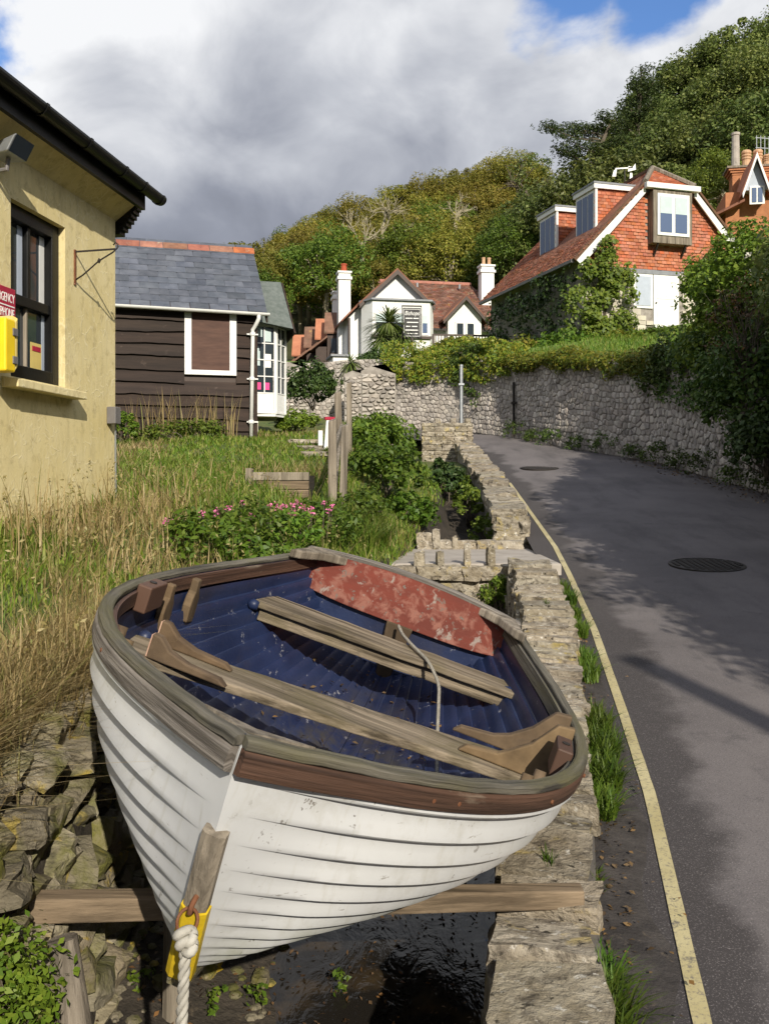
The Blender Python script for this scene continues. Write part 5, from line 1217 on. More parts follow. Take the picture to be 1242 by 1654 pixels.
# terrace of little gables further left
for k, (pa, pb_, top, d) in enumerate([(527, 546, 506, 46.5), (512, 530, 516, 47.3), (494, 513, 529, 48.1), (475, 493, 542, 48.9)]):
    names = ['nearest', 'second', 'third', 'farthest']; k_ = d/F
    x0 = (pa-CX)*k_; W_ = (pb_-pa)*k_*1.25; H_ = 30*k_; zt_ = EYE+(HY-top)*k_; wb = (600-top)*k_
    o = thing('terrace_cottage', f'{names[k]} little brown cottage with steep tiled gable left of the white chimney', 'cottage', (x0, d, zt_-wb), 0, 'row of brown gabled cottages')
    MB().box(.08, W_, -.55, .55, 0, wb-H_).build('wall', M['brownwood'], o)
    MB().prism([(.08, -.55, wb-H_), (.08, .55, wb-H_), (.08, 0, wb-.05)], (W_-.1, 0, 0)).build('gable_wall', M['brownwood'], o)
    for s in (-1, 1): MB().hexa([(-.06, s*.68, wb-H_*1.2), (W_, s*.68, wb-H_*1.2), (W_, 0, wb-.02), (-.06, 0, wb-.02), (-.06, s*.70, wb-H_*1.2+.06), (W_, s*.70, wb-H_*1.2+.06), (W_, 0, wb+.05), (-.06, 0, wb+.05)]).build('roof_slope', M['tile' if k % 2 else 'rooftile'], o)
    MB().hexa([(-.7, -1.0, wb-H_*2.15), (.1, -1.0, wb-H_*1.45), (.1, .6, wb-H_*1.45), (-.7, .6, wb-H_*2.15), (-.7, -1.0, wb-H_*2.05), (.1, -1.0, wb-H_*1.35), (.1, .6, wb-H_*1.35), (-.7, .6, wb-H_*2.05)]).build('lean_to_roof', M['rooftile'], o)
    MB().box(-.45, .06, -.7, .55, 0, wb-H_*1.9).build('lean_to_wall', M['brownwood'], o)
    f_ = MB().box(.2, W_*.8, -.60, -.552, wb-H_*2.3, wb-H_*1.35).build('window', M['brownwood'], o); MB().box(.26, W_*.8-.06, -.62, -.601, wb-H_*2.2, wb-H_*1.45).build('pane', M['glass'], f_)
# pub sign
ps = thing('hanging_sign', 'black hanging sign with white lettering in front of the white cottage', 'sign', (P(665, 590, 39.5).x, 39.5, EYE+(HY-592)/F*39.5), R(6))
def zs(r): return (592-r)/F*39.5
MB().box(-.05, .05, -.05, .05, -.8, zs(546)).build('post', M['brownwood'], ps)
B(-.36, .36, -.03, .03, zs(545), zs(497)).build('board', M['signblack'], ps)
for (a, b, c, d) in [(-.41, .41, zs(546.5), zs(545)), (-.41, .41, zs(495), zs(493)), (-.41, -.385, zs(545), zs(495)), (.385, .41, zs(545), zs(495))]: B(a, b, -.025, .025, c, d).build('frame_bar', M['iron'], ps)
for (a, b, c, d) in [(-.33, .33, zs(543), zs(542.4)), (-.33, .33, zs(499.6), zs(499)), (-.33, -.32, zs(542.4), zs(499.6)), (.32, .33, zs(542.4), zs(499.6))]: B(a, b, -.034, -.031, c, d).build('border', M['signwhite'], ps)
sm = lambda r: Matrix.Translation((0, -.034, zs(r))) @ Matrix.Rotation(R(90), 4, 'X')
lettering('Bishops', .24, ps, sm(506), M['signwhite'], .25, .8)
for r_, a, b in ((514, -.26, .02), (514, .06, .28), (520.5, -.2, .26), (527, -.24, -.06), (527, .0, .22), (533, -.27, .25), (538.5, -.22, .06), (538.5, .1, .24)): B(a, b, -.034, -.031, zs(r_)-.018, zs(r_)+.018).build('lettering_line', M['signwhite'], ps)

# ------------------------------------------------------------------ red tile-hung house
RZ = 6.25
rh = thing('red_house', 'red tile-hung house with half-hipped roof, white window and stone base', 'house', (9.0, 31.0, RZ), math.atan2(.286, .958))
HW, ZE, ZR, LEN, ZH, XH = 3.25, 2.25, 5.45, 7.2, 4.60, .90
MB().prism([(-HW+.25, .02, -1.2), (HW-.25, .02, -1.2), (HW-.25, .02, ZE+.1), (XH-.02, .02, ZH-.05), (-XH+.02, .02, ZH-.05), (-HW+.25, .02, ZE+.1)], (0, LEN, 0)).build('wall', M['mortar'], rh)
# roof: two slopes + front half hip
rf = MB().add([(-HW-.1, -.18, ZE-.1), (-XH-.02, -.18, ZH+.08), (0, .85, ZR+.05), (0, LEN+.2, ZR+.05), (-HW-.1, LEN+.2, ZE-.1), (HW+.1, -.18, ZE-.1), (XH+.02, -.18, ZH+.08), (HW+.1, LEN+.2, ZE-.1)],
  [(0, 1, 2, 3, 4), (5, 7, 3, 2, 6), (1, 6, 2)]).build('roof', M['roof'], rh)
so = rf.modifiers.new('Solid', 'SOLIDIFY'); so.thickness = .10; so.offset = -1
# hip tiles (front triangle), joined: too small to pick apart
a_, b_, c_ = Vector((-XH, -.18, ZH+.09)), Vector((XH, -.18, ZH+.09)), Vector((0, .85, ZR+.07)); md_ = (a_+b_)/2; up_ = (c_-md_); hl = up_.length; up_.normalize(); nn_ = Vector((1, 0, 0)).cross(up_)
tile_rows(lambda s, t, o: tuple(md_+Vector((s-XH, 0, 0))+up_*t+nn_*o), lambda s, t: abs(s-XH) < XH*(1-t/hl)-.02, 2*XH, hl, .17, .11, .02, 3, 'hip_tiles', M['tile'], rh)
for sgn in (-1,):   # tiles of the left slope
    e0_, r0_ = Vector((-HW-.1, -.18, ZE-.08)), Vector((0, -.18, ZR+.07)); up2 = (r0_-e0_); l2 = up2.length; up2.normalize(); n2_ = up2.cross(Vector((0, -1, 0)))
    if n2_.z < 0: n2_ = -n2_
    tile_rows(lambda s, t, o: tuple(e0_+Vector((0, s, 0))+up2*t+n2_*o), lambda s, t: t < l2-.05 and (e0_+up2*t).z < ZH+.05+(s-.0)*.8, LEN+.3, l2, .18, .12, .022, 71, 'slope_tiles', M['redroof'], rh)
def in_gable(s, t):
    x, z = s-HW, t+ZB2
    if z > ZH-.06 or abs(x) > HW-.15: return False
    lim = XH+(ZH-z)*(HW-XH)/(ZH-ZE)-.1
    return abs(x) < lim and not (-.72 < x < .74 and 2.92 < z < ZH)
ZB2 = 2.02
tile_rows(lambda s, t, o: (s-HW, .005-o, t+ZB2), in_gable, 2*HW, ZH-ZB2, .17, .105, .03, 4, 'wall_tiles', M['tile'], rh)
MB().box(-HW+.3, HW-.3, -.015, .018, ZB2-.05, ZB2-.004).build('tile_drip', M['lead'], rh)
# bargeboards + fascia
for s in (-1, 1):
    MB().prism([(s*(HW+.05), -.20, ZE-.14), (s*(XH+.0), -.20, ZH+.02), (s*(XH-.03), -.20, ZH-.20), (s*(HW-.14), -.20, ZE-.30)], (0, .05, 0)).build('barge_board', M['white'], rh)
    MB().prism([(s*(HW+.16), -.235, ZE-.10), (s*(XH+.06), -.235, ZH+.10), (s*(XH+.04), -.235, ZH+.04), (s*(HW+.08), -.235, ZE-.17)], (0, .09, 0)).build('verge_tiles', M['roofdark'], rh)
    MB().tube([(s*XH, -.2, ZH+.14), (0, .85, ZR+.12)], .085, 6).build('hip_ridge', M['wood'], rh)
MB().box(-XH-.07, XH+.07, -.42, -.2, ZH-.10, ZH+.07).build('fascia', M['white'], rh, bevel=.01)
MB().tube([(0, .85, ZR+.09), (0, LEN, ZR+.09)], .09, 6).build('ridge', M['roofdark'], rh)
# oriel window
ow = thing('oriel_window', None, None); ow.parent = rh
ox0, ox1, oz0, oz1 = -.70, .70, 2.80, 4.46
MB().box(ox0, ox1, -.34, -.02, oz0, oz1).build('case', M['wood'], ow, bevel=.01)
MB().box(ox0+.13, ox1-.12, -.375, -.345, oz0+.24, oz1-.10).build('frame', M['white'], ow, bevel=.006)
for a, b in ((ox0+.22, -.06), (.06, ox1-.21)):
    MB().box(a, b, -.385, -.376, oz0+.34, oz1-.2).build('pane', M['bluepane'], ow); MB().box(a+.002, b-.002, -.389, -.386, oz0+.93, oz1-.2).build('blind', M['blind'], ow)
for x in (ox0+.2, ox1-.2): MB().bar((x, -.28, oz0-.01), (x, -.03, oz0-.34), .05, .06).build('bracket', M['iron'], ow)
# stone base blocks, window and door
bz = -.9; rs = random.Random(9)
while bz < ZB2-.08:
    h = min(rs.uniform(.14, .22), ZB2-.06-bz); x = -HW+.24
    while x < HW-.26:
        ln = min(rs.uniform(.25, .55), HW-.24-x); xc_ = x+ln/2
        hit = (x+ln > -1.21 and x < -.52 and bz+h > .80 and bz < 1.86) or (x+ln > -.49 and x < .42 and bz+h > .12 and bz < 1.86)
        if not hit: MB().box(x+.008, x+ln-.008, -.02-rs.uniform(0, .018), .019, bz+.007, bz+h-.007).build('stone_block', M['housestone'], rh)
        x += ln
    bz += h
MB().box(-1.24, .44, -.05, .019, 1.87, 1.97).build('lintel', M['lead'], rh)
f_ = MB().box(-1.22, -.52, -.03, .019, .78, 1.86).build('ground_window', M['white'], rh); MB().box(-1.13, -.61, -.045, -.031, .86, 1.79).build('shutter_panel', M['paleblue'], f_)
d_ = MB().box(-.50, .42, -.035, .0195, .10, 1.86).build('door', M['white'], rh); MB().lathe([(.02, 0), (.03, .02), (.01, .04)], (-.42, -.06, .95), 8).build('handle', M['iron'], d_)
for zz_ in (.2, 1.1): MB().box(-.38, .30, -.045, -.036, zz_, zz_+.6).build('door_panel', M['white'], d_)
# dormers on the left slope
for k, yc in enumerate((1.55, 4.3)):
    dm = thing('dormer', None, None); dm.parent = rh; xf = -2.0; zt = 4.88; zb_ = ZR-2.0-.05; yw = .62
    MB().prism([(xf, yc-yw, zb_-.15), (xf, yc-yw, zt), (-.45, yc-yw, zt), (-.5, yc-yw, zt-.1)], (0, 2*yw, 0)).build('cheek_frame', M['brownwood'], dm)
    tile_rows(lambda s, t, o, yc=yc: (xf+s, yc-yw-.004-o, zb_-.1+t), lambda s, t: s < 1.55 and (xf+s) < -(ZR-(zb_-.1+t))+.12, 1.6, zt-zb_+.05, .17, .105, .022, 20+k, 'cheek_tiles', M['tile'], dm)
    MB().box(xf-.16, -.3, yc-yw-.14, yc+yw+.14, zt, zt+.06).build('flat_roof', M['lead'], dm)
    MB().box(xf-.14, -.4, yc-yw-.12, yc-yw-.06, zt-.15, zt-.002).build('fascia', M['white'], dm); MB().box(xf-.13, xf-.08, yc-yw-.05, yc+yw+.1, zt-.15, zt-.002).build('fascia', M['white'], dm)
    wd_ = MB().box(xf-.07, xf-.005, yc-yw, yc+yw, zb_-.1, zt-.16).build('window', M['white'], dm)
    for j in range(3): y0 = yc-yw+.08+j*.38; MB().box(xf-.085, xf-.071, y0, y0+.32, zb_+.02, zt-.26).build('pane', M['bluepane'], wd_)
    MB().bar((xf-.04, yc-yw-.05, zb_-.15), (xf-.04, yc-yw-.05, zt-.15), .08, .07).build('corner_board', M['white'], dm)
MB().prism([(-HW-.18, -.1, ZE-.2), (-HW-.08, -.1, ZE-.2), (-HW-.08, -.1, ZE-.1), (-HW-.18, -.1, ZE-.1)], (0, LEN+.3, 0)).build('gutter', M['greybox'], rh)
# aerial on the ridge
ae = thing('roof_aerial', 'white rooftop aerial with small vanes beside the red house ridge', 'aerial', tuple(P(1009, 300, 37)))
MB().tube([(0, 0, -1.2), (0, 0, .62)], .025, 6).build('mast', M['iron'], ae); MB().bar((-.36, 0, .66), (.3, 0, .70), .04, .05).build('crossbar', M['signwhite'], ae)
MB().prism([(.12, -.02, .55), (.42, -.02, .62), (.40, -.02, .86), (.3, -.02, .72), (.14, -.02, .76)], (0, .04, 0)).build('vane', M['signwhite'], ae); MB().prism([(-.48, -.02, .36), (-.34, -.02, .36), (-.30, -.02, .66), (-.42, -.02, .60)], (0, .04, 0)).build('vane', M['signwhite'], ae)
MB().prism([(.18, -.02, .25), (.3, -.02, .25), (.28, -.02, .5), (.2, -.02, .5)], (0, .04, 0)).build('vane', M['signwhite'], ae)
# ------------------------------------------------------------------ brick house at the right edge
h2 = thing('orange_brick_house', 'orange tiled house with tall chimney pots at the right edge', 'house', (P(1225, 400, 37).x, 37.0, 6.6), R(-10))
def z2(r): return EYE+(HY-r)/F*37-6.6
MB().box(-1.2, 5, 0, 6, -1.5, z2(308)).build('wall', M['brick'], h2)
MB().hexa([(.0, -.35, z2(310)), (5.2, -.35, z2(310)), (5.2, 2.3, z2(258)), (.0, 2.3, z2(258)), (.0, -.35, z2(307)), (5.2, -.35, z2(307)), (5.2, 2.3, z2(255)), (.0, 2.3, z2(255))]).build('roof', M['roof'], h2)
ra, rb_ = Vector((0, -.36, z2(306.5))), Vector((0, 2.3, z2(254.5))); ru = (rb_-ra); rl = ru.length; ru.normalize(); rn_ = Vector((1, 0, 0)).cross(ru)
tile_rows(lambda s, t, o: tuple(ra+Vector((s, 0, 0))+ru*t+rn_*o), lambda s, t: s < 3, 3, rl, .18, .12, .02, 55, 'roof_tiles', M['tile'], h2)
MB().box(.0, 5.2, -.46, -.36, z2(312), z2(303)).build('fascia', M['white'], h2)
MB().prism([(-.62, -.5, z2(312)), (.22, -.5, z2(312)), (-.20, -.5, z2(262))], (0, 1.6, 0)).build('gable_wall', M['paleblue'], h2)
gable_roof(h2, -.62, .22, -.75, 2.0, z2(308), z2(256), m='tile', over=.1); barge(h2, -.62, .22, -.80, z2(308), z2(256), .16, 'white', over=.1)
f_ = MB().box(-.42, .12, -.54, -.501, z2(335), z2(306)).build('window', M['white'], h2); MB().box(-.34, -.18, -.56, -.541, z2(332), z2(309)).build('pane', M['bluepane'], f_); MB().box(-.12, .04, -.56, -.541, z2(332), z2(309)).build('pane', M['bluepane'], f_)
MB().hexa([(-3.2, -.2, z2(378)), (-.6, -.6, z2(330)), (-.6, 3, z2(330)), (-3.2, 3, z2(378)), (-3.2, -.2, z2(374)), (-.6, -.6, z2(326)), (-.6, 3, z2(326)), (-3.2, 3, z2(374))]).build('side_roof', M['roof'], h2)
ch = MB().box(-.57, 1.5, 2.2, 3.0, z2(320), z2(250)).build('chimney_stack', M['brick'], h2)
for k in range(4): MB().box(-.59-k*.07, 1.52+k*.07, 2.18-k*.05, 3.02+k*.05, z2(252)+k*.085+.001, z2(252)+k*.085+.084).build('chimney_course', M['brick' if k < 3 else 'wood'], ch)
zt = z2(252)+.34
MB().lathe([(.17, zt), (.15, zt+1.35), (.18, zt+1.36), (.18, zt+1.46), (.12, zt+1.46)], (-.40, 2.5, 0), 12).build('chimney_pot', M['concrete'], ch)
for (x, h) in ((.02, .72), (.46, .72), (.84, .5), (1.15, .42)):
    MB().lathe([(.18, zt), (.17, zt+h*.45), (.2, zt+h*.5), (.2, zt+h*.58), (.16, zt+h*.6), (.2, zt+h*.66), (.2, zt+h*.74), (.16, zt+h*.76), (.2, zt+h*.82), (.2, zt+h*.92), (.15, zt+h)], (x, 2.5, 0), 12).build('chimney_pot', M['pot'], ch)
# white railing up on the hill, right edge
wr = thing('hill_railing', 'thin pale railing on the slope behind the chimney pots', 'railing', tuple(P(1240, 243, 44)), R(10))
MB().box(-.6, 1.6, -.012, .012, .55, .575).build('top_rail', M['galv'], wr); MB().box(-.6, 1.6, -.012, .012, .1, .125).build('bottom_rail', M['galv'], wr)
for x in np.arange(-.55, 1.6, .2): MB().box(x-.012, x+.012, -.012, .012, -.6, .66).build('bar', M['galv'], wr)

# ------------------------------------------------------------------ fence posts, path slabs, planter, boards
def gz(x, y): return float(ground_z(x, y))
for k, (px, top, bot, d, wd, lean, lab) in enumerate([(537, 682, 806, 9.6, .088, .0, 'nearest tall grey split fence post beside the stone planter'), (553, 690, 790, 10.3, .08, .03, 'shorter grey fence post just behind the nearest one'), (549, 636, 720, 13.6, .10, -.03, 'grey fence post in the middle of the leaning fence row'), (564, 620, 706, 14.6, .085, .0, 'tallest far grey fence post beside the white board')]):
    p = P(px, bot, d); t = P(px, top, d); g0 = gz(p.x, d)
    o = thing('fence_post', lab, 'post', (p.x, d, g0-.1), 0, 'weathered posts of the old fence')
    MB().hexa([(-wd/2, -wd/2, 0), (wd/2, -wd/2, 0), (wd/2, wd/2, 0), (-wd/2, wd/2, 0)]+[(a*wd*.47+lean, b*wd*.47, t.z-g0+.1+zz_) for (a, b), zz_ in zip(((-1, -1), (1, -1), (1, 1), (-1, 1)), (.0, .03, .05, .02))]).build('timber', M['wood'], o, bevel=.01)
a, b = P(534, 745, 9.75), P(552, 690, 13.5)
o = thing('fence_rail', 'slanting grey timber rail joining the old fence posts', 'fence rail', tuple(a)); MB().bar(a, b, .04, .10).world(o).build('rail', M['wood'], o, bevel=.006)
a, b = P(541, 790, 9.8), P(548, 725, 13.5)
o = thing('fence_rail', 'lower slanting rail of the old grey fence', 'fence rail', tuple(a)); MB().bar(a, b, .04, .10).world(o).build('rail', M['wood'], o, bevel=.006)
p = P(534, 700, 15.4)
ab = thing('notice_board', 'small white board with red top leaning behind the fence posts', 'board', (p.x, 15.4, gz(p.x, 15.4)), R(20))
MB().hexa([(-.11, .0, 0), (.10, .0, 0), (.10, .03, 0), (-.11, .03, 0), (-.03, .12, .5), (.15, .12, .5), (.15, .15, .5), (-.03, .15, .5)]).build('panel', M['white'], ab); MB().box(-.06, .18, .10, .17, .50, .545).build('red_top', M['redsign'], ab); MB().box(-.2, -.13, .0, .03, 0, .32).build('side_strip', M['white'], ab)
for k, (px, py, d, wx, wy) in enumerate([(500, 700, 14.2, .40, .5), (508, 719, 12.6, .34, .4), (492, 690, 16.0, .5, .5)]):
    p = P(px, py, d); o = put('path_slab', POOLS[k], None); o.location = (p.x, d, gz(p.x, d)+.03); o.scale = (wx, wy, .09)
    tag(o, ['middle pale stone slab of the grassy path', 'nearest pale stone slab of the grassy path', 'farthest pale stone slab of the path by the bay window'][k], 'paving slab', 'stepping slabs of the path')
p = P(455, 800, 9.5); pl = thing('stone_planter', 'low weathered timber edged planter in the grass below the fence', 'planter', (p.x, 9.5, gz(p.x, 9.5)), R(-3))
for k in range(3): MB().box(-.28, .27, -.05, .02, -.05+k*.085, .03+k*.085).build('plank', M['beamw'] if k < 2 else M['wood'], pl, bevel=.008)
MB().box(-.27, .26, .02, .5, -.1, .17).build('soil_fill', M['soil'], pl); MB().box(-.34, -.28, -.08, .03, -.1, .24).build('end_post', M['wood'], pl)
# old garden walls by the fence and cottage
for nm, lab, x0, x1, d, zt_, zb_, sd in [('garden_wall', 'ruined pale stone wall stub behind the fence posts', (583-CX)/F*21.5, (639-CX)/F*21.5, 21.5, EYE+(HY-588)/F*21.5, 2.0, 31), ('garden_wall', 'low grey garden wall below the white cottage palms', (556-CX)/F*26, (600-CX)/F*26, 26, EYE+(HY-596)/F*26, 2.6, 32), ('garden_wall', 'stone wall behind the dark bush beside the shed bay', (455-CX)/F*27, (500-CX)/F*27, 27, EYE+(HY-583)/F*27, 2.6, 33)]:
    o = thing(nm, lab, 'wall', (x0, d, zb_)); W_ = x1-x0; H_ = zt_-zb_
    MB().add([(0, 0, -.5), (W_, 0, -.5), (W_, .5, -.5), (0, .5, -.5), (0, 0, H_*.93), (W_*.3, 0, H_*.98), (W_*.7, 0, H_), (W_, 0, H_*.9), (0, .5, H_*.93), (W_, .5, H_*.9)], [(0, 1, 7, 6, 5, 4), (3, 8, 9, 2), (0, 4, 8, 3), (1, 2, 9, 7), (4, 5, 6, 7, 9, 8)]).build('wall_core', M['mortar'], o)
    stone_facing(o, cells(W_, H_*.9, .15, .09, sd), lambda s, t, oo, x0=x0, d=d, zb_=zb_: (x0+s, d-oo, zb_+t), .008, .04, M['wallstone1'], M['wallstone'], sd, limit=120)
# ------------------------------------------------------------------ grass
rng = np.random.default_rng(21)
def meadow_pts(n, y0, y1, x0, x1):
    y = rng.uniform(y0, y1, n); x = rng.uniform(x0, x1, n); k = (x < XL(y)+.06)
    # not inside the house or the shed
    hx = (x+2.27)*.99-(y-8.2)*.144*1.0; hy = (x+2.27)*.144+(y-8.2)*.99
    k &= ~((hx < -.02) & (hx > -5) & (hy < .02) & (hy > -6))
    e = np.array([math.cos(R(16)), math.sin(R(16))]); sx_ = (x+2.3)*e[0]+(y-17.3)*e[1]; sy_ = -(x+2.3)*e[1]+(y-17.3)*e[0]
    k &= ~((sx_ < .05) & (sy_ > -.06))
    x, y = x[k], y[k]; return x, y, np.stack([x, y, ground_z(x, y)-.02], 1)
def patch(x, y, s, o): return np.array([mnoise.noise(Vector((a*s, b*s, o))) for a, b in zip(x, y)])
parts_g, parts_d = [], []
x, y, b = meadow_pts(26000, 1.7, 6.2, -3.2, 0); pn = patch(x, y, 1.3, 0)-.30*(y-4.4)+.6*np.exp(-((XL(y)-x)/.5)**2)
dry = pn+rng.normal(0, .18, len(x)) > .0
hgt = np.where(dry, rng.uniform(.16, .42, len(x)), rng.uniform(.10, .28, len(x)))*np.clip(.55+.6*patch(x, y, 2.1, 7), .35, 1.2)
parts_d.append(blades(rng, b[dry], hgt[dry], .0042, .6, (.25, -.15))); parts_g.append(blades(rng, b[~dry], hgt[~dry], .008, .65))
ed = 4200; y = rng.uniform(1.9, 5.0, ed); x = XL(y)+rng.uniform(-.30, .02, ed); b = np.stack([x, y, meadow(np.minimum(x, XL(y)-.1), y)-.02], 1)
parts_d.append(blades(rng, b, rng.uniform(.16, .36, ed), .004, .95, (.5, -.3)))
x, y, b = meadow_pts(30000, 5.6, 11.5, -4.5, .5); pn = patch(x, y, .8, 3); dry = pn+rng.normal(0, .22, len(x)) > .42-.3*np.exp(-((y-6.1)/.7)**2)
parts_d.append(blades(rng, b[dry], rng.uniform(.10, .34, dry.sum()), .008, .6)); parts_g.append(blades(rng, b[~dry], rng.uniform(.07, .2, (~dry).sum()), .011, .7))
x, y, b = meadow_pts(30000, 11, 18.4, -7.5, 1.2); pn = patch(x, y, .7, 5); dry = pn+rng.normal(0, .16, len(x)) > .46
parts_d.append(blades(rng, b[dry], rng.uniform(.08, .2, dry.sum()), .013, .6)); parts_g.append(blades(rng, b[~dry], rng.uniform(.06, .14, (~dry).sum()), .018, .7))
# tall stems in front of the shed and the yellow wall
for (n, x0, x1, y0, y1, h0, h1, wd) in [(160, -4.6, -2.5, 16.3, 17.1, .5, .95, .014), (240, -3.0, -2.05, 4.9, 7.9, .25, .55, .007)]:
    xx = rng.uniform(x0, x1, n); yy = rng.uniform(y0, y1, n); b = np.stack([xx, yy, ground_z(xx, yy)-.02], 1); parts_d.append(blades(rng, b, rng.uniform(h0, h1, n), wd, .25))
tag(put('green_grass', npmesh('green_grass', *merge(parts_g)), LF['grass']), 'green meadow grass covering the bank left of the stream', 'grass', kind='stuff')
tag(put('dry_grass', npmesh('dry_grass', *merge(parts_d)), LF['straw']), 'long straw coloured dry grass on the bank beside the boat', 'grass', kind='stuff')
# seed heads on the tall dry stems
xs_, ys_, b = meadow_pts(900, 2.0, 8.5, -3.2, 0); n_ = len(xs_); hh = rng.uniform(.22, .42, n_); tip = b+np.stack([rng.normal(0, .06, n_), rng.normal(0, .06, n_), hh], 1)
Vs, Fs = leaf_quads(rng, np.repeat(tip, 4, 0)+rng.normal(0, .012, (4*n_, 3))*np.array([.5, .5, 2]), rng.normal(size=(4*n_, 3))*np.array([1, 1, .2]), .028, .35); V2, F2 = blades(rng, b, hh, .003, .05)
tag(put('seed_heads', npmesh('seed_heads', *merge([(Vs, Fs), (V2, F2)])), LF['straw']), 'brown grass seed heads standing above the bank grass', 'grass', kind='stuff')
# lush tufts at the road side of the low wall
def tuft(x, y, z, rad, n, h, label, group, lm='tuft', wd=.007, lean=.8):
    a = rng.uniform(0, 2*math.pi, n); r_ = rad*np.sqrt(rng.uniform(0, 1, n)); b = np.stack([r_*np.cos(a)*.55, r_*np.sin(a)*1.3, np.zeros(n)-.01], 1)
    V, Fs = blades(rng, b, h*rng.uniform(.4, 1.1, n), wd, lean); o = put('grass_tuft', npmesh('grass_tuft', V, Fs), LF[lm]); o.location = (x, y, z); return tag(o, label, 'grass tuft', group)
for k, (y, off, rad, n, h) in enumerate([(2.62, .30, .12, 620, .17), (2.85, .31, .08, 260, .12), (3.4, .30, .06, 160, .08), (4.05, .33, .13, 520, .14), (4.35, .35, .16, 760, .15), (4.7, .36, .17, 820, .15), (5.05, .36, .16, 640, .14), (5.9, .36, .16, 560, .14), (6.2, .37, .14, 420, .13), (6.9, .38, .14, 420, .14), (7.4, .39, .14, 380, .13), (7.9, .40, .16, 420, .15), (8.35, .40, .14, 320, .13)]):
    tuft(float(XW(y))+off, y, float(rz(y))+.01, rad, n, h, 'lush green grass tuft at the road side foot of the low wall', 'grass tufts along the low wall')
for k, (y, off) in enumerate([(5.0, .12), (3.3, .15), (7.2, .2)]): tuft(float(XW(y))+off, y, lwz(y)+.01, .03, 26, .06, 'tiny grass sprig growing in a joint on top of the low wall', 'sprigs on the low wall', wd=.004)
# ------------------------------------------------------------------ near plants
q = P(40, 1580, 2.45)
bush('bank_plant', 'bright small-leaved plant on the stream bank at bottom left', 'plant', (q.x-.12, q.y+.06, q.z-.22), (.14, .15, .17), 70, 30, .026, 'bright', 40, clump_r=.07, stems=8, stem_r=.004)
for (px, py, s, lab) in [(345, 1640, .05, 'sprig of green leaves by the rope at the bottom'), (545, 1590, .045, 'small two-leaved seedling on the stream mud under the boat'), (230, 1638, .04, 'little green seedling left of the mooring rope'), (420, 1625, .06, 'low trailing green weed right of the mooring rope')]:
    d = (EYE+.36)*F/(py-HY); x = (px-CX)/F*d
    bush('seedling', lab, 'plant', (x, d, max(gz(x, d), float(bed(d))+.06)), (s, s, s*.9), 6, 7, .026, 'bright', int(px), clump_r=s*.5, stems=4, stem_r=.002)
bp_ = bp(1.35, -.18, -.48); bush('boat_weed', 'tiny green weed sprouting under the middle seat of the boat', 'plant', tuple(bp_), (.04, .04, .05), 4, 7, .022, 'bright', 77, clump_r=.02, stems=3, stem_r=.002)
# valerian bed with pink flowers
def flowers(parent, pts, r, m, n=7):
    rg = np.random.default_rng(len(pts))
    for p in pts:
        C = np.array(p)+rg.normal(0, r*.45, (n*3, 3)); V, Fq = leaf_quads(rg, C, C-np.array(p)+np.array([0, 0, .01]), r*.7, .8); put('flower_head', npmesh('flower_head', V, Fq), M[m], parent)
for k, (px, py, d, rx, ry, rzz, lm, fl_) in enumerate([(375, 880, 7.4, .42, .5, .14, 'shrub', 3), (445, 870, 7.9, .42, .5, .14, 'bright', 6), (510, 860, 8.6, .36, .45, .17, 'shrub', 5), (330, 905, 6.9, .3, .4, .18, 'bright', 1), (420, 910, 6.9, .3, .3, .16, 'bright', 1)]):
    p = P(px, py, d); z0 = gz(p.x, d)
    o = bush('valerian_plant', ['leafy valerian clump left of the pink flowers', 'bright valerian clump with most pink flowers behind the boat', 'valerian clump with pink flowers below the fence post', 'small leafy clump between the dry grass and valerian', 'low leafy clump right behind the boat rim'][k], 'plant', (p.x, d, z0-.05), (rx, ry, rzz), 52, 22, .058, lm, 60+k, 'flowering plants behind the boat', clump_r=.12, aspect=.42, stems=10, stem_r=.005)
    pts = [(rng.uniform(-.8, .8)*rx, rng.uniform(-.9, .5)*ry, rzz*rng.uniform(1.2, 1.9)+.04) for _ in range(fl_*2)]; flowers(o, pts, .028, 'petal')
    if fl_: [MB().tube([(a*.8, b_*.8, .05), (a, b_, c)], .004, 5).build('flower_stalk', M['bark'], o) for a, b_, c in pts]
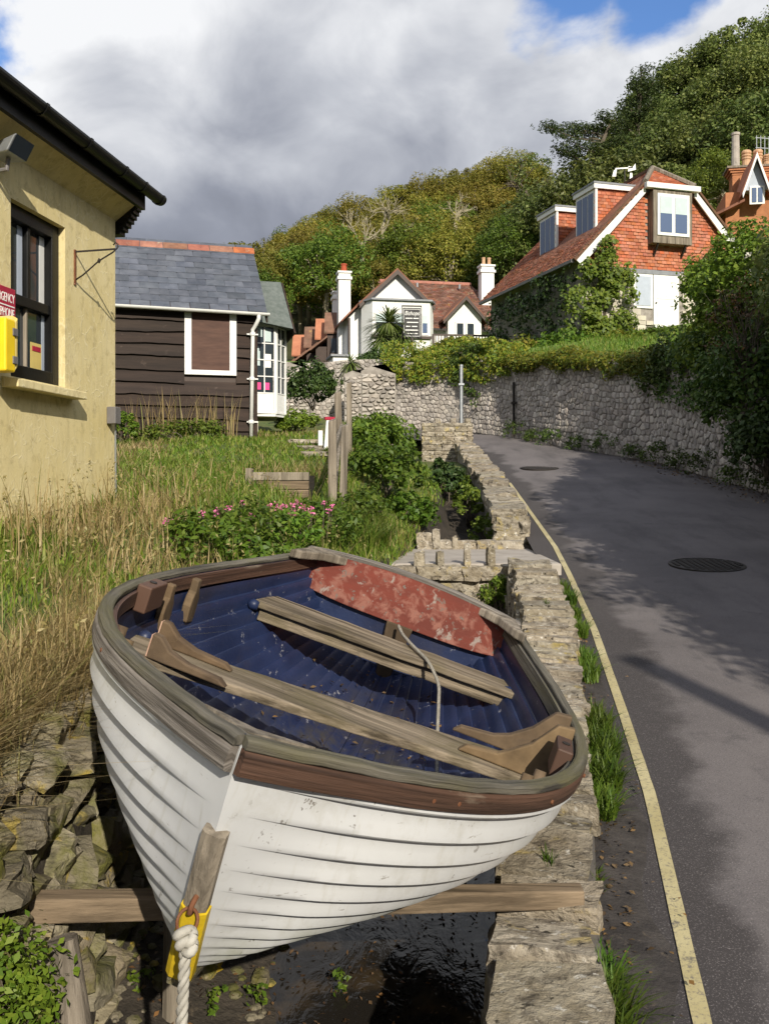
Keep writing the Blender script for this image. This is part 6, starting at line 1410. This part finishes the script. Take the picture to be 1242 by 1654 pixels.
# shrubs along the stream beyond the bridge
for k, (px, py, d, r3, lm, leaf, lab) in enumerate([
    (620, 810, 12.2, (.52, .7, .40), 'shrub', .075, 'tall green bush right of the fence posts above the footbridge'),
    (612, 745, 15.5, (.60, .8, .36), 'shrub', .08, 'rounded bush crowning the bank behind the fence'),
    (585, 860, 10.4, (.36, .45, .22), 'shrub', .06, 'green bush on the grassy slope left of the footbridge'),
    (655, 872, 11.9, (.34, .35, .28), 'bright', .065, 'leafy green shrub standing at the back of the footbridge'),
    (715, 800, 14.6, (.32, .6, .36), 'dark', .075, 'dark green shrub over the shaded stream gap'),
    (790, 850, 12.6, (.26, .5, .30), 'bright', .04, 'feathery green shrub against the roadside wall'),
    (755, 800, 14.6, (.26, .8, .34), 'shrub', .05, 'ferny shrub hanging over the stream gap'),
    (610, 700, 18.0, (.40, .6, .26), 'hedge', .085, 'sunlit shrub left of the square stone wall end'),
    (735, 785, 16.0, (.32, .5, .24), 'shrub', .07, 'small shrub at the foot of the square stone wall'),
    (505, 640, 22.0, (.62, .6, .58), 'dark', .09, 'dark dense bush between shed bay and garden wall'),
    (480, 690, 18.5, (.42, .3, .25), 'bright', .07, 'low bright weeds on the path beside the shed bay'),
    (635, 925, 8.7, (.13, .13, .18), 'shrub', .07, 'spiky green plant at the left end of the footbridge'),
    (805, 950, 8.75, (.16, .08, .22), 'shrub', .04, 'green moss and weed hanging beside the wall end block'),
    (196, 690, 15.5, (.3, .3, .28), 'bright', .06, 'green nettle clump at the corner of the yellow house'),
    (300, 705, 15.8, (.7, .3, .16), 'shrub', .06, 'weedy growth along the foot of the timber shed')]):
    p = P(px, py, d); z0 = min(gz(p.x, d), p.z+.1) if d < 20 else p.z-.25
    if k in (3, 4, 5, 6, 8): z0 = max(z0, p.z-1.15*r3[2])
    if k == 12: z0 = .28
    n = int(30+240*r3[0]*r3[2]); bush('shrub', lab, 'shrub', (p.x, d, z0), r3, n, 30, leaf, lm, 100+k, clump_r=.22*max(r3[0], .25), stems=8, stem_r=.012)
# more tussocks on the slope above the bridge
for k, (px, py, d) in enumerate([(560, 850, 9.6), (600, 845, 10.2), (590, 890, 9.3), (530, 840, 9.3), (615, 880, 9.8)]):
    p = P(px, py, d); tuft(p.x, d, gz(p.x, d), .2, 420, .34, 'tussock of long grass on the slope beside the footbridge', 'grass tussocks by the bridge', 'grass', .009, .7)
# ------------------------------------------------------------------ retaining wall greenery
def wall_green(name, label, t0, t1, n, leaf, lm, back, drop, seed, h=.35, per=30):
    rg = np.random.default_rng(seed); tm = (t0+t1)/2; c = WP.at(tm); o = thing(name, label, 'wall plant', (c[0], c[1], wtop(tm)))
    Cs, Ns = [], []
    for i in range(n):
        t = rg.uniform(t0, t1); f_ = rg.uniform(0, 1); p = WP.at(t); nn = WP.nrm(t); nz = .5+.5*mnoise.noise(Vector((t*1.1, seed, 0)))
        if f_ < .55: q_ = p-nn*rg.uniform(-.08, back); z = wtop(t)+rg.uniform(-.05, h)*(.5+nz)
        else: q_ = p+nn*rg.uniform(.04, .16); z = wtop(t)-rg.uniform(0, 1)**1.6*drop*(.3+1.2*nz)
        k = shell(rg, per); Cs.append(np.array([q_[0], q_[1], z])+k*rg.uniform(.07, .16)*np.array([1, 1, .8])); Ns.append(k*.6+np.array([nn[0], nn[1], .6])*.6)
    V, Fq = leaf_quads(rg, np.concatenate(Cs)-np.array(o.location), np.concatenate(Ns), leaf, .6, .3); put('foliage', npmesh('foliage', V, Fq), LF[lm], o)
    limbs(rg, (0, 0, -.05), [(rg.uniform(-.3, .3), rg.uniform(-1, 1), rg.uniform(-.3, .2)) for _ in range(5)], .015).build('stem', M['bark'], o); return o
wall_green('trailing_ivy', 'grassy ivy fringe trailing over the sunlit retaining wall', T0w+11.3, T0w+14.2, 260, .07, 'hedge', .4, .22, 1, h=.14)
wall_green('trailing_ivy', 'ivy fringe hanging from the wall top below the red house lawn', T0w+8.0, T0w+11.6, 300, .065, 'hedge', .5, .30, 2, h=.16)
wall_green('trailing_ivy', 'thick dark ivy hanging down the shaded part of the wall', T0w+2.5, T0w+8.2, 540, .07, 'ivy', .7, 1.0, 3)
wall_green('trailing_ivy', 'yellow green ivy mass on the wall where the lane turns', T0w+14.0, T0w+18.5, 330, .08, 'hedge', .8, .6, 4, h=.5)
wall_green('trailing_ivy', 'dark ivy curtain near the metal post on the far wall', T0w+15.2, T0w+16.2, 130, .07, 'ivy', .2, 1.3, 5)
for k, t in enumerate(np.linspace(T0w+2.5, T0w+13.5, 13)):
    p = WP.at(t)+WP.nrm(t)*.12; s = [.34, .26, .30, .22][k % 4]
    bush('wall_weed', 'dark weed clump growing along the foot of the retaining wall', 'weed', (p[0], p[1], float(rz(p[1]))-.03), (s, s*1.3, s*.9), 26, 22, .05, 'ivy', 200+k, 'weeds along the wall foot', clump_r=.10, stems=5, stem_r=.006)
# big shaded bushes at the right edge, on and over the wall
for k, (px, py, d, r3, lm, lab) in enumerate([
    (1185, 560, 17.5, (.85, 1.0, 1.2), 'shrub', 'broad leafy bush rising over the wall beside the red house'),
    (1205, 470, 17.0, (.75, .9, 1.15), 'bright', 'climbing rose bush at the right edge below the brick house'),
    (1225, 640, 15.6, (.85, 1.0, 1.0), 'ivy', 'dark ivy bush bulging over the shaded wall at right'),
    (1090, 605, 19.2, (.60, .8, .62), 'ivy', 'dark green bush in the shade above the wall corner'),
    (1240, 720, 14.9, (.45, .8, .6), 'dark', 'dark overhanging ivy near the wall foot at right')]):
    p = P(px, py, d); o = bush('overhanging_bush', lab, 'bush', (p.x, d, p.z-r3[2]*.75), r3, int(150*r3[0]*r3[2])+60, 34, .095, lm, 300+k, clump_r=.26, stems=12, stem_r=.02)
    if k == 1: flowers(o, [(-.3, -.85, 1.3), (.0, -.9, 1.05), (.2, -.85, 1.5), (-.5, -.7, 1.6)], .05, 'whitepetal')
p = P(1215, 560, 15.0); o = thing('dry_shrub', 'brown twiggy half-dead shrub in front of the bushes at right', 'shrub', (p.x, 15.2, p.z-.6)); rg = np.random.default_rng(5)
limbs(rg, (0, 0, 0), [(rg.uniform(-.7, .5), rg.uniform(-.4, .3), rg.uniform(.6, 1.7)) for _ in range(46)], .012, 4).build('twig', M['bark'], o)
V, Fq, _ = clump_leaves(rg, (-.05, 0, .9), (.6, .4, .8), 40, 22, .14, .05); put('foliage', npmesh('foliage', V, Fq), LF['litter'], o)
# creeper and shrubs round the red house
for k, (px, py, d, r3, n, lm, lab) in enumerate([
    (1010, 565, 28.0, (.7, .6, .36), 80, 'hedge', 'rounded low shrub on the lawn before the stone wall'),
    (915, 565, 28.5, (.8, .6, .40), 90, 'bright', 'yellow green shrub on the lawn left of the red house'),
    (1070, 560, 27.0, (.7, .6, .42), 90, 'shrub', 'arching bush below the white door'),
    (850, 575, 30.0, (.7, .6, .4), 70, 'hedge', 'small sunlit shrub on the edge of the lawn'),
    (1140, 470, 27.5, (.7, .7, 1.0), 110, 'shrub', 'leafy bush partly hiding the white door')]):
    p = P(px, py, d); bush('garden_shrub', lab, 'shrub', (p.x, d, p.z-r3[2]*.7), r3, n, 30, .13, lm, 400+k, clump_r=.30, stems=10, stem_r=.03, inner=.5)
def creeper(name, label, region, n, seed, lm, leaf=.12):
    rg = np.random.default_rng(seed); o = thing(name, label, 'creeper', tuple(rh.location), rh.rotation_euler.z); Cs, Ns = [], []
    while len(Cs) < n:
        r_ = region(rg)
        if r_ is None: continue
        p, nn = r_; k = shell(rg, 26); Cs.append(np.array(p)+k*rg.uniform(.10, .26)); Ns.append(k*.5+np.array(nn)*.9+np.array([0, 0, .3]))
    V, Fq = leaf_quads(rg, np.concatenate(Cs), np.concatenate(Ns), leaf, .7, .3); put('foliage', npmesh('foliage', V, Fq), LF[lm], o)
    limbs(rg, (-2.6, -.12, -1.0), [(rg.uniform(-3.2, -1.4), -.12, rg.uniform(.5, 2.3)) for _ in range(7)], .04).build('stem', M['bark'], o); return o
def reg_front(rg):
    x = rg.uniform(-3.75, -1.45); z = rg.uniform(-1.1, 3.5); top = np.interp(x, [-3.75, -3.2, -2.4, -1.9, -1.5, -1.2, -.9], [1.2, 2.0, 2.75, 2.0, 1.7, 1.6, .7])+.45*mnoise.noise(Vector((x*2.2, 3, 0))); low = np.interp(x, [-3.75, -1.9, -1.5, -.9], [-1.2, -1.2, .1, .5])
    if z > top or z < low or mnoise.noise(Vector((x*1.9, z*1.9, 5))) < -.12: return None
    return (x, -.30-.35*abs(mnoise.noise(Vector((x*1.3, z*1.3, 2))))-(.35 if x < -1.9 else 0)*rg.uniform(0, 1), z), (0, -1, .2)
def reg_side(rg):
    y = rg.uniform(0, 6.5); z = rg.uniform(-1.2, 1.9)
    if mnoise.noise(Vector((y*1.2, z*1.2, 8))) < -.35: return None
    return (-3.2-.25*rg.uniform(0, 1), y, z), (-1, 0, .2)
creeper('wall_creeper', 'ragged green creeper clinging to the left corner of the red house', reg_front, 270, 611, 'shrub')
creeper('wall_creeper', 'dark ivy covering the shaded side wall of the red house', reg_side, 230, 612, 'dark')
# grass of the lawn in front of the red house
nb_ = 9000; tv = rng.uniform(T0w+6, T0w+15, nb_); dv = rng.uniform(.3, 7, nb_); q_ = np.array([WP.at(t)-WP.nrm(t)*d for t, d in zip(tv, dv)]); zq = np.array([wtop(t)-.02+(.10+.10*float(sstep((q[0]-1)/4)))*d for t, d, q in zip(tv, dv, q_)])
V, Fs = blades(rng, np.concatenate([q_, zq[:, None]], 1), rng.uniform(.08, .22, nb_), .02, .7); tag(put('lawn_grass', npmesh('lawn_grass', V, Fs), LF['grass']), 'short grass of the lawn above the retaining wall', 'grass', kind='stuff')
# hedge below the cottage
for k, (px, py, d, r3, lab) in enumerate([(745, 578, 37.5, (1.15, .9, .75), 'right hump of the clipped hedge below the cottage deck'), (705, 590, 37.3, (1.0, .9, .62), 'middle of the clipped sunlit hedge below the cottage'), (668, 600, 37.0, (.75, .8, .45), 'low left end of the clipped hedge near the sign'), (790, 590, 36.0, (.9, .8, .5), 'loose shrub right of the clipped hedge'), (640, 605, 36.2, (.5, .6, .38), 'reddish low shrub at the wall corner')]):
    p = P(px, py, d); bush('hedge_plant', lab, 'hedge', (p.x, d, p.z-r3[2]*.75), r3, 150, 34, .12, 'hedge', 430+k, 'hedge below the white cottage', clump_r=.22, stems=6, stem_r=.03, inner=.85)
p = P(610, 585, 38.5); bush('dark_shrub', 'dark low shrub under the palm beside the cottage', 'shrub', (p.x, 38.5, p.z-.3), (.8, .5, .4), 80, 28, .12, 'dark', 450, clump_r=.2)
# palms
def cordyline(name, label, heads, base, r0, seed, n=150, L=.62):
    rg = np.random.default_rng(seed); o = thing(name, label, 'palm', base)
    for (hx, hy, hz, s) in heads:
        MB().tube([(0, 0, -.8), (hx*.4, hy*.4, hz*.5), (hx, hy, hz)], [r0, r0*.8, r0*.7], 8).build('trunk', M['bark'], o)
        d = shell(rg, n, -.75); Vs, Fs = [], []
        for i, q_ in enumerate(d):
            q_ = Vector(q_); l = L*s*rg.uniform(.7, 1.1); sd = q_.cross(Vector((0, 0, 1))); sd = sd.normalized() if sd.length > .01 else Vector((1, 0, 0)); w_ = .028*s; c = Vector((hx, hy, hz)); row = []
            for t, wk in ((.05, .6), (.4, 1), (.75, .8), (1, .05)):
                p_ = c+q_*l*t-Vector((0, 0, 1))*l*.38*t*t; row += [p_-sd*w_*wk, p_+sd*w_*wk]
            k0_ = len(Vs); Vs += [tuple(v) for v in row]; Fs += [(k0_+2*j, k0_+2*j+1, k0_+2*j+3, k0_+2*j+2) for j in range(3)]
        put('leaf_head', npmesh('leaf_head', np.array(Vs), np.array(Fs)), LF['palm'], o)
    return o
D2 = 40.0
cordyline('cabbage_palm', 'spiky two-headed palm in front of the white cottage gable', [((628-640)/F*D2, .1, (590-520)/F*D2, 1.25), ((618-640)/F*D2, -.2, (590-548)/F*D2, 1.0), ((650-640)/F*D2, -.2, (590-545)/F*D2, .95)], tuple(P(640, 590, D2)), .10, 3, 240, .98)
cordyline('yucca', 'small spiky yucca by the low garden wall left of the cottage', [(0, 0, .25, .8)], tuple(P(566, 600, 27.5)), .05, 4, 60)
# ------------------------------------------------------------------ woodland
def crown_mesh(seed, radii, nclump, per, clump_r, leaf, zmin=-.55, inner=.62):
    V, Fq, CC = clump_leaves(np.random.default_rng(seed), (0, 0, 0), radii, nclump, per, clump_r, leaf, .6, zmin, inner); return npmesh('crown', V, Fq), CC
def trunk_mesh(seed, CC, h, r, nb=9):
    rg = np.random.default_rng(seed); mb = MB(); mb.tube([(0, 0, -h-1.0), (.1, .05, -h*.5), (0, 0, -.6)], [r, r*.8, r*.6], 8)
    idx = rg.choice(len(CC), nb, replace=False); lb = limbs(rg, (0, 0, -.9), CC[idx], r*.45, 5); mb.add(lb.v, lb.f); return mb.mesh('trunk', True)
PROTO = {}
for kind, lm, n, prm in [('autumn', 'autumn', 3, ((2.6, 2.6, 2.2), 105, 110, .60, .155)), ('green', 'green', 3, ((2.5, 2.5, 2.3), 105, 110, .60, .155)), ('holm', 'holm', 3, ((2.8, 2.8, 2.7), 140, 110, .58, .155))]:
    PROTO[kind] = []
    for i in range(n):
        cm, CC = crown_mesh(500+i+len(kind)*10, *prm); tm = trunk_mesh(i, CC, 3.2, .16); cm.materials.append(LF[lm]); tm.materials.append(M['bark' if kind == 'holm' else 'palebark']); PROTO[kind].append((cm, tm))
LAB = dict(autumn='olive brown autumn tree in the wood on the hill behind the cottage', green='green leafy tree in the wood on the hill behind the cottage', holm='dark evergreen oak on the steep slope behind the red house')
def plant_tree(kind, x, y, z, s, label=None, group=None, sz=1.0):
    cm, tm = PROTO[kind][rng.integers(len(PROTO[kind]))]; nm = dict(autumn='woodland_tree', green='woodland_tree', holm='evergreen_oak')[kind]
    if label is None:
        pxx = CX+F*x/y
        if kind == 'holm': wh = ('left of the brick chimney' if pxx > 1090 else 'above the red house roof' if pxx > 990 else 'beside the wind-bent pine')+(' near the skyline' if y > 62 else ' low on the slope')
        else: wh = ('above the shed roof' if pxx < 520 else 'behind the white cottage' if pxx < 700 else 'between the cottage and the red house')+(' on the skyline' if y > 78 else ' half way up the hill' if y > 64 else ' at the foot of the hill')
        label = dict(autumn='olive autumn tree ', green='green leafy tree ', holm='dense evergreen oak ')[kind]+wh
    o = thing(nm, label, 'tree', (x, y, z), rng.uniform(0, 6.28), group or ('trees of the hillside wood' if kind != 'holm' else 'evergreen oaks on the slope'))
    for nm2, me_ in (('crown', cm), ('trunk', tm)):
        c = bpy.data.objects.new(nm2, me_); col.objects.link(c); c.parent = o; c.location = (0, 0, 3.4*s*sz); c.scale = (s, s, s*sz)
    return o
nt_ = 0
for j, y0 in enumerate(np.arange(49, 92, 3.4)):
    for i, x0 in enumerate(np.arange(-34, 46, 3.7)):
        x = x0+rng.uniform(-1.3, 1.3)+(j % 2)*1.8; y = y0+rng.uniform(-1.2, 1.2); z = float(hill(x, y)); px = CX+F*x/y
        if px < 330 or px > 1330: continue
        right = px > 905+rng.uniform(-40, 40)
        s = rng.uniform(.72, 1.12)*(1.25 if right else 1.0)
        top = HY-F*(z+5.6*s-EYE)/y
        lim = np.interp(px, [330, 430, 520, 600, 700, 850, 885, 975, 1060, 1150, 1242, 1330], [420, 392, 350, 318, 288, 252, 285, 262, 125, 92, 48, 35])
        if top < lim-4: continue
        if (470 < px < 860 and y < 54.5) or (440 < px < 585 and y < 53): continue
        plant_tree('holm' if right else ('green' if rng.random() < (.16+.25*(y < 60)) else 'autumn'), x, y, z, s); nt_ += 1
# skyline fill so that tree tops follow the hill's outline in the photograph
for px, row, d in [(440, 396, 80), (470, 380, 80), (505, 358, 80), (540, 338, 82), (575, 322, 82), (640, 306, 80), (680, 292, 80), (715, 288, 80), (755, 276, 80), (800, 258, 80), (835, 252, 78), (1085, 122, 66), (1120, 104, 66), (1150, 94, 64), (1180, 76, 64), (1215, 58, 62), (1245, 46, 62), (1280, 35, 62), (1100, 170, 60), (1150, 150, 58), (1200, 120, 58), (1240, 90, 56), (1130, 215, 54), (1080, 215, 56), (1050, 200, 62), (1030, 250, 58), (995, 285, 60), (1170, 190, 52), (945, 305, 62), (1230, 170, 50)]:
    s = rng.uniform(.85, 1.1)*(1.2 if px > 900 else .95); zt = EYE+(HY-row)/F*d; x = (px-CX)/F*d; plant_tree('holm' if px > 900 else 'autumn', x, d, zt-5.5*s, s); nt_ += 1
print('woodland trees', nt_)
# bright young trees between the houses
for k, (px, py, d, s, lab) in enumerate([(1165, 300, 42, .62, 'bright green tree between the red house and the brick chimney'), (830, 400, 52, .75, 'yellow green tree right of the white chimney behind the cottage')]):
    p = P(px, py, d); plant_tree('green', p.x, d, p.z-3.4*s, s, lab, 'single trees near the houses')
# bare pale tree on the hill
def bare_tree(name, label, base, h, seed, m='palebark', spread=.55, levels=4, r0=.14):
    rg = np.random.default_rng(seed); o = thing(name, label, 'tree', base); mb = MB()
    def grow(p, d, L, r, lv):
        pts = [p]; q_ = p.copy(); dd = d.copy()
        for i in range(4): dd = (dd+Vector(rg.normal(0, .13, 3))+Vector((0, 0, .05))).normalized(); q_ = q_+dd*L/4; pts.append(q_.copy())
        mb.tube(pts, [r*(1-.12*i) for i in range(5)], 5, cap=False)
        if lv > 0:
            for k in range(3 if lv > 1 else 4): grow(pts[rg.integers(2, 5)], (dd+Vector(rg.normal(0, spread, 3))).normalized(), L*rg.uniform(.62, .85), r*.58, lv-1)
    grow(Vector((0, 0, 0)), Vector((0, 0, 1)), h*.33, r0, levels); mb.build('branches', M[m], o, fix=False); return o
bare_tree('bare_tree', 'pale bare-branched tree standing out on the wooded hill', tuple(P(620, 410, 60)), 5.0, 5)
bare_tree('bare_tree', 'smaller pale bare tree lower on the left of the hill', tuple(P(585, 425, 58)), 3.6, 9)
bare_tree('bare_tree', 'pale leafless tree under the olive crowns in the hill middle', tuple(P(735, 378, 64)), 3.6, 12)
o = bare_tree('grey_larch', 'grey thin-needled conifer on the skyline left of the pine', tuple(P(855, 340, 66)), 4.6, 14, 'bark', .6, 4, .14); rg = np.random.default_rng(2)
V, Fq, _ = clump_leaves(rg, (.1, 0, 2.5), (1.5, 1.2, 1.5), 60, 16, .3, .16); put('crown', npmesh('crown', V, Fq), LF['holm'], o)
# wind-bent pine with layered branches
pd_ = 58.0; pbse = P(968, 330, pd_); o = thing('pine_tree', 'wind-bent pine with layered branches reaching left on the skyline', 'tree', tuple(pbse)); rg = np.random.default_rng(31)
def rel(px, py): return P(px, py, pd_)-pbse
MB().tube([(0, 0, -1.5), rel(966, 290), rel(970, 235), rel(985, 200)], [.22, .18, .13, .08], 8).build('trunk', M['bark'], o, smooth=True)
tips = [(885, 195), (875, 210), (900, 205), (890, 235), (905, 228), (915, 245), (925, 195), (940, 205), (950, 190), (930, 225), (905, 250), (960, 200), (975, 190), (990, 200), (1000, 215), (985, 230), (1005, 195), (950, 240), (975, 245), (930, 262), (1015, 180), (1020, 160), (1035, 150), (1030, 185), (1045, 170), (1035, 125), (1040, 110), (1028, 135), (1050, 140), (1010, 240), (995, 265), (955, 275)]
mb = MB(); Cs, Ns = [], []
for i, (a, b) in enumerate(tips):
    t_ = rel(a, b); t_.y += rg.uniform(-1.2, 1.2); r_ = rel(968, min(300, max(210, b+20))) if a < 1000 else rel(1030, max(160, b+25)); m_ = (t_+r_)/2+Vector((0, 0, -.15)); mb.tube([r_, m_, t_], [.05, .035, .015], 5)
    for kk in range(9):
        c = np.array(t_.lerp(m_, rg.uniform(0, .75)))+rg.normal(0, .16, 3)*np.array([1.6, 1.6, .5]); k = shell(rg, 42); Cs.append(c+k*np.array([.52, .5, .22])*rg.uniform(.6, 1.1)); Ns.append(k*.5+np.array([0, 0, .8]))
mb.build('branch', M['bark'], o); MB().tube([rel(1030, 300), rel(1032, 200), rel(1036, 110)], [.16, .1, .04], 6).build('trunk', M['bark'], o)
V, Fq = leaf_quads(rg, np.concatenate(Cs), np.concatenate(Ns), .17, .38); put('crown', npmesh('crown', V, Fq), LF['pine'], o)
# roadside trees on the bank right of the lane, beyond the edge of the picture: they shade the lane
for k, (x, y, s) in enumerate([(7.5, 14.2, .58), (7.0, 12.0, .62), (6.4, 10.0, .64), (5.9, 8.1, .64), (5.7, 6.3, .64), (5.6, 4.5, .66), (5.6, 2.7, .64), (5.7, .9, .64), (6.0, -.9, .62), (7.4, 8.6, .64), (7.3, 6.4, .66), (7.2, 4.2, .66), (7.2, 2.0, .66), (7.3, -.2, .64)]):
    zt = float(rz(y))+5.1; o = thing('roadside_tree', 'roadside tree on the bank right of the lane', 'tree', (x+1.2, y, float(rz(y))+2.0), 0, 'roadside trees above the wall'); cz = zt-2.5*s-o.location.z
    for q in range(2):
        c = bpy.data.objects.new('crown', PROTO['holm'][(k+q) % 3][0]); col.objects.link(c); c.parent = o; c.location = (-1.2-q*.1, q*.9, cz-q*.35); c.scale = (s*.92, s, s*.92); c.rotation_euler = (0, 0, k*1.3+q*2)
    MB().tube([(0, 0, -.4), (-.1, 0, cz*.5), (-1.0, 0, cz)], [.13, .1, .06], 8).build('trunk', M['bark'], o)
tp_ = thing('telegraph_pole', 'wooden pole on the right side of the lane behind the camera', 'pole', (4.6, -3.6, float(rz(-3.6)))); MB().tube([(0, 0, -.2), (0, 0, 6.5)], [.11, .09], 10).build('pole', M['wood'], tp_)
